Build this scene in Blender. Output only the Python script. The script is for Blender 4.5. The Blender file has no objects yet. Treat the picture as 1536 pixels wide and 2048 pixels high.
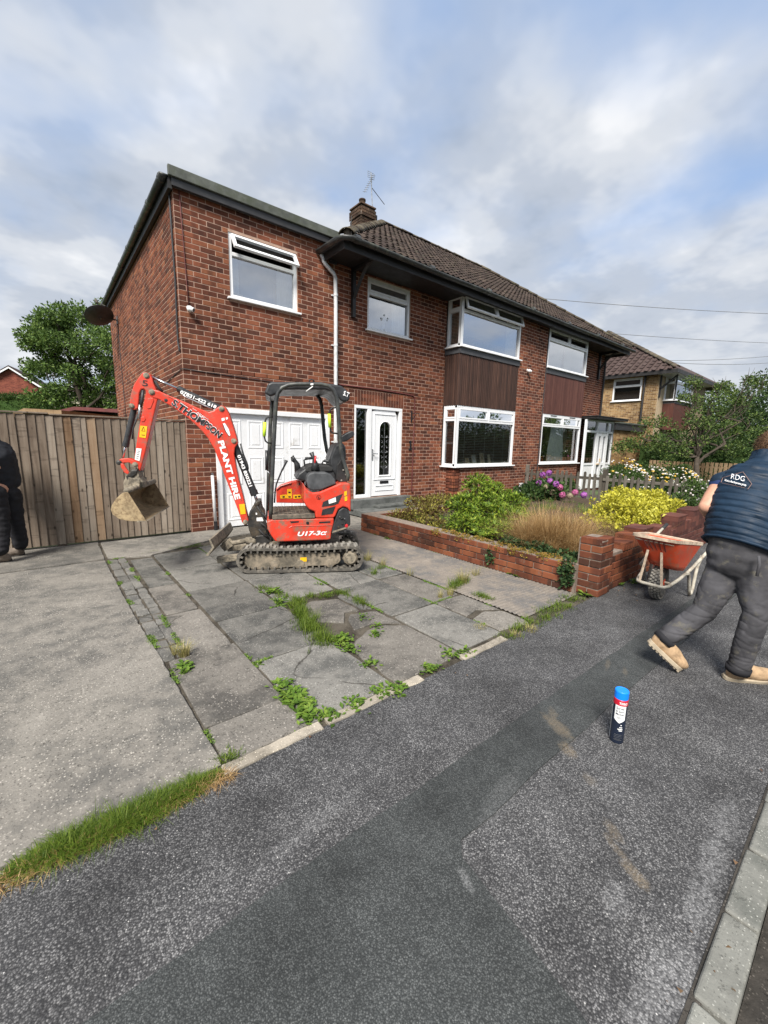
import bpy, bmesh, math, random
from mathutils import Vector, Matrix, noise
random.seed(11)
scene = bpy.context.scene
COL = scene.collection
R = math.radians

# ---------------------------------------------------------------- camera (X runs along the house front, Y into the house, Z up)
CAM = Vector((-1.748, -7.002, 1.491))
CX = Vector((0.7737, -0.6332, 0.0202)); CD = Vector((-0.0889, -0.1401, -0.9861)); CF = Vector((0.6273, 0.7611, -0.1649))
CX.normalize(); CF = (CF - CX * CF.dot(CX)).normalized(); CD = CF.cross(CX).normalized()
FPX = 822.62
cam_data = bpy.data.cameras.new('camera'); cam = bpy.data.objects.new('camera', cam_data); COL.objects.link(cam)
cam_data.sensor_fit = 'VERTICAL'; cam_data.sensor_height = 36.0; cam_data.lens = FPX / 2048 * 36.0
cam_data.clip_start = 0.05; cam_data.clip_end = 3000
_m = Matrix((CX, -CD, -CF)).transposed().to_4x4(); _m.translation = CAM
cam.matrix_world = _m
scene.camera = cam

# ---------------------------------------------------------------- light, sky, exposure
SUN_AZ, SUN_EL = 216.0, 48.0     # azimuth (deg, from +X towards +Y) the light comes from; elevation
SUN_STR, SKY_STR, EXPO = 2.6, 0.092, 1.46
scene.view_settings.view_transform = 'Standard'; scene.view_settings.look = 'None'
scene.view_settings.exposure = EXPO; scene.view_settings.gamma = 1.0
try: scene.view_settings.use_curve_mapping = False
except Exception: pass
sd = Vector((math.cos(R(SUN_AZ)) * math.cos(R(SUN_EL)), math.sin(R(SUN_AZ)) * math.cos(R(SUN_EL)), math.sin(R(SUN_EL))))
sun_data = bpy.data.lights.new('sun', 'SUN'); sun = bpy.data.objects.new('sun', sun_data); COL.objects.link(sun)
sun_data.energy = SUN_STR; sun_data.angle = R(20); sun_data.color = (1.0, 0.95, 0.88)
sun.rotation_euler = (-sd).to_track_quat('-Z', 'Y').to_euler(); sun.location = sd * 60

cy = scene.cycles
cy.max_bounces = 5; cy.diffuse_bounces = 3; cy.glossy_bounces = 3; cy.transmission_bounces = 4; cy.transparent_max_bounces = 10; cy.caustics_reflective = False; cy.caustics_refractive = False
world = bpy.data.worlds.new('World'); scene.world = world; world.use_nodes = True

class NT:
    """tiny node-tree helper"""
    def __init__(s, nt): s.nt = nt; s.n = nt.nodes; s.l = nt.links
    def new(s, t, **k):
        n = s.n.new(t)
        for a, b in k.items(): setattr(n, a, b)
        return n
    def put(s, sock, v):
        if isinstance(v, bpy.types.NodeSocket): s.l.new(v, sock)
        elif v is not None:
            try: sock.default_value = v
            except Exception:
                sock.default_value = (v[0], v[1], v[2], 1.0)
    def math(s, op, a, b=None, c=None, clamp=False):
        n = s.new('ShaderNodeMath', operation=op, use_clamp=clamp)
        s.put(n.inputs[0], a)
        if b is not None: s.put(n.inputs[1], b)
        if c is not None: s.put(n.inputs[2], c)
        return n.outputs[0]
    def vmath(s, op, a, b=None, scale=None):
        n = s.new('ShaderNodeVectorMath', operation=op)
        s.put(n.inputs[0], a)
        if b is not None: s.put(n.inputs[1], b)
        if scale is not None: s.put(n.inputs['Scale'], scale)
        return n.outputs[1] if op in ('DOT_PRODUCT', 'LENGTH', 'DISTANCE') else n.outputs[0]
    def pos(s): return s.new('ShaderNodeNewGeometry').outputs['Position']
    def obj(s): return s.new('ShaderNodeTexCoord').outputs['Object']
    def island(s): return s.new('ShaderNodeNewGeometry').outputs['Random Per Island']
    def noise(s, vec, scale, detail=3.0, rough=0.55, col=False, dist=0.0):
        n = s.new('ShaderNodeTexNoise'); s.put(n.inputs['Vector'], vec)
        n.inputs['Scale'].default_value = scale; n.inputs['Detail'].default_value = detail
        n.inputs['Roughness'].default_value = rough; n.inputs['Distortion'].default_value = dist
        return n.outputs['Color'] if col else n.outputs['Fac']
    def voro(s, vec, scale, feature='F1', out='Distance', rnd=1.0):
        n = s.new('ShaderNodeTexVoronoi', feature=feature); s.put(n.inputs['Vector'], vec)
        n.inputs['Scale'].default_value = scale; n.inputs['Randomness'].default_value = rnd
        return n.outputs[out]
    def ramp(s, fac, stops, interp='LINEAR'):
        n = s.new('ShaderNodeValToRGB'); n.color_ramp.interpolation = interp
        e = n.color_ramp.elements
        while len(e) < len(stops): e.new(0.5)
        for k, (p, c) in zip(e, stops):
            k.position = p
            k.color = (c, c, c, 1) if isinstance(c, (int, float)) else (c[0], c[1], c[2], 1)
        s.put(n.inputs['Fac'], fac)
        return n.outputs['Color']
    def mix(s, fac, a, b, mode='MIX'):
        n = s.new('ShaderNodeMix', data_type='RGBA', blend_type=mode)
        s.put(n.inputs[0], fac)
        s.put(n.inputs[6], a); s.put(n.inputs[7], b)
        return n.outputs[2]
    def sep(s, v):
        n = s.new('ShaderNodeSeparateXYZ'); s.put(n.inputs[0], v); return n.outputs
    def comb(s, x, y, z):
        n = s.new('ShaderNodeCombineXYZ')
        for i, v in enumerate((x, y, z)): s.put(n.inputs[i], v)
        return n.outputs[0]
    def scale(s, v, k): return s.vmath('MULTIPLY', v, k)
    def bump(s, h, strength, dist=0.01):
        n = s.new('ShaderNodeBump'); n.inputs['Strength'].default_value = strength; n.inputs['Distance'].default_value = dist
        s.put(n.inputs['Height'], h); return n.outputs[0]

def build_world():
    w = NT(world.node_tree); w.n.clear()
    sky = w.new('ShaderNodeTexSky', sky_type='NISHITA'); sky.sun_disc = False
    sky.sun_elevation = R(SUN_EL); sky.sun_rotation = R(90 - SUN_AZ); sky.air_density = 1.0; sky.dust_density = 1.2; sky.ozone_density = 1.4
    d = w.new('ShaderNodeTexCoord').outputs['Generated']
    x, y, z = w.sep(d)
    zz = w.math('ADD', w.math('MAXIMUM', z, 0.0), 0.22)
    p = w.comb(w.math('DIVIDE', x, zz), w.math('DIVIDE', y, zz), 0.0)
    # drawn-out soft cloud decks
    st = w.vmath('MULTIPLY', p, (0.8, 0.8, 1.0))
    big = w.noise(st, 0.75, 3.0, 0.50, dist=0.2)
    mid = w.noise(w.vmath('ADD', p, (7.3, 2.1, 0.0)), 1.7, 4.0, 0.52, dist=0.0)
    cov = w.math('ADD', w.math('MULTIPLY', big, 0.65), w.math('MULTIPLY', mid, 0.35))
    mask = w.ramp(cov, [(0.36, 0.0), (0.52, 1.0)], 'EASE')
    tone = w.noise(w.vmath('ADD', p, (3.1, 9.4, 0.0)), 1.5, 5.0, 0.58, dist=0.0)
    cl = w.ramp(tone, [(0.32, (1.75, 2.0, 2.4)), (0.44, (2.2, 2.42, 2.8)), (0.53, (2.85, 3.0, 3.25)), (0.64, (3.7, 3.76, 3.88))], 'EASE')
    # paler towards the horizon
    hz = w.ramp(z, [(0.0, 1.0), (0.30, 0.0)])
    cl = w.mix(w.math('MULTIPLY', hz, 0.5), cl, (2.75, 2.9, 3.1, 1))
    blue = w.mix(0.75, sky.outputs[0], (1.35, 2.0, 3.2, 1))
    c = w.mix(mask, blue, cl)
    bg = w.new('ShaderNodeBackground'); w.put(bg.inputs['Color'], c); bg.inputs['Strength'].default_value = SKY_STR
    out = w.new('ShaderNodeOutputWorld'); w.l.new(bg.outputs[0], out.inputs[0])
build_world()

# ---------------------------------------------------------------- measuring: a point of the photograph's 1536 x 2048 frame met with a real plane
def ray(px, py): return CX * ((px - 768) / FPX) + CD * ((py - 1024) / FPX) + CF
def on_plane(px, py, P, n):
    d = ray(px, py); P = Vector(P); n = Vector(n)
    return CAM + d * ((P - CAM).dot(n) / d.dot(n))
def on_z(px, py, z=0.0): return on_plane(px, py, (0, 0, z), (0, 0, 1))
def on_y(px, py, y=0.0): return on_plane(px, py, (0, y, 0), (0, 1, 0))
def on_x(px, py, x=0.0): return on_plane(px, py, (x, 0, 0), (1, 0, 0))
def proj(P):
    v = Vector(P) - CAM; d = v.dot(CF)
    return 768 + FPX * v.dot(CX) / d, 1024 + FPX * v.dot(CD) / d, d

# ---------------------------------------------------------------- mesh builder
class MB:
    def __init__(s): s.v = []; s.f = []
    def add(s, vs, fs):
        b = len(s.v); s.v.extend([tuple(p) for p in vs]); s.f.extend([tuple(b + i for i in f) for f in fs])
        return s
    def poly(s, pts): return s.add(pts, [tuple(range(len(pts)))])
    def box(s, x0, x1, y0, y1, z0, z1):
        return s.add([(x0,y0,z0),(x1,y0,z0),(x1,y1,z0),(x0,y1,z0),(x0,y0,z1),(x1,y0,z1),(x1,y1,z1),(x0,y1,z1)],
                     [(0,3,2,1),(4,5,6,7),(0,1,5,4),(1,2,6,5),(2,3,7,6),(3,0,4,7)])
    def fbox(s, F, u0, u1, n0, n1, z0, z1):
        """box in a wall frame F=(origin, along, outward)"""
        O, e, n = F
        P = lambda u, k, z: O + e * u + n * k + Vector((0, 0, z))
        return s.add([P(u0,n0,z0),P(u1,n0,z0),P(u1,n1,z0),P(u0,n1,z0),P(u0,n0,z1),P(u1,n0,z1),P(u1,n1,z1),P(u0,n1,z1)],
                     [(0,3,2,1),(4,5,6,7),(0,1,5,4),(1,2,6,5),(2,3,7,6),(3,0,4,7)])
    def beam(s, a, b, w, h, up=(0, 0, 1)):
        a = Vector(a); b = Vector(b); d = (b - a).normalized(); up = Vector(up)
        x = d.cross(up)
        if x.length < 1e-4: x = d.cross(Vector((1, 0, 0)))
        x.normalize(); y = x.cross(d)
        vs = [p + x * (i * w / 2) + y * (j * h / 2) for p in (a, b) for i, j in ((-1,-1),(1,-1),(1,1),(-1,1))]
        return s.add(vs, [(0,3,2,1),(4,5,6,7),(0,1,5,4),(1,2,6,5),(2,3,7,6),(3,0,4,7)])
    def prism(s, pts, fr, t0, t1):
        """pts 2D in frame fr=(origin, ex, ey, ez) extruded along ez from t0 to t1"""
        O, ex, ey, ez = fr
        n = len(pts)
        A = [O + ex * p[0] + ey * p[1] + ez * t0 for p in pts]; B = [O + ex * p[0] + ey * p[1] + ez * t1 for p in pts]
        return s.add(A + B, [tuple(range(n - 1, -1, -1)), tuple(range(n, 2 * n))] + [(i, (i + 1) % n, n + (i + 1) % n, n + i) for i in range(n)])
    def tube(s, path, r, n=8, cap=True, flat=1.0):
        path = [Vector(p) for p in path]; k = len(path)
        rs = [r] * k if isinstance(r, (int, float)) else list(r)
        t = [(path[min(i + 1, k - 1)] - path[max(i - 1, 0)]).normalized() for i in range(k)]
        a = t[0].cross(Vector((0, 0, 1)))
        if a.length < 1e-3: a = t[0].cross(Vector((1, 0, 0)))
        a.normalize(); b0 = len(s.v)
        for i in range(k):
            a = (a - t[i] * a.dot(t[i]))
            if a.length < 1e-5: a = t[i].orthogonal()
            a.normalize(); c = t[i].cross(a)
            for j in range(n):
                g = 2 * math.pi * j / n
                s.v.append(tuple(path[i] + a * (math.cos(g) * rs[i]) + c * (math.sin(g) * rs[i] * flat)))
        for i in range(k - 1):
            for j in range(n):
                p = b0 + i * n + j; q = b0 + i * n + (j + 1) % n
                s.f.append((p, q, q + n, p + n))
        if cap:
            s.f.append(tuple(b0 + j for j in range(n - 1, -1, -1))); s.f.append(tuple(b0 + (k - 1) * n + j for j in range(n)))
        return s
    def lathe(s, prof, fr, n=20):
        """prof (radius, height) about fr=(origin, ex, ey, axis)"""
        O, ex, ey, ez = fr; b0 = len(s.v)
        for r, h in prof:
            for j in range(n):
                g = 2 * math.pi * j / n
                s.v.append(tuple(O + ex * (math.cos(g) * r) + ey * (math.sin(g) * r) + ez * h))
        for i in range(len(prof) - 1):
            for j in range(n):
                p = b0 + i * n + j; q = b0 + i * n + (j + 1) % n
                s.f.append((p, q, q + n, p + n))
        s.f.append(tuple(b0 + j for j in range(n - 1, -1, -1))); s.f.append(tuple(b0 + (len(prof) - 1) * n + j for j in range(n)))
        return s
    def ball(s, c, r, seg=10, rings=7, fr=None):
        c = Vector(c); r = (r, r, r) if isinstance(r, (int, float)) else r
        ex, ey, ez = fr if fr else (Vector((1,0,0)), Vector((0,1,0)), Vector((0,0,1)))
        b0 = len(s.v)
        for i in range(rings + 1):
            a = math.pi * i / rings
            for j in range(seg):
                g = 2 * math.pi * j / seg
                s.v.append(tuple(c + ex * (r[0]*math.sin(a)*math.cos(g)) + ey * (r[1]*math.sin(a)*math.sin(g)) + ez * (r[2]*math.cos(a))))
        for i in range(rings):
            for j in range(seg):
                p = b0 + i*seg + j; q = b0 + i*seg + (j+1) % seg
                s.f.append((p, q, q + seg, p + seg))
        return s
    def mesh(s, name, fix=True, weld=False):
        me = bpy.data.meshes.new(name); me.from_pydata(s.v, [], s.f)
        if fix or weld:
            bm = bmesh.new(); bm.from_mesh(me)
            if weld: bmesh.ops.remove_doubles(bm, verts=bm.verts, dist=1e-5)
            if fix: bmesh.ops.recalc_face_normals(bm, faces=bm.faces)
            bm.to_mesh(me); bm.free()
        return me
    def build(s, name, m, parent=None, smooth=False, bevel=0.0, fix=True, weld=False, seg=2):
        return link(name, s.mesh(name, fix, weld), m, parent, smooth, bevel, seg)

def link(name, me, m=None, parent=None, smooth=False, bevel=0.0, seg=2):
    o = bpy.data.objects.new(name, me); COL.objects.link(o)
    if m is not None and not me.materials: me.materials.append(m)
    if smooth:
        for p in me.polygons: p.use_smooth = True
    if bevel:
        b = o.modifiers.new('bevel', 'BEVEL'); b.width = bevel; b.segments = seg; b.limit_method = 'ANGLE'; b.angle_limit = R(35)
    if parent is not None:
        o.parent = parent; o.matrix_parent_inverse = world_of(parent).inverted()
    return o
def world_of(o):
    m = o.matrix_basis.copy(); p = o
    while p.parent is not None:
        m = p.parent.matrix_basis @ p.matrix_parent_inverse @ m; p = p.parent
    return m
def tag(o, label=None, cat=None, group=None, kind=None):
    if label: o['label'] = label
    if cat: o['category'] = cat
    if group: o['group'] = group
    if kind: o['kind'] = kind
    return o
def thing(name, loc, label, cat, group=None):
    o = bpy.data.objects.new(name, None); COL.objects.link(o); o.location = loc; o.empty_display_size = 0.1
    return tag(o, label, cat, group)
def shared(name, me, parent, M=None):
    """another object on the same mesh, placed in world space"""
    o = bpy.data.objects.new(name, me); COL.objects.link(o)
    o.parent = parent; o.matrix_parent_inverse = world_of(parent).inverted()
    if M is not None: o.matrix_basis = M
    return o
def text_mesh(body, size, bold=0.0, depth=0.0, spacing=1.0, shear=0.0):
    cu = bpy.data.curves.new('lettering', 'FONT'); cu.body = body; cu.size = size; cu.offset = bold * size; cu.extrude = depth
    cu.align_x = 'LEFT'; cu.align_y = 'BOTTOM_BASELINE'; cu.space_character = spacing; cu.resolution_u = 3; cu.shear = shear
    o = bpy.data.objects.new('lettering', cu); COL.objects.link(o)
    dg = bpy.context.evaluated_depsgraph_get(); dg.update()
    me = bpy.data.meshes.new_from_object(o.evaluated_get(dg))
    bpy.data.objects.remove(o); bpy.data.curves.remove(cu)
    me.materials.clear()
    return me
def put_text(body, a, b, n, height, m, parent, name='lettering', bold=0.02, lift=0.003, fit=True, spacing=1.0, shear=0.0):
    """lettering whose baseline runs from world point a to b on a face with normal n"""
    a = Vector(a); b = Vector(b); n = Vector(n).normalized()
    me = text_mesh(body, 1.0, bold, 0.0, spacing, shear)
    xs = [v.co.x for v in me.vertices]; ys = [v.co.y for v in me.vertices]
    w = max(xs) - min(xs); h = max(v.co.y for v in me.vertices)
    ex = (b - a); L = ex.length; ex.normalize(); ex = (ex - n * ex.dot(n)).normalized(); ey = n.cross(ex)
    sx = L / w if fit else height / h; sy = height / h; x0 = min(xs)
    for v in me.vertices:
        p = a + ex * ((v.co.x - x0) * sx) + ey * (v.co.y * sy) + n * lift
        v.co = p
    return link(name, me, m, parent)
# ---------------------------------------------------------------- materials
M = {}
def newmat(name):
    m = bpy.data.materials.new(name); m.use_nodes = True
    t = NT(m.node_tree); b = t.n['Principled BSDF']; M[name] = m
    return m, t, b
def setb(b, t, col=None, rough=None, metal=None, spec=None, normal=None, alpha=None):
    if col is not None: t.put(b.inputs['Base Color'], col if isinstance(col, bpy.types.NodeSocket) else (*col[:3], 1))
    if rough is not None: t.put(b.inputs['Roughness'], rough)
    if metal is not None: b.inputs['Metallic'].default_value = metal
    if spec is not None: b.inputs['Specular IOR Level'].default_value = spec
    if normal is not None: t.put(b.inputs['Normal'], normal)
def plain(name, c, rough=0.5, metal=0.0, var=0.18, scale=9.0, spec=0.5, bump=0.0, bscale=60.0, dirt=None, dirt_amt=0.0, dirt_scale=5.0, rough_var=0.12):
    """painted / plastic / metal surface with uneven tone, fine relief and optional dirt"""
    m, t, b = newmat(name); p = t.pos()
    n = t.noise(p, scale, 3.0, 0.6)
    lo = tuple(k * (1 - var) for k in c); hi = tuple(min(1, k * (1 + var)) for k in c)
    colr = t.ramp(n, [(0.3, lo), (0.7, hi)])
    if dirt:
        d = t.noise(t.vmath('ADD', p, (3.7, 1.2, 8.8)), dirt_scale, 4.0, 0.7)
        k = t.ramp(d, [(0.62 - dirt_amt * 0.35, 0.0), (0.80 - dirt_amt * 0.30, 1.0)])
        colr = t.mix(k, colr, (*dirt, 1))
    rr = t.ramp(n, [(0.3, max(0.02, rough - rough_var)), (0.7, min(1, rough + rough_var))])
    nm = t.bump(t.noise(p, bscale, 4.0), bump, 0.004) if bump else None
    setb(b, t, colr, rr, metal, spec, nm)
    return m

def mat_asphalt(name, base, fleck, amt, fine):
    m, t, b = newmat(name); p = t.pos()
    big = t.noise(p, 0.9, 4.0, 0.62); mid = t.noise(p, 6.0, 4.0, 0.65)
    wob = t.vmath('ADD', p, t.vmath('SCALE', t.noise(p, 70.0, 2.0, col=True), scale=0.006))
    cell = t.voro(wob, fine, 'F1', 'Color'); cd = t.voro(wob, fine, 'F1', 'Distance')
    cx = t.sep(cell)[0]; cy = t.sep(cell)[1]
    # packed stone: each chip has its own tone, bitumen dark in the gaps
    sh = t.math('ADD', cx, t.math('ADD', t.math('MULTIPLY', t.math('SUBTRACT', big, 0.5), amt * 1.1), t.math('MULTIPLY', t.math('SUBTRACT', mid, 0.5), amt * 1.4)))
    tone = t.ramp(sh, [(0.10, base), (0.48, tuple(a * .72 + b_ * .28 for a, b_ in zip(base, fleck))), (0.80, tuple(a * .42 + b_ * .58 for a, b_ in zip(base, fleck))), (1.0, fleck)])
    gap = t.ramp(cd, [(0.34, 0.0), (0.62, 1.0)])
    col = t.mix(t.math('MULTIPLY', gap, 0.8), tone, tuple(k * 0.55 for k in base) + (1,))
    c2 = t.voro(p, fine * 0.4, 'F1', 'Color'); d2 = t.voro(p, fine * 0.4, 'F1', 'Distance')
    chip = t.math('MULTIPLY', t.math('GREATER_THAN', t.sep(c2)[2], 0.985), t.math('LESS_THAN', d2, 0.16))
    col = t.mix(chip, col, (0.45, 0.44, 0.42, 1))
    # oily and worn patches
    col = t.mix(1.0, col, t.ramp(t.noise(p, 2.1, 5.0, 0.68), [(0.30, 0.62), (0.52, 1.0), (0.72, 1.28)]), 'MULTIPLY')
    # dried mud smears (a shape of their own)
    xyz = t.sep(p)
    mudn = t.math('MULTIPLY', t.math('SUBTRACT', t.noise(p, 22.0, 4.0, 0.7), 0.5), 1.6)
    def smear(x0, y0, ang, a, bb, s):
        ca, sa = math.cos(ang), math.sin(ang)
        dx = t.math('SUBTRACT', xyz[0], x0); dy = t.math('SUBTRACT', xyz[1], y0)
        u = t.math('DIVIDE', t.math('ADD', t.math('MULTIPLY', dx, ca), t.math('MULTIPLY', dy, sa)), a)
        v = t.math('DIVIDE', t.math('SUBTRACT', t.math('MULTIPLY', dy, ca), t.math('MULTIPLY', dx, sa)), bb)
        r = t.math('SQRT', t.math('ADD', t.math('MULTIPLY', u, u), t.math('MULTIPLY', v, v)))
        r = t.math('ADD', r, mudn)
        return t.math('MULTIPLY', t.ramp(r, [(0.45, 1.0), (1.0, 0.0)]), s)
    worn = None
    for a in WORN:
        k = smear(*a); worn = k if worn is None else t.math('MAXIMUM', worn, k)
    col = t.mix(t.math('MULTIPLY', worn, t.math('ADD', 0.15, t.math('MULTIPLY', cx, 0.7))), col, (0.33, 0.33, 0.33, 1))
    mud = None
    for a in MUD: 
        k = smear(*a); mud = k if mud is None else t.math('MAXIMUM', mud, k)
    col = t.mix(t.math('MULTIPLY', mud, t.math('ADD', 0.25, t.math('MULTIPLY', cy, 0.6))), col, (0.20, 0.16, 0.11, 1))
    h = t.math('ADD', t.math('MULTIPLY', t.math('SUBTRACT', 1.0, cd), 0.6), t.math('MULTIPLY', t.noise(p, 45.0, 3.0), 0.4))
    setb(b, t, col, t.ramp(cy, [(0.0, 0.75), (1.0, 0.95)]), 0.0, 0.22, t.bump(h, 0.55, 0.006))
    return m
_k = lambda px, py: on_z(px, py)
MUD = []
for (px, py, ang, a, bb, s) in ((1115, 1455, 1.2, .12, .05, .7), (1135, 1500, 1.0, .07, .045, .75), (1105, 1430, .6, .07, .03, .5), (1225, 1660, 1.0, .06, .03, .5), (1270, 1750, 1.25, .07, .03, .75), (1235, 1700, 1.1, .10, .02, .45),
                                (1250, 1345, .4, .07, .02, .4), (1215, 1330, .3, .1, .02, .35), (1180, 1560, 1., .05, .03, .35)):
    q = _k(px, py); MUD.append((q.x, q.y, ang, a, bb, s))
WORN = []
for (px, py, ang, a, bb, s) in ((1425, 1720, 0.1, .22, .05, .45), (1400, 1800, .1, .16, .05, .4), (1340, 1960, .05, .16, .07, .45), (1300, 2030, .0, .14, .06, .42), (1450, 1640, .1, .20, .05, .3), (930, 1760, 1.3, .05, .02, .4), (1230, 1800, .4, .10, .05, .3), (640, 1640, .1, .3, .05, .18), (1000, 1600, .2, .25, .06, .18)):
    q = _k(px, py); WORN.append((q.x, q.y, ang, a, bb, s))
mat_asphalt('asphalt', (0.050, 0.050, 0.052), (0.235, 0.232, 0.23), 0.55, 175.0)
mat_asphalt('asphalt_patch', (0.048, 0.052, 0.052), (0.118, 0.124, 0.122), 0.42, 210.0)

def mat_concrete(name, base, stain, ag=0.25, fine=150.0, bump=0.5, crack=0.0):
    m, t, b = newmat(name); p = t.pos()
    rnd = t.new('ShaderNodeObjectInfo').outputs['Random']
    big = t.noise(t.vmath('ADD', p, t.comb(t.math('MULTIPLY', rnd, 31.0), 0.0, 0.0)), 1.3, 6.0, 0.66); mid = t.noise(p, 7.0, 5.0, 0.65)
    n = t.math('ADD', t.math('MULTIPLY', big, 0.6), t.math('MULTIPLY', mid, 0.4))
    col = t.ramp(n, [(0.30, tuple(k * 0.75 for k in stain)), (0.43, stain), (0.52, tuple(k * 0.86 for k in base)), (0.60, base), (0.72, tuple(min(1, k * 1.45) for k in base))])
    cell = t.voro(p, fine, 'F1', 'Color'); cd = t.voro(p, fine, 'F1', 'Distance')
    cx = t.sep(cell)[0]; cy = t.sep(cell)[1]
    worn = t.ramp(t.noise(p, 2.6, 5.0, 0.7), [(0.40, 0.0), (0.62, 1.0)])
    f1 = t.math('MULTIPLY', t.math('GREATER_THAN', cx, 1 - ag), t.math('LESS_THAN', cd, 0.4))
    f1 = t.math('MULTIPLY', f1, t.math('ADD', 0.5, t.math('MULTIPLY', worn, 0.5)))
    col = t.mix(f1, col, t.ramp(cy, [(0.0, tuple(k * 0.35 for k in base)), (0.35, tuple(k * 0.7 for k in base)), (1.0, tuple(min(1, k * 2.0) for k in base))]))
    q2 = t.vmath('ADD', p, t.vmath('SCALE', t.noise(p, 5.0, 3.0, 0.6, col=True), scale=0.10))
    ce = t.voro(q2, 0.95, 'DISTANCE_TO_EDGE', 'Distance')
    ck = t.math('MULTIPLY', t.ramp(ce, [(0.003, 1.0), (0.008, 0.0)]), t.ramp(t.noise(p, 1.4, 2.0), [(0.50, 0.0), (0.56, crack)]))
    col = t.mix(ck, col, (0.03, 0.027, 0.023, 1))
    oil = t.ramp(t.noise(t.vmath('ADD', p, (5.5, 2.2, 0.0)), 2.4, 4.0, 0.7), [(0.64, 0.0), (0.78, 0.6)])
    col = t.mix(oil, col, tuple(k * 0.38 for k in base) + (1,))
    v = t.mix(0.5, (1, 1, 1, 1), t.ramp(rnd, [(0.0, 0.55), (1.0, 1.35)]), 'MULTIPLY')
    col = t.mix(1.0, col, v, 'MULTIPLY')
    pit = t.math('MULTIPLY', t.ramp(t.noise(p, 38.0, 4.0, 0.7), [(0.30, 0.0), (0.40, 1.0)]), 1.0)
    col = t.mix(t.math('MULTIPLY', t.math('SUBTRACT', 1.0, pit), 0.55), col, tuple(k * 0.3 for k in base) + (1,))
    h = t.math('ADD', t.math('MULTIPLY', pit, 0.5), t.math('MULTIPLY', t.noise(p, 90.0, 4.0, 0.6), 0.7))
    setb(b, t, col, 0.92, 0.0, 0.16, t.bump(h, bump, 0.006))
    return m
mat_concrete('concrete', (0.215, 0.200, 0.176), (0.115, 0.110, 0.100), 0.52, 100.0, 0.9)
mat_concrete('slab', (0.180, 0.173, 0.157), (0.088, 0.087, 0.081), 0.50, 110.0, 0.8, 0.8)
mat_concrete('slab_pink', (0.185, 0.171, 0.151), (0.090, 0.085, 0.077), 0.55, 90.0, 1.0, 0.8)
mat_concrete('ribbed', (0.225, 0.197, 0.168), (0.13, 0.125, 0.12), 0.25, 120.0)
mat_concrete('kerbstone', (0.25, 0.25, 0.225), (0.14, 0.145, 0.13), 0.35, 160.0)
mat_concrete('edging_concrete', (0.36, 0.32, 0.26), (0.18, 0.16, 0.13), 0.30, 140.0)
mat_concrete('step_grey', (0.13, 0.135, 0.13), (0.075, 0.08, 0.075), 0.15, 140.0, 0.3)
mat_concrete('dirt', (0.085, 0.074, 0.058), (0.03, 0.026, 0.020), 0.30, 120.0, 0.9)
mat_concrete('road_grit', (0.062, 0.056, 0.049), (0.03, 0.028, 0.025), 0.45, 150.0, 0.8)

def mat_brick(name, ramp, rowh=0.075, mossy=0.0):
    m, t, b = newmat(name); p = t.pos(); x, y, z = t.sep(p)
    row = t.math('FLOOR', t.math('DIVIDE', z, rowh))
    ph = t.math('MULTIPLY', t.math('MODULO', row, 2.0), 0.5)
    cc = t.math('FLOOR', t.math('SUBTRACT', t.math('DIVIDE', t.math('ADD', x, y), 0.225), ph))
    wn = t.new('ShaderNodeTexWhiteNoise', noise_dimensions='3D'); t.put(wn.inputs['Vector'], t.comb(cc, row, 3.3))
    r1 = wn.outputs['Value']; r2 = t.sep(wn.outputs['Color'])[1]
    n = t.noise(p, 26.0, 5.0, 0.7)
    f = t.math('ADD', t.math('MULTIPLY', r1, 0.78), t.math('MULTIPLY', n, 0.30))
    col = t.ramp(f, ramp)
    # dark kiss marks across many bricks
    kx = t.math('FRACT', t.math('SUBTRACT', t.math('DIVIDE', t.math('ADD', x, y), 0.225), ph))
    band = t.ramp(t.math('ABSOLUTE', t.math('SUBTRACT', kx, t.math('ADD', 0.25, t.math('MULTIPLY', r2, 0.5)))), [(0.10, 1.0), (0.24, 0.0)])
    band = t.math('MULTIPLY', band, t.ramp(r2, [(0.45, 0.0), (0.7, 0.42)]))
    col = t.mix(band, col, (0.045, 0.022, 0.02, 1))
    soot = t.math('MULTIPLY', t.ramp(t.noise(p, 0.55, 4.0, 0.6), [(0.35, 0.74), (0.7, 1.14)]), t.ramp(t.noise(t.vmath('MULTIPLY', p, (3.0, 3.0, 0.45)), 1.0, 4.0, 0.65), [(0.34, 0.72), (0.55, 1.0), (0.75, 1.12)]))
    col = t.mix(1.0, col, soot, 'MULTIPLY')
    if mossy:
        g = t.ramp(t.noise(p, 9.0, 6.0, 0.75), [(0.58, 0.0), (0.74, mossy)])
        col = t.mix(g, col, (0.17, 0.15, 0.12, 1))
    h = t.math('ADD', t.noise(p, 150.0, 4.0, 0.7), t.math('MULTIPLY', t.noise(p, 40.0, 3.0), 0.6))
    setb(b, t, col, 0.9, 0.0, 0.14, t.bump(h, 0.5, 0.004))
    return m
mat_brick('brick', [(0.02, (0.0700, 0.0360, 0.0280)), (0.30, (0.1293, 0.0487, 0.0314)), (0.55, (0.1866, 0.0650, 0.0392)), (0.78, (0.2491, 0.0870, 0.0482)), (0.95, (0.2862, 0.1137, 0.0594))])
mat_brick('brick_garden', [(0.15, (0.0646, 0.0311, 0.0212)), (0.4, (0.1220, 0.0432, 0.0250)), (0.65, (0.1830, 0.0605, 0.0317)), (0.95, (0.2225, 0.0795, 0.0378))], mossy=0.8)
mat_brick('brick_purple', [(0.15, (0.0800, 0.0360, 0.0315)), (0.5, (0.1200, 0.0480, 0.0390)), (0.9, (0.1600, 0.0640, 0.0488))], mossy=0.4)
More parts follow.
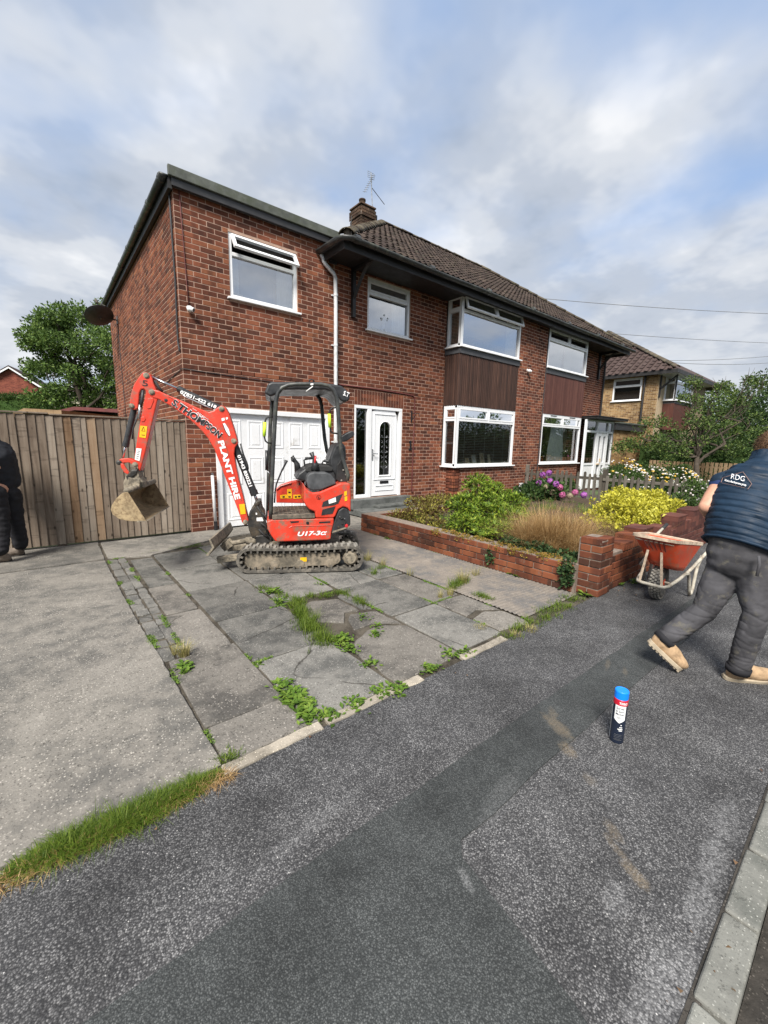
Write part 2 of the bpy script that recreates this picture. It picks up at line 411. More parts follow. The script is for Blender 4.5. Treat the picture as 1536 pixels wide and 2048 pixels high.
mat_brick('brick_yellow', [(0.12, (0.1500, 0.0825, 0.0385)), (0.45, (0.2475, 0.1500, 0.0665)), (0.7, (0.3225, 0.2025, 0.0945)), (0.95, (0.3750, 0.2625, 0.1330))])
mat_brick('brick_chimney', [(0.15, (0.055, 0.038, 0.028)), (0.5, (0.10, 0.066, 0.046)), (0.9, (0.17, 0.105, 0.07))], mossy=0.9)
mat_brick('brick_far', [(0.2, (0.19, 0.06, 0.045)), (0.9, (0.27, 0.09, 0.06))])
plain('mortar', (0.44, 0.295, 0.225), 0.95, var=0.22, scale=14, spec=0.2, bump=0.4, bscale=120)
plain('mortar_grey', (0.21, 0.17, 0.14), 0.95, var=0.3, scale=20, spec=0.2, bump=0.5, bscale=120)
plain('mortar_yellow', (0.42, 0.33, 0.22), 0.95, var=0.15, scale=12, spec=0.2)

def mat_tile(name, cols, moss=0.5):
    m, t, b = newmat(name); p = t.pos()
    r = t.new('ShaderNodeObjectInfo').outputs['Random']; isl = t.island()
    n = t.noise(p, 6.0, 5.0, 0.65)
    col = t.ramp(t.math('ADD', t.math('MULTIPLY', t.math('FRACT', t.math('ADD', isl, r)), 0.5), t.math('MULTIPLY', n, 0.5)), [(0.2, cols[0]), (0.55, cols[1]), (0.85, cols[2])])
    g = t.ramp(t.noise(p, 5.5, 7.0, 0.75), [(0.52, 0.0), (0.68, moss)])
    col = t.mix(g, col, t.ramp(t.noise(p, 30.0, 3.0), [(0.3, (0.05, 0.055, 0.025)), (0.7, (0.15, 0.145, 0.095))]))
    setb(b, t, col, 0.92, 0.0, 0.25, t.bump(t.noise(p, 60.0, 5.0, 0.7), 0.5, 0.006))
    return m
mat_tile('roof_tile', ((0.026, 0.019, 0.016), (0.046, 0.032, 0.026), (0.075, 0.054, 0.043)), 0.35)
mat_tile('ridge_tile', ((0.05, 0.04, 0.03), (0.085, 0.068, 0.05), (0.125, 0.105, 0.075)), 0.9)
mat_tile('roof_tile_brown', ((0.040, 0.026, 0.023), (0.060, 0.040, 0.036), (0.085, 0.060, 0.054)), 0.1)
mat_tile('roof_tile_grey', ((0.09, 0.075, 0.068), (0.12, 0.10, 0.09), (0.15, 0.125, 0.11)), 0.2)

def mat_wood(name, cols, ax, stretch=28.0, knots=True, rough=0.85):
    m, t, b = newmat(name); p = t.pos()
    r = t.new('ShaderNodeObjectInfo').outputs['Random']
    q = t.vmath('ADD', p, t.comb(t.math('MULTIPLY', r, 17.0), t.math('MULTIPLY', r, 9.0), t.math('MULTIPLY', r, 5.0)))
    k = [stretch, stretch, stretch]; k[ax] = 2.2
    g = t.noise(t.vmath('MULTIPLY', q, tuple(k)), 1.0, 5.0, 0.62, dist=0.8)
    n = t.noise(q, 2.3, 4.0, 0.6)
    f = t.math('ADD', t.math('MULTIPLY', g, 0.5), t.math('ADD', t.math('MULTIPLY', n, 0.3), t.math('MULTIPLY', r, 0.22)))
    col = t.ramp(f, [(0.30, cols[0]), (0.50, cols[1]), (0.72, cols[2])])
    if knots:
        k2 = [9.0, 9.0, 9.0]; k2[ax] = 4.5
        d = t.voro(t.vmath('MULTIPLY', q, tuple(k2)), 1.0, 'F1', 'Distance')
        kn = t.ramp(d, [(0.07, 1.0), (0.15, 0.0)])
        col = t.mix(t.math('MULTIPLY', kn, 0.85), col, tuple(c * 0.25 for c in cols[0]) + (1,))
        band = t.noise(t.vmath('MULTIPLY', q, (1.0, 1.0, 6.0) if ax == 2 else (1, 1, 1)), 2.2, 3.0, 0.5)
        col = t.mix(t.ramp(band, [(0.60, 0.0), (0.67, 0.45), (0.70, 0.0)]), col, tuple(c * 0.35 for c in cols[0]) + (1,))
    setb(b, t, col, rough, 0.0, 0.25, t.bump(g, 0.35, 0.004))
    return m
mat_wood('fence_wood', ((0.1129, 0.0847, 0.0623), (0.1987, 0.1580, 0.1208), (0.2890, 0.2465, 0.1982)), 2)
mat_wood('fence_wood_warm', ((0.12, 0.072, 0.040), (0.22, 0.145, 0.088), (0.29, 0.21, 0.14)), 2)
mat_wood('picket_wood', ((0.055, 0.048, 0.038), (0.105, 0.094, 0.076), (0.19, 0.175, 0.15)), 2)
mat_wood('picket_rail', ((0.055, 0.048, 0.038), (0.105, 0.094, 0.076), (0.19, 0.175, 0.15)), 1)
mat_wood('tan_wood', ((0.16, 0.10, 0.055), (0.26, 0.175, 0.10), (0.34, 0.24, 0.15)), 2)
mat_wood('cladding', ((0.0231, 0.0130, 0.0103), (0.0483, 0.0247, 0.0184), (0.0861, 0.0442, 0.0310)), 2, 22.0, False, 0.7)
mat_wood('cladding_red', ((0.0522, 0.0198, 0.0150), (0.0808, 0.0308, 0.0240), (0.1140, 0.0484, 0.0360)), 2, 22.0, False, 0.6)
mat_wood('bark', ((0.03, 0.024, 0.018), (0.065, 0.052, 0.04), (0.11, 0.092, 0.072)), 2, 30.0, False, 0.95)

plain('upvc', (0.80, 0.81, 0.82), 0.28, var=0.03, scale=3, spec=0.5)
plain('garage_white', (0.78, 0.79, 0.80), 0.42, var=0.04, scale=2, dirt=(0.42, 0.40, 0.36), dirt_amt=0.1, dirt_scale=2.5)
plain('black_paint', (0.016, 0.015, 0.015), 0.55, var=0.4, scale=6)
plain('black_gutter', (0.035, 0.037, 0.037), 0.42, var=0.35, scale=5, dirt=(0.10, 0.105, 0.085), dirt_amt=0.35)
plain('fascia', (0.030, 0.030, 0.032), 0.4, var=0.35, scale=7)
plain('roof_trim', (0.085, 0.093, 0.08), 0.7, var=0.35, scale=9, dirt=(0.06, 0.07, 0.045), dirt_amt=0.5, dirt_scale=7)
plain('white_pipe', (0.62, 0.63, 0.64), 0.45, var=0.08, dirt=(0.36, 0.36, 0.33), dirt_amt=0.35, dirt_scale=8)
plain('lead', (0.055, 0.057, 0.062), 0.6, var=0.3, scale=8)
plain('room_dark', (0.03, 0.028, 0.026), 0.9, var=0.3)
plain('room_wall', (0.20, 0.19, 0.18), 0.9, var=0.1)
plain('curtain_white', (0.80, 0.83, 0.86), 0.9, var=0.10, scale=14)
plain('curtain_cream', (0.70, 0.62, 0.48), 0.9, var=0.18, scale=14)
plain('lace', (0.82, 0.86, 0.86), 0.9, var=0.12, scale=40)
plain('blind', (0.80, 0.81, 0.76), 0.6, var=0.1)
plain('chrome', (0.55, 0.55, 0.56), 0.18, 1.0, var=0.05)
plain('galv', (0.42, 0.43, 0.44), 0.42, 0.9, var=0.2)
plain('steel_dark', (0.055, 0.053, 0.05), 0.5, 0.6, var=0.4, dirt=(0.16, 0.125, 0.085), dirt_amt=0.4)
plain('rubber', (0.022, 0.022, 0.022), 0.75, var=0.35)
plain('black_plastic', (0.025, 0.026, 0.028), 0.45, var=0.3, scale=11)
plain('grey_plastic', (0.065, 0.068, 0.072), 0.5, var=0.25, scale=14)
plain('wire', (0.03, 0.03, 0.033), 0.7)
plain('wire_grey', (0.16, 0.165, 0.17), 0.7)
plain('red_paint', (0.57, 0.045, 0.022), 0.42, var=0.10, scale=5, dirt=(0.24, 0.12, 0.085), dirt_amt=0.28, dirt_scale=9)
plain('red_paint_worn', (0.58, 0.042, 0.020), 0.42, var=0.16, scale=5, dirt=(0.20, 0.13, 0.09), dirt_amt=0.42, dirt_scale=11)
plain('muddy_steel', (0.25, 0.215, 0.16), 0.85, var=0.35, scale=13, bump=0.8, bscale=55, dirt=(0.09, 0.078, 0.06), dirt_amt=0.5, dirt_scale=22)
plain('bucket_steel', (0.32, 0.24, 0.135), 0.7, var=0.32, scale=11, bump=0.4, bscale=60, dirt=(0.17, 0.115, 0.06), dirt_amt=0.5, dirt_scale=26)
plain('track_rubber', (0.072, 0.066, 0.056), 0.9, var=0.4, scale=14, bump=0.5, bscale=60, dirt=(0.19, 0.17, 0.14), dirt_amt=0.45, dirt_scale=13)
plain('track_steel', (0.115, 0.10, 0.075), 0.75, var=0.4, scale=9, bump=0.5, bscale=50, dirt=(0.25, 0.205, 0.15), dirt_amt=0.55, dirt_scale=9)
plain('lug_worn', (0.24, 0.225, 0.195), 0.85, var=0.25, scale=20)
plain('mat_floor', (0.085, 0.072, 0.056), 0.85, var=0.45, scale=18, dirt=(0.20, 0.16, 0.12), dirt_amt=0.4, dirt_scale=13)
plain('hi_vis', (0.62, 0.90, 0.05), 0.5, var=0.08)
plain('sticker_yellow', (0.80, 0.45, 0.01), 0.45, var=0.05)
plain('sticker_white', (0.78, 0.78, 0.76), 0.45, var=0.04)
plain('ink_black', (0.012, 0.012, 0.014), 0.5, var=0.1)
plain('ink_white', (0.82, 0.82, 0.82), 0.45, var=0.03)
plain('red_handle', (0.55, 0.03, 0.035), 0.4)
plain('barrow_orange', (0.52, 0.062, 0.020), 0.5, var=0.15, scale=7, dirt=(0.30, 0.12, 0.07), dirt_amt=0.35, dirt_scale=12)
plain('barrow_rim', (0.50, 0.40, 0.30), 0.85, var=0.25, scale=22, dirt=(0.30, 0.22, 0.16), dirt_amt=0.4, dirt_scale=18)
plain('barrow_frame', (0.44, 0.41, 0.34), 0.7, var=0.25, scale=15, dirt=(0.22, 0.17, 0.12), dirt_amt=0.4, dirt_scale=14)
plain('tyre', (0.055, 0.052, 0.048), 0.9, var=0.4, scale=20, dirt=(0.19, 0.17, 0.14), dirt_amt=0.45, dirt_scale=16)
plain('can_navy', (0.012, 0.018, 0.035), 0.28, var=0.2)
plain('can_red', (0.50, 0.012, 0.03), 0.3, var=0.05)
plain('can_cap', (0.005, 0.22, 0.85), 0.35, var=0.06)
plain('can_white', (0.80, 0.81, 0.80), 0.3, var=0.03)
plain('soil', (0.055, 0.036, 0.022), 0.95, var=0.4, scale=16, bump=0.9, bscale=30)
plain('grass_ground', (0.06, 0.085, 0.03), 0.95, var=0.5, scale=3, bump=0.8, bscale=25)
plain('terracotta_metal', (0.12, 0.03, 0.028), 0.7, var=0.25)
plain('camera_white', (0.74, 0.74, 0.73), 0.35, var=0.05)
plain('lens_black', (0.01, 0.01, 0.012), 0.15)
plain('photo_card', (0.55, 0.42, 0.28), 0.6, var=0.4, scale=40)
plain('roof_felt', (0.05, 0.05, 0.052), 0.85, var=0.3, scale=9)
plain('white_soffit', (0.55, 0.56, 0.58), 0.5, var=0.05)

def mat_glass(name, tint=(0.80, 0.84, 0.84), refl=0.30):
    m = bpy.data.materials.new(name); m.use_nodes = True; t = NT(m.node_tree); t.n.clear(); M[name] = m
    lw = t.new('ShaderNodeFresnel'); lw.inputs['IOR'].default_value = 1.5
    fac = t.math('MINIMUM', t.math('ADD', t.math('MULTIPLY', lw.outputs[0], 1.6), refl), 0.95)
    tr = t.new('ShaderNodeBsdfTransparent'); tr.inputs[0].default_value = (*tint, 1)
    gl = t.new('ShaderNodeBsdfGlossy'); gl.inputs['Roughness'].default_value = 0.02; gl.inputs['Color'].default_value = (0.95, 0.97, 1, 1)
    n = t.bump(t.noise(t.pos(), 1.6, 2.0), 0.02, 0.02); t.put(gl.inputs['Normal'], n)
    mx = t.new('ShaderNodeMixShader'); t.put(mx.inputs[0], fac); t.l.new(tr.outputs[0], mx.inputs[1]); t.l.new(gl.outputs[0], mx.inputs[2])
    out = t.new('ShaderNodeOutputMaterial'); t.l.new(mx.outputs[0], out.inputs[0])
    return m
mat_glass('glass', refl=0.42); mat_glass('glass_dark', (0.35, 0.38, 0.38), 0.10); mat_glass('glass_low', (0.78, 0.82, 0.80), 0.08)

def mat_leaf(name, stops, rough=0.5, trans=0.25, spec=0.22):
    m, t, b = newmat(name)
    isl = t.island(); p = t.pos()
    f = t.math('ADD', t.math('MULTIPLY', isl, 0.7), t.math('MULTIPLY', t.noise(p, 2.5, 3.0), 0.3))
    col = t.ramp(f, stops)
    setb(b, t, col, rough, 0.0, spec)
    tl = t.new('ShaderNodeBsdfTranslucent'); t.put(tl.inputs[0], col)
    mx = t.new('ShaderNodeMixShader'); mx.inputs[0].default_value = trans
    out = t.n['Material Output']; t.l.new(b.outputs[0], mx.inputs[1]); t.l.new(tl.outputs[0], mx.inputs[2]); t.l.new(mx.outputs[0], out.inputs[0])
    return m
mat_leaf('leaf_tree', [(0.15, (0.0428, 0.0786, 0.0206)), (0.5, (0.0970, 0.1660, 0.0412)), (0.85, (0.1941, 0.2796, 0.0686))])
mat_leaf('leaf_dark', [(0.15, (0.0156, 0.0338, 0.0117)), (0.5, (0.0364, 0.0715, 0.0208)), (0.85, (0.0780, 0.1300, 0.0364))])
mat_leaf('leaf_hedge', [(0.15, (0.02, 0.045, 0.01)), (0.5, (0.045, 0.09, 0.02)), (0.85, (0.085, 0.14, 0.03))])
mat_leaf('leaf_apple', [(0.12, (0.0286, 0.0525, 0.0144)), (0.5, (0.0715, 0.1187, 0.0312)), (0.8, (0.1430, 0.2000, 0.0480)), (0.95, (0.2470, 0.2625, 0.0720))])
mat_leaf('leaf_bush', [(0.10, (0.0484, 0.0902, 0.0132)), (0.45, (0.1174, 0.1932, 0.0220)), (0.75, (0.2346, 0.3220, 0.0330)), (0.93, (0.4416, 0.4250, 0.0660)), (0.99, (0.6900, 0.4637, 0.1760))])
mat_leaf('leaf_yellow', [(0.08, (0.1288, 0.1425, 0.0150)), (0.35, (0.3864, 0.3610, 0.0300)), (0.7, (0.6072, 0.5700, 0.0700)), (0.95, (0.7176, 0.7030, 0.2000))], trans=0.3)
mat_leaf('leaf_ivy', [(0.15, (0.018, 0.042, 0.016)), (0.5, (0.04, 0.08, 0.03)), (0.85, (0.09, 0.14, 0.05))])
mat_leaf('leaf_sedum', [(0.1, (0.10, 0.09, 0.02)), (0.45, (0.24, 0.19, 0.03)), (0.7, (0.33, 0.21, 0.05)), (0.95, (0.30, 0.12, 0.05))])
mat_leaf('leaf_bed', [(0.1, (0.05, 0.028, 0.018)), (0.35, (0.10, 0.06, 0.025)), (0.6, (0.14, 0.13, 0.03)), (0.85, (0.33, 0.30, 0.06)), (0.97, (0.55, 0.47, 0.15))])
mat_leaf('leaf_rose', [(0.15, (0.025, 0.05, 0.014)), (0.5, (0.055, 0.10, 0.026)), (0.85, (0.10, 0.16, 0.04))])
mat_leaf('weed', [(0.15, (0.05, 0.10, 0.014)), (0.5, (0.10, 0.18, 0.024)), (0.9, (0.19, 0.27, 0.045))])
mat_leaf('grass_green', [(0.10, (0.0425, 0.0765, 0.0085)), (0.5, (0.0892, 0.1487, 0.0153)), (0.85, (0.1700, 0.2210, 0.0298)), (0.97, (0.3060, 0.2635, 0.1020))])
mat_leaf('grass_dry', [(0.10, (0.20, 0.11, 0.04)), (0.5, (0.38, 0.24, 0.10)), (0.9, (0.58, 0.42, 0.22))])
mat_leaf('grass_pale', [(0.10, (0.15, 0.16, 0.04)), (0.5, (0.30, 0.27, 0.10)), (0.9, (0.50, 0.42, 0.22))])
mat_leaf('petal_purple', [(0.1, (0.22, 0.06, 0.30)), (0.5, (0.38, 0.11, 0.42)), (0.9, (0.55, 0.22, 0.52))])
mat_leaf('petal_pink', [(0.1, (0.42, 0.08, 0.24)), (0.9, (0.62, 0.22, 0.38))])
mat_leaf('petal_faded', [(0.1, (0.26, 0.21, 0.13)), (0.9, (0.42, 0.34, 0.26))])
mat_leaf('petal_white', [(0.1, (0.62, 0.56, 0.52)), (0.9, (0.82, 0.80, 0.76))])
mat_leaf('petal_yellow', [(0.1, (0.62, 0.36, 0.03)), (0.9, (0.80, 0.58, 0.10))])
mat_leaf('dead_leaf', [(0.1, (0.10, 0.05, 0.03)), (0.9, (0.26, 0.17, 0.09))])
# ---------------------------------------------------------------- the setting: ground, road, pavement, driveway
def sheet(name, x0, x1, y0, y1, z, m, kind='structure'):
    b = MB(); b.poly([(x0, y0, z), (x1, y0, z), (x1, y1, z), (x0, y1, z)])
    o = b.build(name, m, fix=False); o['kind'] = kind; return o
sheet('ground', -700, 900, -700, 900, -0.12, M['grass_ground'])
sheet('road', -60, 120, -16, -6.955, -0.045, M['asphalt'])
# pavement: a subdivided sheet with the slight unevenness of old tarmac
def uneven(name, x0, x1, y0, y1, z, m, step=0.12, amp=0.004):
    nx = max(1, int((x1 - x0) / step)); ny = max(1, int((y1 - y0) / step)); b = MB(); vs = []; fs = []
    for j in range(ny + 1):
        for i in range(nx + 1):
            x = x0 + (x1 - x0) * i / nx; y = y0 + (y1 - y0) * j / ny
            vs.append((x, y, z + amp * noise.noise((x * 1.1, y * 1.1, 0.3))))
    for j in range(ny):
        for i in range(nx):
            a = j * (nx + 1) + i; fs.append((a, a + 1, a + nx + 2, a + nx + 1))
    b.add(vs, fs); o = b.build(name, m, fix=False, smooth=True); o['kind'] = 'structure'; return o
uneven('pavement', -6.0, 16.0, -6.862, -5.30, 0.0, M['asphalt'])
sheet('pavement_far', 16.0, 120, -6.862, -5.30, 0.0, M['asphalt'])
sheet('verge_dirt', -8, 60, -6.885, -6.857, 0.0035, M['road_grit'])
# the reinstated trench: an L of newer tarmac with wavering saw-cut edges
def patch():
    b = MB()
    w = lambda x, y: 0.012 * noise.noise((x * 3.1, y * 3.1, 1.7)) + 0.006 * noise.noise((x * 17, y * 17, 4.0))
    top = [(-4.5 + 0.05 * i) for i in range(int(20.5 / 0.05))]
    up = [(x, -5.895 - 0.012 * max(0, x) + w(x, 1)) for x in top]
    lo = [(x, -6.170 - 0.004 * max(0, x) + w(x, 5)) for x in top if x >= -0.69]
    side = [(-0.69 - 0.11 * k / 14 + w(9, k * .05), -6.17 - 0.68 * k / 14) for k in range(1, 15)]
    bot = [(-4.5, -6.85)]
    ring = up + lo[::-1] + side + bot
    n = len(ring); b.add([(x, y, 0.0065) for x, y in ring] + [(x, y, -0.004) for x, y in ring], [tuple(range(n))] + [(i, (i + 1) % n, n + (i + 1) % n, n + i) for i in range(n)])
    o = b.build('pavement_patch', M['asphalt_patch']); o['kind'] = 'structure'
patch()
# kerb stones
kerb = bpy.data.objects.new('kerb', None); COL.objects.link(kerb); kerb.location = (0, -6.9, 0); kerb['kind'] = 'structure'
x = -0.16 - 0.34 * 6
for i in range(60):
    L = 0.34
    b = MB(); r = random.Random(i)
    b.box(x + 0.004, x + L - 0.006, -6.952 + r.uniform(-.002, .002), -6.866 + r.uniform(-.003, .003), -0.10, 0.012 + r.uniform(-.004, .004))
    o = b.build('kerb_stone', M['kerbstone'], kerb, bevel=0.009, seg=3); x += L
sheet('gutter_dirt', -8, 60, -7.02, -6.953, -0.041, M['road_grit'])

# driveway: dirt bed, then every slab a piece of its own
drive = bpy.data.objects.new('driveway', None); COL.objects.link(drive); drive.location = (0, -3, 0); drive['kind'] = 'structure'
def part_of(o, p): o.parent = p; o.matrix_parent_inverse = world_of(p).inverted(); return o
b = MB(); b.poly([(-7, -5.30, -0.012), (2.62, -5.30, -0.012), (2.62, -1.39, -0.012), (5.7, -1.39, -0.012), (5.7, 0.1, -0.012), (2.62, 0.1, -0.012), (-7, 0.3, -0.012)]); b.build('bed', M['dirt'], drive, fix=False)
def slab(pts, m, z=0.0, tilt=(0, 0), rough_edge=0.004, name='slab', thick=0.05, parent=None, gap=0.001):
    """irregular slab from plan corners, edge points jittered, slight tilt"""
    cx = sum(p[0] for p in pts) / len(pts); cy = sum(p[1] for p in pts) / len(pts); ring = []
    for i in range(len(pts)):
        a = Vector(pts[i]); c = Vector(pts[(i + 1) % len(pts)]); L = (c - a).length; k = max(1, int(L / 0.055))
        nrm = Vector((-(c - a).y, (c - a).x)).normalized()
        if nrm.dot(Vector((cx, cy)) - a) < 0: nrm = -nrm
        for j in range(k):
            q = a.lerp(c, j / k); e = gap + rough_edge * (0.5 + noise.noise((q.x * 9, q.y * 9, 2.2)) + 0.5 * noise.noise((q.x * 31, q.y * 31, 7.1)))
            if j == 0: q = q + (Vector((cx, cy)) - q).normalized() * 0.010
            ring.append(q + nrm * max(0.0, e))
    n = len(ring); Z = lambda q: z + (q.x - cx) * tilt[0] + (q.y - cy) * tilt[1]
    b = MB()
    inner = [q + (Vector((cx, cy)) - q).normalized() * 0.007 for q in ring]
    b.add([(q.x, q.y, Z(q)) for q in inner] + [(q.x, q.y, Z(q) - 0.006) for q in ring] + [(q.x, q.y, -thick) for q in ring],
          [tuple(range(n))] + [(i, (i + 1) % n, n + (i + 1) % n, n + i) for i in range(n)] + [(n + i, n + (i + 1) % n, 2 * n + (i + 1) % n, 2 * n + i) for i in range(n)])
    return b.build(name, M[m], parent or drive)
rs = random.Random(5)
def rect(x0, x1, y0, y1, m, **k):
    slab([(x0, y0), (x1, y0), (x1, y1), (x0, y1)], m, z=rs.uniform(-.003, .004), tilt=(rs.uniform(-.004, .004), rs.uniform(-.004, .004)), **k)
# the big poured concrete bay on the left
slab([(-7, -5.24), (-1.224, -5.235), (-1.236, -4.3), (-1.262, -3.3), (-1.272, -2.2), (-1.275, -1.05), (-7, -1.0)], 'concrete', 0.004, rough_edge=0.010)
slab([(-7, -0.99), (-1.27, -1.0), (-1.255, -0.18), (-1.25, 0.06), (-7, 0.06)], 'concrete', 0.003, rough_edge=0.01)
slab([(-1.25, -0.98), (-0.80, -1.16), (0.05, -0.74), (0.60, -0.62), (2.6, -0.45), (2.6, -0.02), (-1.245, -0.02)], 'concrete', 0.012, rough_edge=0.012)
# column beside it: broken strip of small cobbles, then slabs
rect(-1.222, -0.775, -5.235, -4.93, 'slab_pink'); rect(-1.225, -0.775, -4.93, -4.09, 'slab_pink')
rect(-1.085, -0.785, -4.08, -3.27, 'slab_pink'); rect(-1.06, -0.795, -3.26, -2.44, 'slab_pink'); rect(-1.04, -0.80, -2.43, -1.22, 'slab')
yy = -4.07
while yy < -1.25:
    L = rs.uniform(0.13, 0.30)
    for (xa, xb) in ((-1.262, -1.155), (-1.155, -1.07)):
        d = rs.uniform(-.006, .006); k = rs.uniform(-.02, .02)
        slab([(xa + d, yy), (xb + d, yy + k), (xb + d, yy + L + k), (xa + d, yy + L)], 'slab', rs.uniform(-.006, .001), (rs.uniform(-.02, .02), rs.uniform(-.02, .02)), 0.008, 'broken_piece', gap=0.0005)
    yy += L
# column C
rect(-0.765, -0.175, -5.235, -4.465, 'slab'); rect(-0.765, -0.175, -4.455, -3.645, 'slab'); rect(-0.765, -0.185, -3.635, -2.785, 'slab'); rect(-0.765, -0.19, -2.775, -1.95, 'slab'); rect(-0.77, -0.19, -1.94, -1.12, 'slab')
# column D: crazed and broken
slab([(-0.16, -5.235), (0.47, -5.235), (0.47, -4.64), (0.25, -4.47), (-0.06, -4.60), (-0.155, -4.74)], 'slab_pink', 0.0, (0, .004), 0.02)
slab([(0.06, -4.47), (0.28, -4.46), (0.465, -4.60), (0.465, -4.24), (0.20, -4.16), (0.10, -4.30)], 'slab_pink', -0.002, (0, 0), 0.02)
slab([(-0.10, -4.14), (0.08, -4.30), (0.20, -4.14), (0.35, -4.16), (0.33, -3.80), (0.05, -3.70), (-0.12, -3.84)], 'slab_pink', 0.002, (0.01, 0), 0.02)
slab([(0.355, -4.17), (0.465, -4.20), (0.47, -3.66), (0.345, -3.74)], 'slab', 0.0, (0, 0), 0.02)
slab([(-0.165, -3.60), (0.10, -3.56), (0.45, -3.56), (0.475, -2.80), (-0.17, -2.785)], 'slab', 0.001, (0, .003), 0.01)
rect(-0.175, 0.475, -2.775, -1.95, 'slab'); rect(-0.18, 0.475, -1.94, -0.98, 'slab')
# column E, F
rect(0.485, 0.995, -5.205, -4.45, 'slab'); rect(0.485, 0.995, -4.435, -3.59, 'slab'); rect(0.485, 0.995, -3.58, -2.72, 'slab'); rect(0.485, 0.995, -2.71, -1.9, 'slab'); rect(0.485, 0.995, -1.89, -0.85, 'slab')
slab([(1.01, -5.18), (1.36, -5.24), (1.40, -4.95), (1.22, -4.82), (1.01, -4.88)], 'slab_pink', -0.004, (.02, 0), 0.02)
slab([(1.01, -4.85), (1.20, -4.80), (1.40, -4.92), (1.40, -4.44), (1.01, -4.44)], 'slab_pink', 0.0, (-.01, .01), 0.02)
rect(1.01, 1.385, -4.42, -3.60, 'slab_pink'); rect(1.01, 1.385, -3.58, -2.70, 'slab'); rect(1.01, 1.385, -2.69, -1.8, 'slab'); rect(1.01, 1.385, -1.79, -0.72, 'slab')
slab([(2.37, -1.38), (5.6, -1.38), (5.6, -0.01), (2.61, -0.01), (2.61, -0.5), (2.37, -0.5)], 'concrete', 0.004, rough_edge=0.01)
# ribbed concrete path along the garden wall (real tamped ridges)
def ribbed():
    b = MB(); xs = [1.40 + (2.36 - 1.40) * i / 16 for i in range(17)]; ys = []; y = -5.16
    while y < -0.5: ys.append(y); y += 0.0105
    vs = []; fs = []
    for j, y in enumerate(ys):
        for x in xs:
            ph = (y + 0.035 * noise.noise((x * 1.2, y * .8, 0)) + 0.05 * x) * 2 * math.pi / 0.047
            amp = 0.0055 * max(0.0, min(1.0, 0.75 + 1.1 * noise.noise((x * 1.5, y * 1.1, 5.0)))) * (1.0 if y < -2.6 else max(0.15, 1 - (y + 2.6)))
            vs.append((x, y, 0.002 + amp * math.sin(ph) + 0.004 * noise.noise((x * 2, y * 2, 9))))
    for j in range(len(ys) - 1):
        for i in range(16):
            a = j * 17 + i; fs.append((a, a + 1, a + 18, a + 17))
    b.add(vs, fs); b.build('ribbed_path', M['ribbed'], drive, fix=False, smooth=True)
ribbed()
# concrete edging between driveway and pavement
for (xa, xb) in ((-1.26, -0.72), (-0.71, -0.16), (-0.15, 0.02), (0.40, 0.93)):
    slab([(xa, -5.318), (xb, -5.318), (xb, -5.243), (xa, -5.243)], 'edging_concrete', 0.010, (0, 0), 0.008, 'edging')
slab([(-6.5, -5.325), (-1.27, -5.325), (-1.27, -5.245), (-6.5, -5.245)], 'edging_concrete', 0.004, (0, 0), 0.01, 'edging')
# ---------------------------------------------------------------- brickwork
BL, BH = 0.225, 0.075
FRONT = lambda y: (Vector((0, y, 0)), Vector((1, 0, 0)), Vector((0, -1, 0)))
def intervals(u0, u1, cuts):
    res = [(u0, u1)]
    for a, c in cuts:
        nx = []
        for p, q in res:
            if c <= p or a >= q: nx.append((p, q)); continue
            if a > p: nx.append((p, a))
            if c < q: nx.append((c, q))
        res = nx
    return res
def bricks_of(u0, u1, z0, z1, openings=(), phase=0.0):
    out = []; r = int(math.floor(z0 / BH + 1e-6))
    while r * BH < z1 - 0.02:
        za = max(z0, r * BH); zb = min(z1, (r + 1) * BH); zm = (za + zb) / 2
        cuts = [(a, c) for a, c, p, q in openings if p < zm < q]
        ph = ((r % 2) * 0.5 + phase) * BL
        for p, q in intervals(u0, u1, cuts):
            k = math.floor((p - ph) / BL)
            while k * BL + ph < q - 1e-6:
                a = max(p, k * BL + ph); c = min(q, (k + 1) * BL + ph)
                if c - a > 0.03: out.append((a + 0.0062, c - 0.0062, za + 0.0062, zb - 0.0062, c - a > BL - 0.002 and zb - za > BH - 0.002))
                k += 1
        r += 1
    return out
PROUD = 0.004
def brick_box(mb, F, a, c, z0, z1, n1=PROUD, rnd=None):
    O, e, n = F; j = (rnd.uniform(-.0012, .0012) if rnd else 0.0); ch = 0.002
    P = lambda u, k, z: O + e * u + n * k + Vector((0, 0, z))
    vs = [P(a, -0.02, z0), P(c, -0.02, z0), P(c, -0.02, z1), P(a, -0.02, z1), P(a, n1 + j - ch, z0), P(c, n1 + j - ch, z0), P(c, n1 + j - ch, z1), P(a, n1 + j - ch, z1),
          P(a + ch, n1 + j, z0 + ch), P(c - ch, n1 + j, z0 + ch), P(c - ch, n1 + j, z1 - ch), P(a + ch, n1 + j, z1 - ch)]
    mb.add(vs, [(0, 1, 5, 4), (1, 2, 6, 5), (2, 3, 7, 6), (3, 0, 4, 7), (4, 5, 9, 8), (5, 6, 10, 9), (6, 7, 11, 10), (7, 4, 8, 11), (8, 9, 10, 11)])
def full_brick_mesh(name, m):
    mb = MB(); F = (Vector((0, 0, 0)), Vector((1, 0, 0)), Vector((0, -1, 0)))
    brick_box(mb, F, -BL / 2 + .0062, BL / 2 - .0062, -BH / 2 + .0062, BH / 2 - .0062)
    me = mb.mesh(name); me.materials.append(m); return me
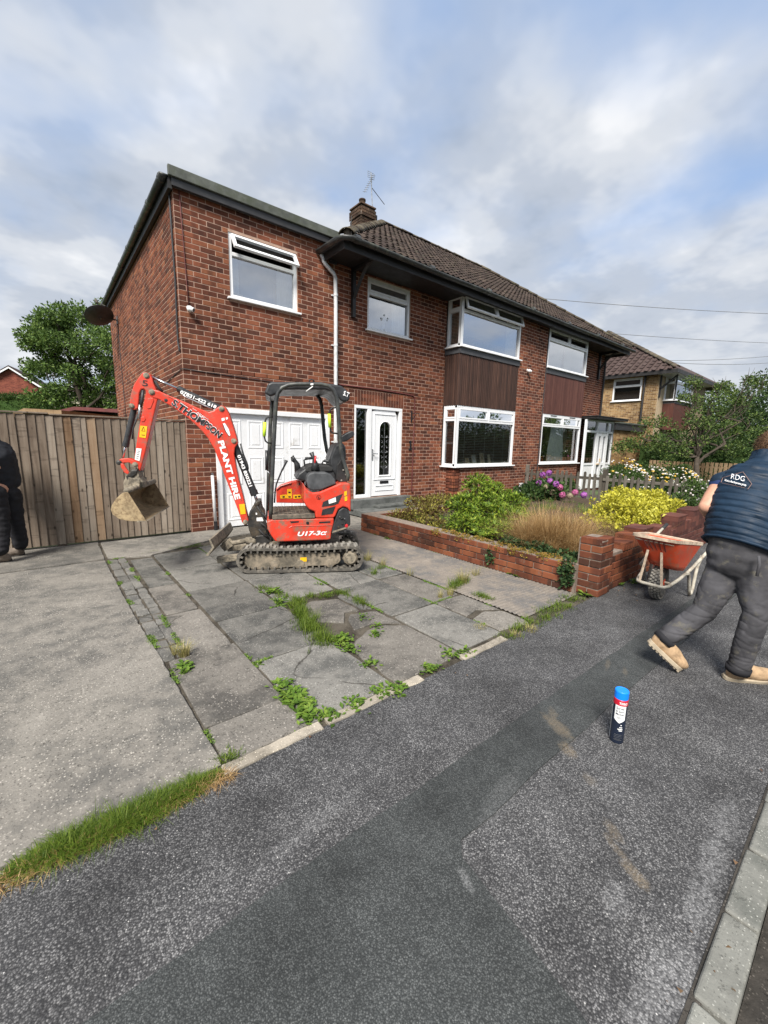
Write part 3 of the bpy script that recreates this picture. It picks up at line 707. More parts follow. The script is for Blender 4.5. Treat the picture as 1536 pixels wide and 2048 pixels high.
def core(mb, F, u0, u1, z0, z1, openings, thick=0.26):
    us = sorted({u0, u1, *[a for o in openings for a in o[:2] if u0 < a < u1]})
    for a, c in zip(us, us[1:]):
        m = (a + c) / 2
        for p, q in intervals(z0, z1, [(o[2], o[3]) for o in openings if o[0] < m < o[1]]):
            mb.fbox(F, a, c, -thick, 0.0, p, q)
def brickwork(walls, parent, m, single=300, name='brick', extra=None):
    """walls: list of (F, u0, u1, z0, z1, openings). The bricks that show largest become pieces, the rest one mesh."""
    allb = []; rnd = random.Random(3)
    for F, u0, u1, z0, z1, op in walls:
        O, e, n = F
        for a, c, p, q, full in bricks_of(u0, u1, z0, z1, op):
            ctr = O + e * ((a + c) / 2) + Vector((0, 0, (p + q) / 2)); area = 0.0
            if full and (CAM - ctr).dot(n) > 0:
                A = proj(O + e * a + Vector((0, 0, p))); B = proj(O + e * c + Vector((0, 0, q)))
                if A[2] > 0 and 0 < A[0] < 1536 and 0 < A[1] < 2048: area = abs(B[0] - A[0]) * abs((q - p) * FPX / A[2])
            allb.append((area, F, a, c, p, q, ctr))
    order = sorted(range(len(allb)), key=lambda i: -allb[i][0])
    pick = set(i for i in order[:single] if allb[i][0] > 0)
    me = full_brick_mesh(name, m); rest = MB()
    for i, (area, F, a, c, p, q, ctr) in enumerate(allb):
        if i in pick:
            e, n = F[1], F[2]; Z = Vector((0, 0, 1))
            mt = Matrix((e, -n, Z)).transposed().to_4x4(); mt.translation = ctr + n * rnd.uniform(-.0012, .0012)
            shared(name, me, parent, mt)
        else: brick_box(rest, F, a, c, p, q, rnd=rnd)
    if rest.v:
        if extra: extra(rest)
        o = rest.build('brickwork', m, parent, fix=False); o['kind'] = 'stuff'

house = thing('semi_detached_house', (7, 3, 0), 'red brick pair of semi-detached houses with white windows behind the mini excavator', 'house')
F0 = FRONT(0.0); FB = FRONT(-0.45)
FS = (Vector((0, 0, 0)), Vector((0, 1, 0)), Vector((-1, 0, 0)))        # gable side of the extension
FR = (Vector((5.80, 0, 0)), Vector((0, -1, 0)), Vector((-1, 0, 0)))    # return of the projecting centre
EXT_W = (0.77, 1.95, 3.70, 4.69); GAR = (0.43, 2.60, 0.0, 2.01); DOOR = (3.19, 4.49, 0.33, 2.25); W2 = (3.49, 4.64, 3.71, 4.72)
SOLD = (3.19, 4.52, 2.25, 2.55)
opA = [EXT_W, GAR, DOOR, W2, SOLD]
opB = [(5.80, 8.15, 0.97, 4.85), (9.54, 11.90, 0.97, 4.85)]
wallsp = [(F0, 0.0, 2.72, 0.0, 5.02, opA), (F0, 2.72, 5.80, 0.0, 4.84, opA), (FR, 0.0, 0.45, 0.0, 0.97, []), (FB, 5.80, 11.90, 0.0, 4.84, opB), (F0, 11.90, 14.20, 0.0, 4.84, []),
          (FS, 0.0, 7.2, 0.0, 5.02, [])]
mb = MB()
core(mb, F0, 0.0, 5.80, 0.0, 4.84, [EXT_W, GAR, DOOR, W2]); core(mb, F0, 0.0, 2.72, 4.84, 5.02, [])
core(mb, FR, 0.0, 0.45, 0.0, 0.97, [], 0.20)
core(mb, FB, 5.80, 11.90, 0.0, 4.84, opB); core(mb, F0, 11.90, 14.20, 0.0, 4.84, [])
core(mb, (Vector((0, 0.261, 0)), FS[1], FS[2]), 0.0, 6.94, 0.0, 5.02, [], 0.26)
mb.box(0.27, 14.20, 6.9, 7.2, 0.0, 4.84); mb.box(13.94, 14.20, 0.27, 6.9, 0.0, 4.84)     # back and far gable
mb.box(0.5, 13.9, 1.9, 2.0, 0.0, 4.8)                                                       # inner wall so that no light leaks through the rooms
mb.box(0.27, 13.9, 0.0, 6.9, 2.55, 2.62)                                                    # floor between storeys
wall = mb.build('wall', M['mortar'], house)
def soldier(rest):
    k = 0; u = SOLD[0]
    while u < SOLD[1] - 0.02:
        brick_box(rest, F0, u + .004, min(SOLD[1], u + 0.0737) - .004, SOLD[2] + .008, SOLD[3] - .006); u += 0.0737
brickwork(wallsp, wall, M['brick'], 300, extra=soldier)

# ---------------------------------------------------------------- windows
def pane(F, u0, u1, z0, z1, n, parent, glass):
    O, e, nn = F; P = lambda u, z: O + e * u + nn * n + Vector((0, 0, z))
    mb = MB(); mb.poly([P(u0, z0), P(u1, z0), P(u1, z1), P(u0, z1)]); return mb.build('pane', M[glass], parent, fix=False)
def sash(F, u0, u1, z0, z1, n, parent, glass, bar=0.045, open_deg=0.0, name='sash'):
    """framed light, hinged at its top edge when open"""
    O, e, nn = F; a = R(open_deg); up = Vector((0, 0, 1))
    dn = (-up * math.cos(a) + nn * math.sin(a)); ot = (nn * math.cos(a) + up * math.sin(a))
    H = O + e * u0 + nn * n + up * z1; w = u1 - u0; h = z1 - z0
    mb = MB()
    def bx(x0, x1, y0, y1, t0=-0.022, t1=0.022):
        mb.add([H + e * x + dn * y + ot * t for t in (t0, t1) for x, y in ((x0, y0), (x1, y0), (x1, y1), (x0, y1))], [(0,3,2,1),(4,5,6,7),(0,1,5,4),(1,2,6,5),(2,3,7,6),(3,0,4,7)])
    bx(0, w, 0, bar); bx(0, w, h - bar, h); bx(0, bar, bar, h - bar); bx(w - bar, w, bar, h - bar)
    f = mb.build(name, M['upvc'], parent, bevel=0.006)
    g = MB(); g.poly([H + e * x + dn * y for x, y in ((bar, bar), (w - bar, bar), (w - bar, h - bar), (bar, h - bar))]); g.build('pane', M[glass], parent, fix=False)
    return f
def window(F, u0, u1, z0, z1, parent, top=0.27, lights=1, opened=(), glass='glass', depth=0.0, sill=True, fr=0.055, mull=(), name='window', sill_ext=0.05, vents=False, fl=None, frr=None):
    """white frame with a fixed light below and top-hung fanlights above"""
    mb = MB(); n0, n1 = depth - 0.075, depth + 0.0
    fl = fr if fl is None else fl; frr = fr if frr is None else frr
    mb.fbox(F, u0, u1, n0, n1, z1 - fr, z1); mb.fbox(F, u0, u1, n0, n1, z0, z0 + fr)
    mb.fbox(F, u0, u0 + fl, n0, n1, z0 + fr, z1 - fr); mb.fbox(F, u1 - frr, u1, n0, n1, z0 + fr, z1 - fr)
    zt = z1 - top
    mb.fbox(F, u0 + fl, u1 - frr, n0, n1 - 0.003, zt - 0.028, zt + 0.028)
    cells = [u0 + fl] + [u0 + fl + (u1 - u0 - fl - frr) * k / lights for k in range(1, lights)] + [u1 - frr]
    for c in cells[1:-1]: mb.fbox(F, c - 0.025, c + 0.025, n0, n1 - 0.002, zt + 0.028, z1 - fr)
    for c in mull: mb.fbox(F, c - 0.03, c + 0.03, n0, n1 - 0.002, z0 + fr, zt - 0.028)
    w = mb.build(name, M['upvc'], parent, bevel=0.005)
    pane(F, u0 + fl, u1 - frr, z0 + fr, zt - 0.028, depth - 0.045, w, glass)
    for k in range(lights):
        a = cells[k] + (0.025 if k else 0); c = cells[k + 1] - (0.025 if k < lights - 1 else 0); op = opened[k] if k < len(opened) else 0.0
        if op: sash(F, a - 0.02, c + 0.02, zt - 0.0, z1 - fr + 0.02, depth + 0.022, w, glass, 0.05, op)
        else: sash(F, a + 0.001, c - 0.001, zt + 0.029, z1 - fr - 0.001, depth - 0.018, w, glass, 0.038)
        if vents:
            v = MB(); v.fbox(F, (a + c) / 2 - 0.17, (a + c) / 2 + 0.17, depth + 0.001, depth + 0.014, z1 - fr + 0.012, z1 - fr + 0.032); v.build('vent', M['grey_plastic'], w)
    if sill:
        s = MB(); s.fbox(F, u0 - sill_ext, u1 + sill_ext, depth - 0.07, depth + 0.075, z0 - 0.032, z0 - 0.001); s.build('sill', M['upvc'], w, bevel=0.006)
    return w
window(F0, EXT_W[0], EXT_W[1], EXT_W[2] + .03, EXT_W[3], house, top=0.30, opened=(33,), depth=-0.015)
window(F0, W2[0], W2[1], W2[2] + .03, W2[3], house, top=0.28, depth=-0.02)
window(FB, 5.80, 8.15, 3.72, 4.83, house, top=0.33, lights=2, opened=(17, 17), depth=0.0, fl=0.085)
window(FB, 5.80, 8.15, 0.98, 2.40, house, top=0.33, lights=2, depth=0.0, glass='glass_low', fl=0.085)
window(FB, 9.54, 11.90, 3.73, 4.81, house, top=0.33, lights=2, depth=0.0, vents=True)
window(FB, 9.54, 11.90, 0.99, 2.43, house, top=0.33, lights=2, depth=0.0, glass='glass_low', vents=True)
# side lights of the corner bay
window(FR, 0.03, 0.448, 3.72, 4.83, house, top=0.33, depth=0.0, sill_ext=0.0, frr=0.02)
window(FR, 0.03, 0.448, 0.98, 2.40, house, top=0.33, depth=0.0, sill_ext=0.0, glass='glass_low', frr=0.02)
# cladding boards and the lead apron under the upper windows
def cladding(F, u0, u1, z0, z1, m, parent, wb=0.066, depth=0.012):
    back = MB(); back.fbox(F, u0, u1, -0.10, -0.004, z0, z1); p = back.build('cladding', M['black_paint'], parent)
    u = u0
    while u < u1 - 0.01:
        e = min(u1, u + wb); bb = MB(); O, ee, nn = F
        P = lambda uu, k, z: O + ee * uu + nn * k + Vector((0, 0, z))
        a, c = u + 0.004, e - 0.004
        bb.add([P(a, -0.004, z0), P(a + .010, depth, z0), P(c - .010, depth, z0), P(c, -0.004, z0), P(a, -0.004, z1), P(a + .010, depth, z1), P(c - .010, depth, z1), P(c, -0.004, z1)],
               [(0, 1, 5, 4), (1, 2, 6, 5), (2, 3, 7, 6), (0, 3, 2, 1), (4, 5, 6, 7)])
        bb.build('board', M[m], p); u = e
    return p
cladding(FB, 5.80, 8.15, 2.405, 3.60, 'cladding', house); cladding(FR, 0.0, 0.452, 2.405, 3.60, 'cladding', house)
cladding(FB, 9.545, 11.90, 2.435, 3.60, 'cladding_red', house)
mb = MB(); mb.fbox(FB, 5.785, 8.16, -0.02, 0.028, 3.56, 3.685); mb.fbox(FR, -0.0, 0.44, -0.02, 0.024, 3.56, 3.684); mb.build('flashing', M['lead'], house)
mb = MB(); mb.fbox(FB, 9.53, 11.91, -0.02, 0.028, 3.56, 3.685); mb.build('flashing', M['lead'], house)
# ---------------------------------------------------------------- garage door
fr = MB(); n0, n1 = -0.06, 0.012
fr.fbox(F0, GAR[0], GAR[1], n0, n1, 1.93, 2.01); fr.fbox(F0, GAR[0], GAR[0] + 0.085, n0, n1, 0.0, 1.93); fr.fbox(F0, GAR[1] - 0.085, GAR[1], n0, n1, 0.0, 1.93)
gf = fr.build('garage_door', M['garage_white'], house, bevel=0.006)
g = MB(); g.fbox(F0, GAR[0] + .085, GAR[1] - .085, -0.075, -0.045, 0.02, 1.93); g.build('leaf', M['garage_white'], gf)
x0, x1 = GAR[0] + 0.115, GAR[1] - 0.115; nc, nr = 5, 3
for r in range(nr):
    for c in range(nc):
        ua = x0 + (x1 - x0) * c / nc + 0.05; uc = x0 + (x1 - x0) * (c + 1) / nc - 0.05; za = 0.05 + 1.85 * r / nr + 0.065; zc = 0.05 + 1.85 * (r + 1) / nr - 0.065
        p = MB(); O, e, nn = F0; P = lambda u, k, z: O + e * u + nn * k + Vector((0, 0, z)); b1, b2 = 0.022, 0.055
        rings = [(0.0, -0.0448), (b1, -0.037), (b2, -0.0445), (b2 + .02, -0.038)]; vs = []; fs = []
        for i, (d, k) in enumerate(rings): vs += [P(ua + d, k, za + d), P(uc - d, k, za + d), P(uc - d, k, zc - d), P(ua + d, k, zc - d)]
        for i in range(3):
            for j in range(4): fs.append((i * 4 + j, i * 4 + (j + 1) % 4, i * 4 + 4 + (j + 1) % 4, i * 4 + 4 + j))
        fs.append((12, 13, 14, 15)); p.add(vs, fs); p.build('panel', M['garage_white'], gf)
# ---------------------------------------------------------------- front door with side light
d = MB(); u0, u1, z0, z1 = DOOR; n0, n1 = -0.075, 0.0
d.fbox(F0, u0, u1, n0, n1, z1 - .065, z1); d.fbox(F0, u0, u0 + .05, n0, n1, z0, z1 - .065); d.fbox(F0, u1 - .08, u1, n0, n1, z0, z1 - .065)
d.fbox(F0, 3.53, 3.64, n0, n1, z0, z1 - .065); d.fbox(F0, u0 + .05, 3.53, n0, n1, z0, z0 + .07)
door = d.build('front_door', M['upvc'], house, bevel=0.006)
pane(F0, u0 + .05, 3.53, z0 + .07, z1 - .065, -0.05, door, 'glass_dark')
l0, l1, zb, zt = 3.645, 4.405, z0 + 0.02, z1 - .07
ax0, ax1, az0, arch = 3.875, 4.175, 0.80, 1.79     # arched light in the leaf
def arch_pts(x0, x1, zlo, zc, k=14):
    cx, r = (x0 + x1) / 2, (x1 - x0) / 2
    return [(x0, zlo), (x1, zlo)] + [(cx + r * math.cos(math.pi * i / k), zc + r * math.sin(math.pi * i / k)) for i in range(k + 1)]
leaf = MB(); P = lambda u, z, k: Vector((u, -k, z))
arc = arch_pts(ax0, ax1, az0, arch)
# the leaf as a ring between its outline and the arch
outer = [(l0, zb), (l1, zb)]; k = 14
for i in range(k + 1):
    t = i / k; outer.append((l1, zb + (zt - zb) * min(1, 0.55 + t * 1.0)) if t < 0.3 else ((l1 + (l0 - l1) * (t - 0.3) / 0.4, zt) if t <= 0.7 else (l0, zt - (zt - zb) * 0.45 * (t - 0.7) / 0.3)))
nA = len(arc); vs = [P(u, z, -0.02) for u, z in outer] + [P(u, z, -0.02) for u, z in arc]
leaf.add(vs, [(i, (i + 1) % nA, nA + (i + 1) % nA, nA + i) for i in range(nA)])
leaf.add([P(u, z, -0.02) for u, z in arc] + [P(u, z, -0.055) for u, z in arc], [(i, (i + 1) % nA, nA + (i + 1) % nA, nA + i) for i in range(nA)])
lf = leaf.build('leaf', M['upvc'], door)
tr = MB(); big = arch_pts(ax0 - .04, ax1 + .04, az0 - .045, arch); sm = arch_pts(ax0 - .012, ax1 + .012, az0 - .012, arch)
tr.add([P(u, z, -0.019) for u, z in big] + [P(u, z, -0.006) for u, z in sm] + [P(u, z, -0.021) for u, z in arc],
       [(i, (i + 1) % nA, nA + (i + 1) % nA, nA + i) for i in range(nA)] + [(nA + i, nA + (i + 1) % nA, 2 * nA + (i + 1) % nA, 2 * nA + i) for i in range(nA)])
def ring_mould(mb, a, c, p, q, w=0.025):
    for (x0, x1, y0, y1) in ((a, c, p, p + w), (a, c, q - w, q), (a, a + w, p + w, q - w), (c - w, c, p + w, q - w)): mb.fbox(F0, x0, x1, -0.021, -0.008, y0, y1)
ring_mould(tr, l0 + .07, l1 - .07, 0.70, zt - .07, 0.02); ring_mould(tr, l0 + .12, l1 - .12, 0.46, 0.58, 0.016)
tr.build('moulding', M['upvc'], door, bevel=0.004)
gp = MB(); gp.poly([P(u, z, -0.045) for u, z in arc]); gp.build('pane', M['glass_dark'], door, fix=False)
lead = MB()
for (a, c) in (((3.90, .98), (4.15, .98)), ((3.90, 1.30), (4.15, 1.30)), ((3.90, 1.62), (4.15, 1.62)), ((4.025, .80), (4.025, 1.92))): lead.beam(P(*a, -0.042), P(*c, -0.042), .006, .006)
for k in range(7):
    cz = 0.95 + 0.11 * k
    for s in (-1, 1): lead.tube([P(4.025 + s * (.03 + .05 * abs(math.sin(t * .9 + k))), cz + .05 * t / 3, -0.041) for t in range(4)], 0.005, 5)
lead.build('leaded_pattern', M['galv'], door)
lb = MB(); lb.fbox(F0, 3.90, 4.14, -0.02, -0.008, 0.615, 0.675); lb.build('letterbox', M['ink_black'], door, bevel=.004)
h = MB(); h.fbox(F0, 3.672, 3.70, -0.02, -0.008, 1.13, 1.36); h.tube([(3.686, 0.0, 1.27), (3.686, -0.035, 1.27), (3.80, -0.04, 1.262)], 0.009, 8); h.build('handle', M['galv'], door)
# steps at the front door
s = MB(); s.box(3.02, 4.66, -0.20, 0.0, 0.13, 0.325); s.build('threshold', M['step_grey'], house, bevel=0.01)
s = MB(); s.box(3.05, 4.95, -0.62, -0.001, 0.02, 0.145); s.box(3.55, 4.95, -0.42, -0.002, 0.145, 0.20); s.build('door_step', M['step_grey'], house, bevel=0.012)
# ---------------------------------------------------------------- rooms, curtains
rm = MB()
for (a, c, p, q, y) in ((.7, 2.05, 3.5, 4.83, 1.2), (3.4, 4.7, 3.5, 4.83, 1.2)): rm.box(a, c, y, y + .03, p, q)
rm.build('room_wall', M['room_wall'], house)
# ---------------------------------------------------------------- main hipped roof
EX0, EX1, EY0, EY1, EZ = 2.42, 14.42, -0.78, 6.78, 4.86
RY, RZ = 3.0, 7.56; run = RY - EY0; RX0, RX1 = EX0 + run, EX1 - run
deck = MB()
deck.add([(EX0, EY0, EZ), (EX1, EY0, EZ), (EX1, EY1, EZ), (EX0, EY1, EZ), (RX0, RY, RZ), (RX1, RY, RZ)], [(0, 1, 5, 4), (1, 2, 5), (2, 3, 4, 5), (3, 0, 4), (3, 2, 1, 0)])
roof = deck.build('roof', M['roof_tile'], house)
# pantiles: one tile, copied course by course up the front slope
SL = math.hypot(run, RZ - EZ); vup = Vector((0, run, RZ - EZ)) / SL; vn = Vector((0, -(RZ - EZ), run)) / SL
TW, TG = 0.158, 0.25
def tile_mesh(name, m, w=TW, g=TG):
    mb = MB(); prof = [(-w/2, .012), (-w*.36, .026), (-w*.2, .030), (-w*.05, .022), (w*.06, .009), (w*.3, .006), (w*.5, .011)]
    L = g + 0.06; vs = []; th = 0.017
    for y, lift in ((0.0, 0.024), (L, 0.0)):
        for x, h in prof: vs.append((x, y, h + lift))
        for x, h in prof: vs.append((x, y, h + lift - th))
    n = len(prof); fs = []
    for i in range(n - 1): fs += [(i, i + 1, 2 * n + i + 1, 2 * n + i), (n + i, i + n + 1, i + 1, i)]
    fs += [(0, 2 * n, 3 * n, n), (n - 1, 2 * n - 1, 4 * n - 1, 3 * n - 1)]
    mb.add(vs, fs); me = mb.mesh(name, fix=True); me.materials.append(m); return me
def tile_slope(P0, ex, up, nrm, halfw_at, rows, m, parent, single, name='tile', x0=0.0, x1=1.0):
    """P0 eave start; halfw_at(row distance)->(xa, xb)"""
    me = tile_mesh(name, M[m]); items = []
    rt = random.Random(8)
    for r in range(rows):
        s = r * TG - 0.03; xa, xb = halfw_at(s + TG * 0.6)
        k = math.ceil((xa - x0) / TW)
        while x0 + k * TW < xb:
            c = P0 + ex * (x0 + k * TW) + up * s + nrm * 0.004
            mt = Matrix((ex, up, nrm)).transposed().to_4x4(); mt = mt @ Matrix.Rotation(rt.gauss(0, .008), 4, 'Z') @ Matrix.Rotation(rt.gauss(0, .010), 4, 'X'); mt.translation = c + nrm * rt.uniform(-.004, .005)
            p = proj(c); vis = (CAM - c).dot(nrm) > 0 and 0 < p[0] < 1536 and 0 < p[1] < 2048 and p[2] > 0
            items.append((p[2] if vis else 1e9, mt)); k += 1
    items.sort(key=lambda a: a[0]); rest = MB()
    tv = [v.co.copy() for v in me.vertices]; tf = [tuple(p.vertices) for p in me.polygons]
    for i, (d, mt) in enumerate(items):
        if i < single and d < 1e8: shared(name, me, parent, mt)
        else: rest.add([mt @ v for v in tv], tf)
    if rest.v: o = rest.build('tiles', M[m], parent, fix=False); o['kind'] = 'stuff'
sl2 = run / SL
tile_slope(Vector((0, EY0 - 0.02, EZ + .01)), Vector((1, 0, 0)), vup, vn, lambda s: (EX0 + max(0, s) * sl2 + 0.03, EX1 - max(0, s) * sl2 - 0.03), int(SL / TG) + 1, 'roof_tile', roof, 300)
# ridge and hip tiles, each one a piece
def ridge_line(a, c, parent, m='ridge_tile', r=0.125, L=0.36, name='ridge_tile', lift=0.0):
    a = Vector(a); c = Vector(c); d = (c - a); n = max(1, int(d.length / L)); d.normalize(); side = d.cross(Vector((0, 0, 1))).normalized(); up = side.cross(d); rr = random.Random(int(a.x * 100))
    for i in range(n):
        p = a.lerp(c, i / n) + up * lift; q = a.lerp(c, (i + 1.04) / n) + up * lift; mb = MB(); vs = []; k = 7
        for pt, r2 in ((p, r * 1.06), (q, r * 0.98)):
            off = Vector((rr.gauss(0, .004), rr.gauss(0, .004), rr.gauss(0, .004)))
            for ri in (r2, r2 - 0.02):
                for j in range(k): 
                    g = math.pi * (0.06 + 0.88 * j / (k - 1)); vs.append(pt + off + side * (math.cos(g) * ri) + up * (math.sin(g) * ri * 0.82 - 0.05))
        fs = []
        for j in range(k - 1): fs += [(j, j + 1, 2*k + j + 1, 2*k + j), (k + j, k + j + 1, j + 1, j), (2*k + j, 2*k + j + 1, 3*k + j + 1, 3*k + j), (3*k+j, 3*k+j+1, k+j+1, k+j)]
        fs += [(0, 2*k, 3*k, k), (k-1, 2*k-1, 4*k-1, 3*k-1)]
        mb.add(vs, fs); mb.build(name, M[m], parent, smooth=True)
ridge_line((RX0 - .05, RY, RZ + .06), (RX1 + .05, RY, RZ + .06), roof)
ridge_line((EX0 + .06, EY0 + .05, EZ + .09), (RX0, RY, RZ + .07), roof, r=0.14)
ridge_line((EX1 - .06, EY0 + .05, EZ + .09), (RX1, RY, RZ + .07), roof, r=0.14)
# mortar bedding broken open at the foot of the left hip
mb = MB(); mb.ball((EX0 + .16, EY0 + .12, EZ + .12), (.10, .08, .09), 9, 6); mb.build('mortar_bed', M['mortar_grey'], roof, smooth=True)
mb = MB(); mb.beam((EX0 + .14, EY0 + .02, EZ + .05), (EX0 + .13, EY0 + .0, EZ + .34), .012, .025); mb.build('hip_iron', M['steel_dark'], roof)
# soffit, fascia, gutters
s = MB(); s.box(EX0 + .04, EX1 - .04, EY0 + .08, 0.0, EZ - 0.10, EZ - 0.075); s.box(EX0 + .04, 2.72, 0.0, 1.2, EZ - .10, EZ - .075); s.build('soffit', M['black_paint'], house)
s = MB(); s.box(EX0 + .02, EX1 - .02, EY0 + .05, EY0 + .078, EZ - 0.17, EZ + 0.0); s.box(EX0 + .02, EX0 + .045, EY0 + .08, 0.0, EZ - .17, EZ); s.box(EX1 - .045, EX1 - .02, EY0 + .08, 5, EZ - .17, EZ); s.build('fascia_board', M['black_paint'], house)
def gutter(path, r, name='gutter', m='black_gutter', brackets=0):
    """half-round channel along a path"""
    mb = MB(); path = [Vector(p) for p in path]; k = 9; n = len(path); vs = []
    for i in range(n):
        d = (path[min(n-1, i+1)] - path[max(0, i-1)]).normalized(); sd = d.cross(Vector((0, 0, 1))).normalized()
        for ri in (r, r - 0.006):
            for j in range(k):
                g = math.pi * (1 + j / (k - 1)); vs.append(path[i] + sd * (math.cos(g) * ri) + Vector((0, 0, math.sin(g) * ri)))
    fs = []
    for i in range(n - 1):
        for o in (0, k):
            for j in range(k - 1):
                a = i * 2 * k + o + j; fs.append((a, a + 1, a + 2 * k + 1, a + 2 * k))
        for j in (0, k - 1): a = i * 2 * k + j; fs.append((a, a + k, a + 3 * k, a + 2 * k))
    for i in (0, n - 1): fs.append(tuple(i * 2 * k + j for j in range(k)))
    mb.add(vs, fs); return mb.build(name, M[m], house, smooth=True)
gutter([(2.36, -0.03, EZ - .01), (2.36, -0.66, EZ - .012), (2.40, -0.78, EZ - .012), (2.50, -0.84, EZ - .012)] + [(2.5 + 0.6 * k, -0.84, EZ - .012 - .001 * k + 0.004 * math.sin(k * 1.3)) for k in range(1, 20)] + [(14.46, -.84, EZ - .03)], 0.062)
for gx in (2.62, 4.4, 6.2, 8.0, 9.8, 11.6, 13.4):
    mb = MB(); mb.tube([(gx - .05, -0.84, EZ - .015), (gx + .05, -.84, EZ - .015)], 0.066, 12); mb.build('gutter_joint', M['black_gutter'], house)
# overflow elbow and white downpipe
mb = MB(); mb.tube([(2.40, -.05, EZ - .06), (2.44, -.06, EZ - .12), (2.45, -.065, EZ - .17), (2.48, -.07, EZ - .21), (2.65, -.07, EZ - .32), (2.69, -.07, EZ - .38), (2.70, -.07, 4.0)] + [(2.70, -.07, z) for z in (3, 2, 1, 0.02)], 0.036, 10)
dp = mb.build('downpipe', M['white_pipe'], house, smooth=True)
for z in (4.18, 3.3, 2.42, 1.5): 
    mb = MB(); mb.tube([(2.70, -.07, z - .02), (2.70, -.07, z + .02)], 0.043, 10); mb.box(2.64, 2.76, -.03, -.005, z - .012, z + .012); mb.build('pipe_clip', M['white_pipe'], dp)
# carved timber brackets under the wide eaves
for bx in (3.12, 13.70):
    mb = MB(); mb.box(bx - .035, bx + .035, -.075, -.009, 3.88, EZ - .10)
    arc = [(bx, -.06 - .58 * t, 4.22 + .50 * math.sin(t * math.pi / 2)) for t in [i / 8 for i in range(9)]]
    mb.tube(arc, 0.036, 4); mb.beam((bx, -.05, EZ - .135), (bx, -.70, EZ - .135), .06, .065)
    mb.build('eaves_bracket', M['black_paint'], house)
# ---------------------------------------------------------------- flat roof of the extension
mb = MB(); mb.box(-0.03, 2.74, -0.10, -0.075, 5.00, 5.145); mb.build('fascia_board', M['fascia'], house)
mb = MB(); mb.box(-0.075, 2.76, -0.135, -0.085, 5.10, 5.235); mb.build('roof_trim', M['roof_trim'], house, bevel=0.008)
mb = MB(); mb.box(-0.02, 2.75, -0.085, 7.3, 5.02, 5.17); mb.build('flat_roof', M['roof_felt'], house)
mb = MB(); mb.box(-0.075, -0.02, -0.07, 7.34, 4.96, 5.12); mb.build('fascia_board', M['black_paint'], house)
gutter([(-0.125, -0.08, 5.12)] + [(-0.125, y, 5.118 - .004 * y) for y in range(1, 8)] + [(-.125, 7.42, 5.09)], 0.055)
for gy in (0.05, 0.9, 1.9, 2.9, 3.9, 4.9, 5.9, 6.9):
    mb = MB(); mb.tube([(-.125, gy - .02, 5.115 - .004 * gy), (-.125, gy + .02, 5.115 - .004 * gy)], 0.061, 10); mb.build('gutter_joint', M['black_gutter'], house)
mb = MB(); mb.box(2.60, 2.74, -0.05, -0.01, 4.72, 5.0); mb.build('flashing', M['lead'], house)
# ---------------------------------------------------------------- chimney
ch = MB(); ch.box(5.50, 5.93, 3.02, 3.48, 6.7, 7.60); ch.box(5.47, 5.96, 2.99, 3.51, 7.60, 7.70); chim = ch.build('chimney', M['mortar_grey'], house)
rest = MB(); rc = random.Random(2)
for (F, L) in (((Vector((5.47, 2.985, 0)), Vector((1, 0, 0)), Vector((0, -1, 0))), .49), ((Vector((5.465, 2.99, 0)), Vector((0, 1, 0)), Vector((-1, 0, 0))), .52)):
    for a, c, p, q, full in bricks_of(0, L, 6.75, 7.80): brick_box(rest, F, a, c, p, q, rnd=rc) if p < 7.56 else brick_box(rest, (F[0] + F[2] * .03, F[1], F[2]), a, c, p, q, rnd=rc)
rest.box(5.48, 5.95, 3.0, 3.5, 7.55, 7.86)
o = rest.build('brickwork', M['brick_chimney'], chim); o['kind'] = 'stuff'
mb = MB(); mb.box(5.45, 5.97, 2.97, 3.52, 7.86, 7.90); mb.lathe([(.085, 7.88), (.085, 8.0), (.095, 8.0), (.095, 8.04), (.07, 8.04)], (Vector((5.60, 3.12, 0)), Vector((1,0,0)), Vector((0,1,0)), Vector((0,0,1))), 14); mb.build('chimney_cap', M['brick_chimney'], chim, bevel=.01)
# ---------------------------------------------------------------- glazed porch of the right-hand house
py, pz = -0.62, 2.40; FP = FRONT(py)
mb = MB()
for (a, c) in ((11.95, 12.02), (12.74, 12.84), (13.56, 13.64), (13.98, 14.06)): mb.fbox(FP, a, c, -.07, 0, 0.10, pz)
for (z0_, z1_) in ((pz - .06, pz), (1.98, 2.05)): mb.fbox(FP, 12.0, 14.0, -.065, -.004, z0_, z1_)
mb.fbox(FP, 12.02, 12.74, -.065, -.01, .90, .97); mb.fbox(FP, 12.02, 12.74, -.05, -.03, .12, .90); mb.fbox(FP, 13.64, 13.98, -.065, -.01, .90, .97); mb.fbox(FP, 13.64, 13.98, -.05, -.03, .12, .90)
mb.box(13.99, 14.05, py, 0, .1, pz)
porch = mb.build('porch', M['upvc'], house, bevel=.005)
for (a, c, p, q) in ((12.02, 12.74, .97, 1.98), (12.02, 12.74, 2.05, pz - .06), (12.84, 13.56, 2.05, pz - .06), (13.64, 13.98, .97, 1.98), (13.64, 13.98, 2.05, pz - .06)): pane(FP, a, c, p, q, -.04, porch, 'glass_low')
for (a, c) in ((12.85, 13.195), (13.205, 13.55)):
    dd = MB(); 
    for (x0, x1, z0_, z1_) in ((a, a + .085, .1, 1.97), (c - .085, c, .1, 1.97), (a + .085, c - .085, 1.87, 1.97), (a + .085, c - .085, .10, .25), (a + .085, c - .085, .88, .98)): dd.fbox(FP, x0, x1, -.06, -.002, z0_, z1_)
    lf = dd.build('porch_door', M['upvc'], porch, bevel=.004)
for (a, c, p, q) in ((12.935, 13.11, .98, 1.87), (13.29, 13.465, .98, 1.87), (12.935, 13.11, .25, .88), (13.29, 13.465, .25, .88)): pane(FP, a, c, p, q, -.04, porch, 'glass_low')
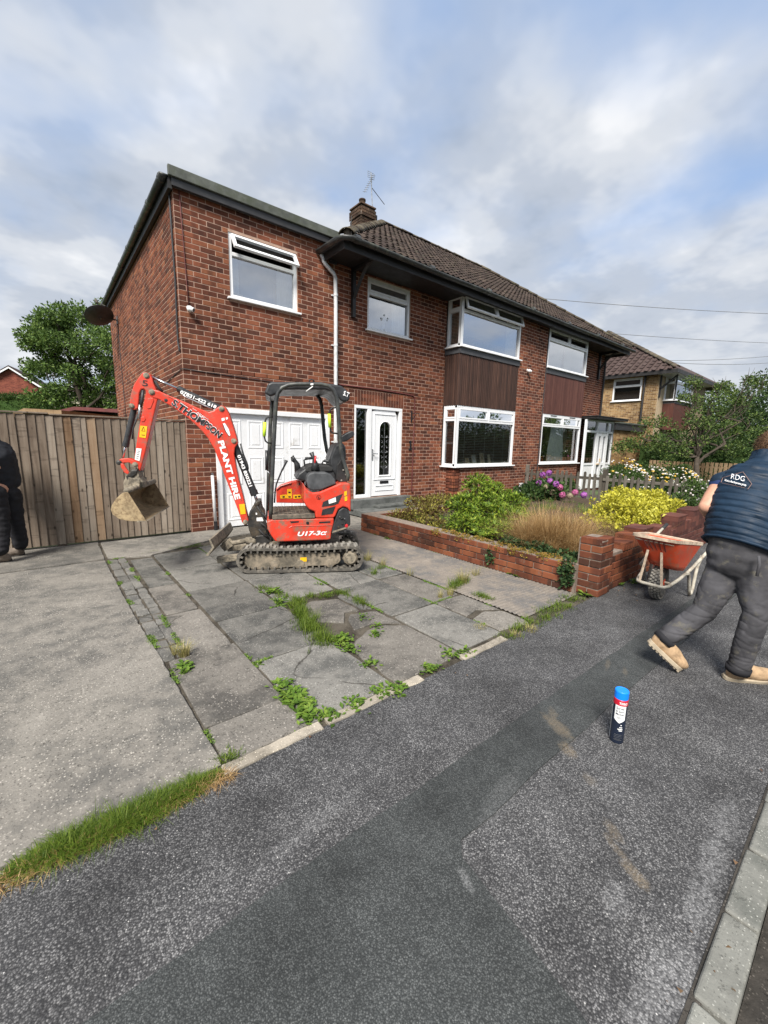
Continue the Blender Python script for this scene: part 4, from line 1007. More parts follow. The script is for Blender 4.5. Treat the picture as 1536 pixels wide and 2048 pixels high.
mb = MB(); mb.fbox(FP, 13.10, 13.115, 0, .05, 1.0, 1.12); mb.fbox(FP, 12.90, 13.12, 0, .03, .91, .95); mb.build('handle', M['photo_card'], porch)
mb = MB(); mb.box(11.93, 14.35, -.95, 0, 2.41, 2.47); mb.box(11.91, 14.37, -.97, 0, 2.47, 2.50); mb.build('porch_roof', M['black_paint'], house, bevel=.006)
mb = MB(); mb.box(11.95, 14.05, -.6, 0, -.05, .10); mb.build('porch_base', M['brick_purple'], house)
# black soil pipe on the far corner
mb = MB(); mb.tube([(14.12, -.06, 4.70), (14.12, -.06, 2.51)], .035, 8); mb.build('downpipe', M['black_paint'], house)

# ---------------------------------------------------------------- things in and on the house
def curtain(x0, x1, z0, z1, y, m, label, amp=0.02, fold=0.07, gather=0.0, e=Vector((1, 0, 0)), n=Vector((0, -1, 0)), O=None, name='curtain', cat='curtain'):
    mb = MB(); k = max(12, int((x1 - x0) / 0.012)); rows = 7; vs = []; O = O or Vector((0, y, 0))
    for j in range(rows):
        t = j / (rows - 1); z = z1 + (z0 - z1) * t
        for i in range(k + 1):
            u = i / k; w = 1 - gather * math.sin(min(1, t * 1.25) * math.pi * .5) ** 2
            xx = x0 + (x1 - x0) * (0.5 + (u - 0.5) * w)
            vs.append(O + e * xx + n * (amp * math.sin(u * (x1 - x0) / fold * 6.283 + 1.3 * math.sin(u * 9))) + Vector((0, 0, z)))
    fs = [(j*(k+1)+i, j*(k+1)+i+1, (j+1)*(k+1)+i+1, (j+1)*(k+1)+i) for j in range(rows-1) for i in range(k)]
    mb.add(vs, fs); o = mb.build(name, M[m], smooth=True, fix=False); return tag(o, label, cat)
curtain(1.60, 1.92, 3.74, 4.40, .10, 'curtain_white', 'pale curtain at the right of the window above the garage')
curtain(.82, .95, 3.74, 4.40, .10, 'curtain_white', 'narrow pale curtain at the left of the window above the garage')
curtain(4.20, 4.58, 3.76, 4.45, .10, 'curtain_white', 'white curtain behind the small window above the front door')
curtain(7.72, 8.08, 3.76, 4.78, -.30, 'curtain_cream', 'cream curtain at the right of the upper bay window')
curtain(.06, .30, 3.76, 4.78, 0, 'curtain_cream', 'striped cream curtain in the side light of the upper bay', e=Vector((0, -1, 0)), n=Vector((-1, 0, 0)), O=Vector((5.92, 0, 0)), amp=.025, fold=.06)
curtain(9.62, 10.55, 3.78, 4.46, -.34, 'lace', 'left net curtain in the upper window of the far house', gather=.12)
curtain(10.62, 11.84, 3.78, 4.46, -.34, 'lace', 'right net curtain in the upper window of the far house', gather=.10)
curtain(10.25, 10.95, 1.02, 2.12, -.34, 'lace', 'white lace curtain in the lower window of the far house', gather=-.35, amp=.03)
def small(name, mbf, m, label, cat, group=None, smooth=False, bevel=0.0):
    mb = MB(); mbf(mb); return tag(mb.build(name, M[m], smooth=smooth, bevel=bevel), label, cat, group)
small('cardboard_box', lambda b: b.box(.83, 1.00, .07, .16, 3.735, 3.83), 'photo_card', 'cream box on the sill of the window above the garage', 'box')
VS = (Vector((1,0,0)), Vector((0,1,0)), Vector((0,0,1)))
for k, (xx, lab) in enumerate(((1.20, 'left of three tiny white ornaments on the sill above the garage'), (1.29, 'middle of three tiny white ornaments on the sill above the garage'), (1.37, 'right of three tiny white ornaments on the sill above the garage'))):
    small('ornament', lambda b: b.lathe([(.014, 3.735), (.006, 3.75), (.012, 3.77), (.004, 3.785 + .005 * k)], (Vector((xx, .06, 0)), *VS), 8), 'camera_white', lab, 'ornament', 'ornaments on the sill above the garage')
v = thing('flower_vase', (3.98, .10, 3.74), 'white vase of pale flowers in the small upper window', 'vase')
mb = MB(); mb.lathe([(.03, 3.74), (.045, 3.80), (.03, 3.90), (.035, 3.93)], (Vector((3.98, .10, 0)), *VS), 12); mb.build('vase', M['curtain_white'], v, smooth=True)
mb = MB(); rv = random.Random(4)
for i in range(14):
    a = Vector((3.98, .10, 3.92)); q = a + Vector((rv.uniform(-.12, .12), rv.uniform(-.05, .05), rv.uniform(.06, .2))); mb.tube([a, q], .004, 4); mb.ball(q, .018, 6, 4)
mb.build('flowers', M['curtain_white'], v)
# venetian blind of the lower bay
bl = thing('venetian_blind', (7, -.36, 2.3), 'half-open slatted blind in the front of the lower bay window', 'blind')
me = MB().box(-1.09, 1.09, -.012, .012, -.0012, .0012).mesh('slat'); me.materials.append(M['blind'])
for i in range(33):
    mt = Matrix.Rotation(R(-14), 4, 'X'); mt.translation = Vector((7.0, -.36, 2.30 - i * .040)); shared('slat', me, bl, mt)
mb = MB()
for xx in (6.2, 6.6, 7.0, 7.4, 7.8): mb.box(xx - .0025, xx + .0025, -.374, -.371, 1.02, 2.32)
mb.build('cord', M['blind'], bl); MB().box(5.9, 8.1, -.385, -.345, 2.31, 2.345).build('head_rail', M['blind'], bl)
bl = thing('venetian_blind', (5.9, -.2, 2.3), 'half-lowered slatted blind in the side light of the lower bay', 'blind')
me = MB().box(-.012, .012, -.17, .17, -.0012, .0012).mesh('slat'); me.materials.append(M['blind'])
for i in range(19):
    mt = Matrix.Rotation(R(14), 4, 'Y'); mt.translation = Vector((5.90, -.22, 2.30 - i * .040)); shared('slat', me, bl, mt)
MB().box(5.885, 5.915, -.40, -.05, 1.51, 1.545).build('bottom_rail', M['camera_white'], bl)
def photo_frame(x, w, h, lab, m='photo_card'):
    t = thing('picture_frame', (x, -.38, 1.03), lab, 'picture frame')
    A = Vector((x, -.385, 1.035)); up = Vector((0, .25, .97)); n = Vector((0, -.97, .25)); ex = Vector((1, 0, 0))
    mb = MB(); mb.prism([(-w/2, 0), (w/2, 0), (w/2, h), (-w/2, h)], (A, ex, up, n), -.008, 0); mb.build('backing', M[m], t)
    mb = MB()
    for (a, c, p, q) in ((-w/2, w/2, 0, .014), (-w/2, w/2, h-.014, h), (-w/2, -w/2+.014, .014, h-.014), (w/2-.014, w/2, .014, h-.014)): mb.prism([(a, p), (c, p), (c, q), (a, q)], (A, ex, up, n), 0, .008)
    mb.build('border', M['curtain_cream'], t)
photo_frame(6.35, .15, .15, 'small brown picture leaning in the lower bay window, leftmost of four', 'photo_card'); photo_frame(6.62, .17, .21, 'pale card standing second from the left in the lower bay window', 'camera_white')
photo_frame(6.95, .17, .26, 'framed photo third from the left in the lower bay window', 'photo_card'); photo_frame(7.25, .10, .22, 'narrow framed photo rightmost of four in the lower bay window', 'curtain_cream')
# flowering pot plants inside the far house's lower window
for k, (xx, m_, lab) in enumerate(((9.85, 'petal_white', 'potted plant with white blooms at the left inside the far lower window'), (11.15, 'petal_white', 'potted white orchid at the centre inside the far lower window'), (11.5, 'petal_pink', 'potted plant with red blooms at the right inside the far lower window'))):
    t = thing('pot_plant', (xx, -.33, 1.03), lab, 'potted plant'); mb = MB(); mb.lathe([(.05, 1.02), (.07, 1.14), (.075, 1.14), (.075, 1.16), (.06, 1.16)], (Vector((xx, -.33, 0)), *VS), 12); mb.build('pot', M['barrow_orange'], t)
    mb = MB(); fl = MB(); r = random.Random(k)
    for i in range(60):
        q = Vector((xx + r.gauss(0, .13), -.33 + r.uniform(-.05, .06), 1.2 + abs(r.gauss(0, .22)))); s = r.uniform(.02, .05)
        d1 = Vector((r.uniform(-1, 1), r.uniform(-1, 1), r.uniform(-.4, 1))).normalized(); d2 = d1.orthogonal().normalized()
        (fl if i % 3 == 0 else mb).poly([q, q + d1 * s + d2 * s * .4, q + d1 * s * 1.8, q + d1 * s - d2 * s * .4])
    mb.build('leaves', M['leaf_dark'], t, fix=False); fl.build('blooms', M[m_], t, fix=False)
# security cameras
def dome_cam(P, d, label):
    t = thing('security_camera', P, label, 'security camera'); P = Vector(P); d = Vector(d).normalized(); ex = d.orthogonal().normalized(); ey = d.cross(ex)
    mb = MB(); mb.lathe([(.035, 0), (.035, .02)], (P + Vector((0, .028, .02)), Vector((1,0,0)), Vector((0,0,1)), Vector((0,-1,0))), 14); mb.tube([P + Vector((0, .02, .03)), P + Vector((0, -.03, .0))], .012, 8); mb.build('bracket', M['camera_white'], t)
    mb = MB(); mb.ball(P + Vector((0, -.05, -.01)), .045, 16, 12); mb.tube([P + Vector((0, -.05, -.01)), P + Vector((0, -.05, -.01)) + d * .06], .034, 14); mb.build('housing', M['camera_white'], t, smooth=True)
    mb = MB(); c = P + Vector((0, -.05, -.01)); mb.lathe([(.026, .0605), (.02, .064)], (c, ex, ey, d), 14); mb.build('lens', M['lens_black'], t)
dome_cam((.135, -.012, 3.42), (.7, -.7, -.25), 'round white security camera on the brick corner above the garage')
dome_cam((8.57, -.465, 3.50), (.75, -.6, -.25), 'round white security camera on the brick between the two bays')
# satellite dish on the side wall
t = thing('satellite_dish', (0, 6.0, 4.45), 'dark satellite dish on the left side wall near the gutter', 'satellite dish')
D = CAM + ray(199, 632) * 10.1; fdir = Vector((-.15, .60, .80)).normalized(); ex = Vector((.89, .45, 0)).normalized(); ex = (ex - fdir * ex.dot(fdir)).normalized(); ey = fdir.cross(ex)
mb = MB(); mb.lathe([(.0, -.06), (.11, -.052), (.21, -.026), (.31, .013), (.315, .02), (.305, .02), (.21, -.016), (.11, -.042), (.0, -.05)], (D, ex, ey, fdir), 28); mb.build('reflector', M['black_plastic'], t, smooth=True)
W = Vector((-.01, 5.85, 4.42)); mb = MB(); mb.tube([W, W + Vector((-.18, .02, .0)), D - fdir * .08], .018, 8); mb.box(-.02, -.001, 5.77, 5.93, 4.33, 4.51); mb.build('wall_bracket', M['steel_dark'], t)
mb = MB(); F1 = D + fdir * .38 - ey * .1; mb.tube([D - ey * .33, F1], .010, 6); mb.tube([F1 - fdir * .05, F1 + fdir * .06], .03, 8); mb.build('feed_arm', M['steel_dark'], t)
# television aerial on the chimney
t = thing('television_aerial', (5.98, 3.1, 7.4), 'thin television aerial on a pole beside the chimney', 'aerial')
A = lambda px, py_, y=3.1: on_y(px, py_, y)
mb = MB(); mb.tube([A(748, 452), A(744, 400), A(742, 346)], .014, 8); mb.build('pole', M['galv'], t)
mb = MB(); a, c = A(728, 383), A(746, 347); mb.tube([A(729, 384), A(747, 350)], .008, 6)
for i in range(9):
    p = A(729, 384).lerp(A(746, 352), i / 8); mb.tube([p - Vector((.07, .02, .02)), p + Vector((.07, -.02, .02))], .005, 5)
mb.build('array', M['galv'], t)
mb = MB(); q = A(742, 351)
for dz in (-.07, -.025, .025, .07): mb.tube([q + Vector((-.11, 0, dz)), q + Vector((.11, 0, dz))], .005, 5)
for dx in (-.11, .0, .11): mb.tube([q + Vector((dx, 0, -.08)), q + Vector((dx, 0, .08))], .004, 5)
mb.build('reflector', M['galv'], t)
mb = MB(); mb.tube([A(744, 376), A(769, 409)], .009, 6); mb.build('boom', M['steel_dark'], t)
mb = MB(); mb.box(A(750, 435).x - .02, A(750, 435).x + .05, 3.06, 3.11, A(750, 435).z - .06, A(750, 435).z + .05); mb.build('amplifier_box', M['ink_black'], t)
# cables clipped to the brickwork
def cable(path, r, label, m='wire', name='cable', cat='cable', kind=None):
    mb = MB(); mb.tube(path, r, 6); o = mb.build(name, M[m], smooth=True); return tag(o, label, cat, kind=kind)
cable([(-.02, .10, 4.97), (-.022, .075, 4.4), (-.02, .05, 3.8), (-.022, .085, 3.2), (-.02, .10, 2.95), (-.02, .06, 2.86), (-.022, .03, 2.80)], .013, 'black cable running down the left side wall near the corner')
cable([(.085, -.014, 5.0), (.10, -.016, 4.4), (.12, -.014, 3.8), (.132, -.016, 3.47)], .007, 'thin brown cable from the roof down to the corner camera', 'terracotta_metal')
cable([(-.012, 1.2, 2.42), (-.012, .5, 2.50), (-.014, -.012, 2.545), (.5, -.014, 2.53), (1.5, -.013, 2.50), (2.5, -.013, 2.50), (2.62, -.013, 2.52)], .006, 'black cable wrapping the corner above the garage door')
cable([(-.012, 5.85, 4.40), (-.012, 5.8, 3.4), (-.012, 5.72, 2.4), (-.012, 5.7, 1.9)], .008, 'thin cable hanging below the satellite dish')
cable([(2.80, -.013, 2.60), (3.6, -.013, 2.60), (4.3, -.013, 2.58), (4.78, -.013, 2.56), (4.84, -.014, 2.52), (4.85, -.014, 1.9), (4.84, -.014, 1.2), (4.83, -.014, .45), (4.845, -.014, .36), (4.88, -.014, .40), (4.88, -.014, .47)], .012, 'brown cable looping down the wall right of the front door', 'terracotta_metal')
cable([(9.50, -.46, 4.8), (9.49, -.465, 3.8), (9.47, -.465, 2.6), (9.45, -.465, 1.0), (9.4, -.465, .3)], .014, 'black cable down the party line beside the far bay')
# hanging-basket bracket and the black house number
t = thing('basket_bracket', (4.76, -.01, 2.1), 'black scrolled basket bracket on the wall right of the front door', 'bracket')
mb = MB(); mb.box(4.745, 4.775, -.022, -.006, 1.98, 2.22); mb.tube([(4.76, -.02, 2.16), (4.76, -.14, 2.17), (4.77, -.25, 2.15), (4.775, -.27, 2.11), (4.77, -.245, 2.10)], .008, 6); mb.tube([(4.76, -.02, 2.02), (4.76, -.08, 2.06), (4.765, -.14, 2.13), (4.76, -.17, 2.165)], .007, 6); mb.build('arm', M['ink_black'], t)
t = thing('house_number', (4.75, -.01, 1.45), 'black metal figure one on the brick right of the front door', 'house number')
mb = MB(); mb.box(4.735, 4.765, -.03, -.008, 1.38, 1.56); mb.box(4.705, 4.795, -.03, -.008, 1.355, 1.385); mb.box(4.705, 4.735, -.03, -.008, 1.525, 1.55); mb.build('figure', M['ink_black'], t)
# pale utility box low on the wall by the picket fence
t = thing('meter_box', (9.0, -.47, .3), 'small grey box low on the wall beside the picket fence', 'meter box'); MB().box(8.56, 8.70, -.53, -.459, .22, .46).build('case', M['white_pipe'], t, bevel=.008); MB().box(8.58, 8.68, -.535, -.53, .26, .42).build('lid', M['galv'], t)
# white waste pipe standing beside the garage door
t = thing('plastic_pipe', (.35, -.05, 0), 'white plastic pipe standing against the brick left of the garage door', 'pipe')
MB().tube([(.335, -.075, .92), (.35, -.075, .13)], .024, 12).build('tube', M['white_pipe'], t, smooth=True); MB().tube([(.335, -.075, .915), (.334, -.075, .96)], .016, 10).build('stub', M['galv'], t); MB().tube([(.35, -.075, .16), (.352, -.075, .01)], .029, 12).build('boot', M['ink_black'], t)
# ---------------------------------------------------------------- foliage helpers
def leaf_cloud(mb, centres, n, size, rnd, spread=1.0, up=0.3, aspect=0.5, fold=True, outward=None):
    """n small folded leaves scattered through a set of (centre, radii) clumps, denser towards each clump's skin"""
    wts = [c[1][0] * c[1][1] * c[1][2] for c in centres]; tot = sum(wts)
    for (c, r), w in zip(centres, wts):
        c = Vector(c)
        for _ in range(max(1, int(n * w / tot))):
            d = Vector((rnd.gauss(0, 1), rnd.gauss(0, 1), rnd.gauss(0, 1))).normalized(); k = rnd.random() ** 0.42 * spread
            p = c + Vector((d.x * r[0], d.y * r[1], d.z * r[2])) * k
            a = (d + Vector((rnd.uniform(-1, 1), rnd.uniform(-1, 1), rnd.uniform(-1, 1) + up)) * 0.9).normalized()
            b = a.cross(Vector((rnd.uniform(-1, 1), rnd.uniform(-1, 1), rnd.uniform(-1, 1)))).normalized()
            s = size * rnd.uniform(0.6, 1.35); w2 = s * aspect
            t = a.cross(b) * (s * 0.12)
            mb.add([p, p + a * s * .5 + b * w2 * .5 + t, p + a * s, p + a * s * .5 - b * w2 * .5 + t], [(0, 1, 2), (0, 2, 3)])
def blades(mb, base, n, h, rnd, spread, lean=0.5, w=0.006, seg=3, droop=0.6, rx=1.0, ry=1.0, z0=0.0):
    """curved grass blades around a base point"""
    base = Vector(base)
    for _ in range(n):
        g = rnd.uniform(0, 6.283); q = rnd.random() ** .5 * spread
        p = base + Vector((math.cos(g) * q * rx, math.sin(g) * q * ry, z0)); L = h * rnd.uniform(.45, 1.1)
        dirh = Vector((math.cos(g) * rx + rnd.gauss(0, .5), math.sin(g) * ry + rnd.gauss(0, .5), 0)).normalized(); ln = lean * rnd.uniform(.2, 1.2)
        side = Vector((-dirh.y, dirh.x, 0)) * (w * rnd.uniform(.6, 1.3) * .5); vs = []; fs = []
        for i in range(seg + 1):
            t = i / seg; c = p + dirh * (ln * L * t ** 1.7) + Vector((0, 0, L * (t - droop * ln * t * t * .55))); k = 1 - t * .92
            vs += [c - side * k, c + side * k]
            if i: fs.append((2*i-2, 2*i-1, 2*i+1, 2*i))
        mb.add(vs, fs)
def limb(mb, a, b, r0, r1, rnd, wob=0.06, k=5, n=7):
    a = Vector(a); b = Vector(b); L = (b - a).length; pts = []
    for i in range(k + 1):
        t = i / k; pts.append(a.lerp(b, t) + Vector((rnd.gauss(0, 1), rnd.gauss(0, 1), rnd.gauss(0, .5))) * (wob * L * math.sin(t * math.pi)))
    mb.tube(pts, [r0 + (r1 - r0) * i / k for i in range(k + 1)], n); return pts
rg = random.Random(21)
# ---------------------------------------------------------------- timber side fence, board by board
fence = thing('timber_fence', (-1.2, .06, 0), 'tall weathered feather-edge timber fence between the side wall and the left edge', 'fence')
x = 0.0; i = 0
while x > -3.4:
    w = rg.uniform(.080, .100); top = 1.755 + rg.uniform(-.006, .006) + (0.012 if x < -1.66 else 0); le = rg.gauss(0, .006)
    yo = 0.055; mb = MB()
    mb.add([(x - w - .016, yo - .006, .03), (x, yo - .024, .03), (x, yo + .003, .03), (x - w - .016, yo + .003, .03), (x - w - .016 + le, yo - .006, top), (x + le, yo - .024, top), (x + le, yo + .003, top), (x - w - .016 + le, yo + .003, top)],
           [(0,3,2,1),(4,5,6,7),(0,1,5,4),(1,2,6,5),(2,3,7,6),(3,0,4,7)])
    mb.build('board', M['fence_wood_warm' if (i in (16, 13) or rg.random() < .06) else 'fence_wood'], fence, bevel=.003); x -= w; i += 1
for (a, c) in ((-3.5, -1.66), (-1.65, .02)):
    mb = MB(); mb.box(a, c, .02, .085, 1.765 + (.012 if c < -1 else 0), 1.785 + (.012 if c < -1 else 0)); mb.build('capping', M['fence_wood'], fence, bevel=.003)
for z in (.3, .95, 1.6):
    mb = MB(); mb.box(-3.4, 0, .06, .11, z - .04, z + .04); mb.build('rail', M['fence_wood'], fence)
for px_ in (-1.66, -3.3): MB().box(px_ - .05, px_ + .05, .062, .16, 0, 1.74).build('post', M['fence_wood'], fence)
# ---------------------------------------------------------------- low brick garden wall along the drive, with its end pillar
gw = thing('garden_wall', (2.5, -3.3, 0), 'low red brick garden wall along the drive with a pillar at the pavement', 'wall')
FW = (Vector((2.37, 0, 0)), Vector((0, 1, 0)), Vector((-1, 0, 0)))
mb = MB(); mb.box(2.37, 2.58, -5.12, -1.40, -.05, .298); mb.box(2.43, 2.70, -5.325, -5.10, -.05, .565); mb.box(2.58, 4.4, -1.60, -1.40, -.05, .298)
gcore = mb.build('mortar_core', M['mortar_grey'], gw)
def lay(parent, F, u0, u1, z0, z1, m, proud=.012, zof=0.0, depth=.1, phase=0.0, ends=True, name='brick', tilt=.004):
    """bricks as real separate pieces on a core face"""
    O, e, n = F; r = 0; rb = random.Random(int(u0 * 100 + z1 * 37)); Z = Vector((0, 0, 1)); z = z0
    while z < z1 - .03:
        u = u0 - (.1125 if (r + int(phase)) % 2 else 0)
        while u < u1 - .02:
            a, c = max(u0, u), min(u1, u + BL); u += BL
            if c - a < .035: continue
            w, h = c - a - .010, BH - .011; mb = MB(); k = .004
            mb.box(-w/2, w/2, -depth, 0, -h/2, h/2)
            mt = Matrix((e, n, Z)).transposed().to_4x4() @ Matrix.Rotation(rb.gauss(0, tilt), 4, 'Z') @ Matrix.Rotation(rb.gauss(0, tilt), 4, 'Y')
            mt.translation = O + e * ((a + c) / 2) + Z * (z + BH / 2 + zof) + n * (proud + rb.uniform(-.004, .004))
            o = mb.build(name, M[m], parent, bevel=.005); o.matrix_basis = world_of(parent).inverted() @ Matrix.Identity(4) @ Matrix.Identity(4)
            o.matrix_basis = mt
        z += BH; r += 1
lay(gcore, FW, -5.10, -1.40, 0.0, .30, 'brick_garden', depth=.10)
lay(gcore, (Vector((0, -1.40, 0)), Vector((1, 0, 0)), Vector((0, 1, 0))), 2.37, 2.60, 0, .30, 'brick_garden')
lay(gcore, (Vector((0, -1.60, 0)), Vector((1, 0, 0)), Vector((0, -1, 0))), 2.62, 4.4, .15, .30, 'brick_garden')
PF = (Vector((0, -5.325, 0)), Vector((1, 0, 0)), Vector((0, -1, 0))); PL = (Vector((2.43, 0, 0)), Vector((0, -1, 0)), Vector((-1, 0, 0)))
lay(gcore, PF, 2.425, 2.705, 0.0, .56, 'brick_garden', proud=.008, zof=.0); lay(gcore, PL, 5.11, 5.33, 0.0, .56, 'brick_garden', proud=.008, phase=1)
mb = MB(); mb.box(2.425, 2.705, -5.33, -5.10, .563, .585); mb.build('coping', M['mortar_grey'], gcore, bevel=.006)
# front wall along the pavement: low run by the pillar, then the stepped wall
fw = thing('front_wall', (4.5, -5.25, 0), 'stepped red brick wall along the pavement behind the wheelbarrow', 'wall')
mb = MB(); mb.box(2.705, 3.9, -5.30, -5.11, -.05, .40); mb.box(3.9, 7.2, -5.30, -5.11, -.05, .36); fcore = mb.build('mortar_core', M['mortar_grey'], fw)
FF = (Vector((0, -5.30, 0)), Vector((1, 0, 0)), Vector((0, -1, 0)))
lay(fcore, FF, 2.71, 3.9, 0, .40, 'brick_garden', proud=.01); lay(fcore, FF, 3.9, 7.2, 0, .36, 'brick_purple', proud=.01)
rb = random.Random(9)
for (xa, xb, zt) in ((3.02, 3.28, .475), (3.30, 3.52, .52), (3.54, 3.86, .55), (3.95, 4.25, .43), (4.27, 4.55, .50), (4.57, 4.75, .43), (4.77, 5.16, .575), (5.18, 5.42, .50), (5.44, 5.95, .60), (5.97, 6.25, .50), (6.27, 6.9, .56)):
    u = xa
    while u < xb - .03:
        e = min(xb, u + .072); mb = MB(); mb.box(u + .003, e - .003, -5.312, -5.10, .34 if xa > 3.9 else .385, zt); mb.build('brick', M['brick_purple' if xa > 3.9 else 'brick_garden'], fcore, bevel=.004); u = e
    if xb - xa > .3: MB().box(xa + .004, xb - .004, -5.316, -5.098, zt, zt + .022).build('coping', M['brick_purple'], fcore, bevel=.004)
# planted ground behind the walls
def bed(name, x0, x1, y0, y1, z, m):
    nx, ny = int((x1 - x0) / .15), int((y1 - y0) / .15); vs = []; mb = MB()
    for j in range(ny + 1):
        for i in range(nx + 1):
            xx, yy = x0 + (x1 - x0) * i / nx, y0 + (y1 - y0) * j / ny; vs.append((xx, yy, z + .05 * noise.noise((xx * 2, yy * 2, 1.5)) + .02 * noise.noise((xx * 7, yy * 7, 3))))
    mb.add(vs, [(j*(nx+1)+i, j*(nx+1)+i+1, (j+1)*(nx+1)+i+1, (j+1)*(nx+1)+i) for j in range(ny) for i in range(nx)])
    o = mb.build(name, M[m], fix=False, smooth=True); o['kind'] = 'structure'
bed('garden_soil', 2.56, 8.85, -5.14, -1.5, .20, 'soil'); bed('garden_soil_back', 5.0, 8.85, -1.5, -.40, .20, 'soil'); bed('neighbour_lawn', 8.9, 18.6, -5.2, .0, .05, 'grass_ground')
bed('dirt_strip', 2.6, 3.6, -5.62, -5.30, -.02, 'dirt')
# ---------------------------------------------------------------- picket fence between the two gardens
pf = thing('picket_fence', (8.85, -2.7, 0), 'grey weathered picket fence between the two front gardens', 'fence')
y = -.55; i = 0; rp = random.Random(6)
while y > -5.0:
    w = rp.uniform(.062, .075); h = .86 + rp.gauss(0, .02); lx = rp.gauss(0, .012); mb = MB()
    P_ = [(-w/2, .10), (w/2, .10), (w/2, h - .03), (w/2 - .02, h), (-w/2 + .02, h), (-w/2, h - .03)]
    mb.prism(P_, (Vector((8.81 + lx, y, 0)), Vector((rp.gauss(0, .02), 1, rp.gauss(0, .02))).normalized(), Vector((rp.gauss(0, .015), rp.gauss(0, .02), 1)).normalized(), Vector((1, 0, 0))), -.009, .009)
    mb.build('picket', M['picket_wood'], pf, bevel=.003); y -= rp.uniform(.135, .155); i += 1
for z, dz in ((.72, .01), (.30, -.02)):
    for (a, c) in ((-.45, -2.6), (-2.6, -5.0)):
        mb = MB(); mb.beam((8.845, a, z), (8.85, c, z + dz), .045, .07); mb.build('rail', M['picket_rail'], pf, bevel=.004)
for yy in (-.48, -2.62, -4.95):
    mb = MB(); mb.box(8.85, 8.94, yy - .05, yy + .05, 0, .97); mb.build('post', M['picket_wood'], pf, bevel=.006)
tf = thing('tan_fence', (17.5, -2.4, 0), 'short light brown picket fence in front of the far hedge', 'fence')
yy = -.8
while yy > -4.6:
    mb = MB(); mb.box(17.5, 17.52, yy - .05, yy + .05, .15, 1.02 + rp.gauss(0, .01)); mb.build('picket', M['tan_wood'], tf); yy -= .135
for z in (.4, .85): MB().box(17.52, 17.56, -4.6, -.75, z - .03, z + .03).build('rail', M['tan_wood'], tf)
# ---------------------------------------------------------------- shrubs and flowers
def shrub(name, label, cat, clumps, n, size, m, stems=(), group=None, aspect=.5, up=.3, seed=1):
    c0 = clumps[0][0]; t = thing(name, (c0[0], c0[1], .15), label, cat, group); r = random.Random(seed)
    mb = MB(); leaf_cloud(mb, clumps, n, size, r, up=up, aspect=aspect); mb.build('foliage', M[m], t, fix=False)
    if stems:
        mb = MB()
        for a, b_, r0 in stems: limb(mb, a, b_, r0, r0 * .4, r, .05, 4, 6)
        mb.build('stem', M['bark'], t, smooth=True)
    return t
def tufts(clumps, k, rr, rnd):
    """break big clumps into many leafy tufts so the outline is uneven"""
    out = []
    for c, r in clumps:
        for _ in range(k):
            d = Vector((rnd.gauss(0, 1), rnd.gauss(0, 1), rnd.gauss(0, .9))).normalized() * rnd.uniform(.55, 1.05)
            s = rr * rnd.uniform(.6, 1.4); out.append(((c[0] + d.x * r[0], c[1] + d.y * r[1], max(.18, c[2] + d.z * r[2])), (s, s, s * .8)))
    return out
def G(px, py, z): return on_z(px, py, z)
r = random.Random(30)
# glossy green bush behind the wall: whorls of upright lance leaves
def whorl_bush(name, label, clumps, k, m, seed, L=.085, nl=11, trunk=True):
    r = random.Random(seed); c0 = clumps[0][0]; t = thing(name, (c0[0], c0[1], .15), label, 'bush'); mb = MB(); st = MB()
    for c, rad in clumps:
        kk = int(k * rad[0] * rad[1] * 30)
        for _ in range(kk):
            d = Vector((r.gauss(0, 1), r.gauss(0, 1), r.gauss(.25, .9))).normalized(); q = Vector(c) + Vector((d.x*rad[0], d.y*rad[1], d.z*rad[2])) * r.uniform(.55, 1.03)
            if q.z < .27: continue
            ax = (d * .7 + Vector((0, 0, 1)) + Vector((r.gauss(0, .25), r.gauss(0, .25), 0))).normalized(); e1 = ax.orthogonal().normalized(); e2 = ax.cross(e1)
            st.tube([q - ax * .14, q], .0035, 4, cap=False)
            for j in range(nl):
                g = 6.283 * j / nl + r.uniform(-.3, .3); o = (e1 * math.cos(g) + e2 * math.sin(g)); tl = r.uniform(.2, 1.1); s = L * r.uniform(.6, 1.15)
                a = (ax * tl + o).normalized(); b_ = a.cross(ax).normalized() * (s * .14); dn = ax * (-.10 * s)
                p = q - ax * .02 * r.random()
                mb.add([p, p + a * s * .45 + b_, p + a * s + dn, p + a * s * .45 - b_], [(0, 1, 2), (0, 2, 3)])
    for c, rad in clumps: leaf_cloud(mb, [(c, (rad[0] * .95, rad[1] * .95, rad[2] * .95))], int(1500 * rad[0] * rad[1] * 6), .055, r, aspect=.34, up=.5)
    mb.build('foliage', M[m], t, fix=False)['kind'] = 'stuff'
    if trunk:
        for c, rad in clumps[:3]: limb(st, (c0[0] + r.uniform(-.1, .1), c0[1], .1), c, .02, .008, r, .05)
    st.build('stem', M['bark'], t)['kind'] = 'stuff'
whorl_bush('green_bush', 'tall leafy green bush in the middle of the garden bed', [((3.55, -2.95, .50), (.42, .42, .30)), ((3.62, -2.85, .84), (.26, .26, .20)), ((3.15, -3.0, .55), (.26, .30, .22)), ((4.2, -2.95, .52), (.42, .42, .24)), ((4.15, -2.75, .74), (.22, .22, .14)), ((2.85, -3.25, .38), (.24, .28, .14)), ((3.0, -3.6, .34), (.34, .28, .12)), ((3.7, -3.4, .40), (.42, .32, .18))], 17, 'leaf_bush', 3)
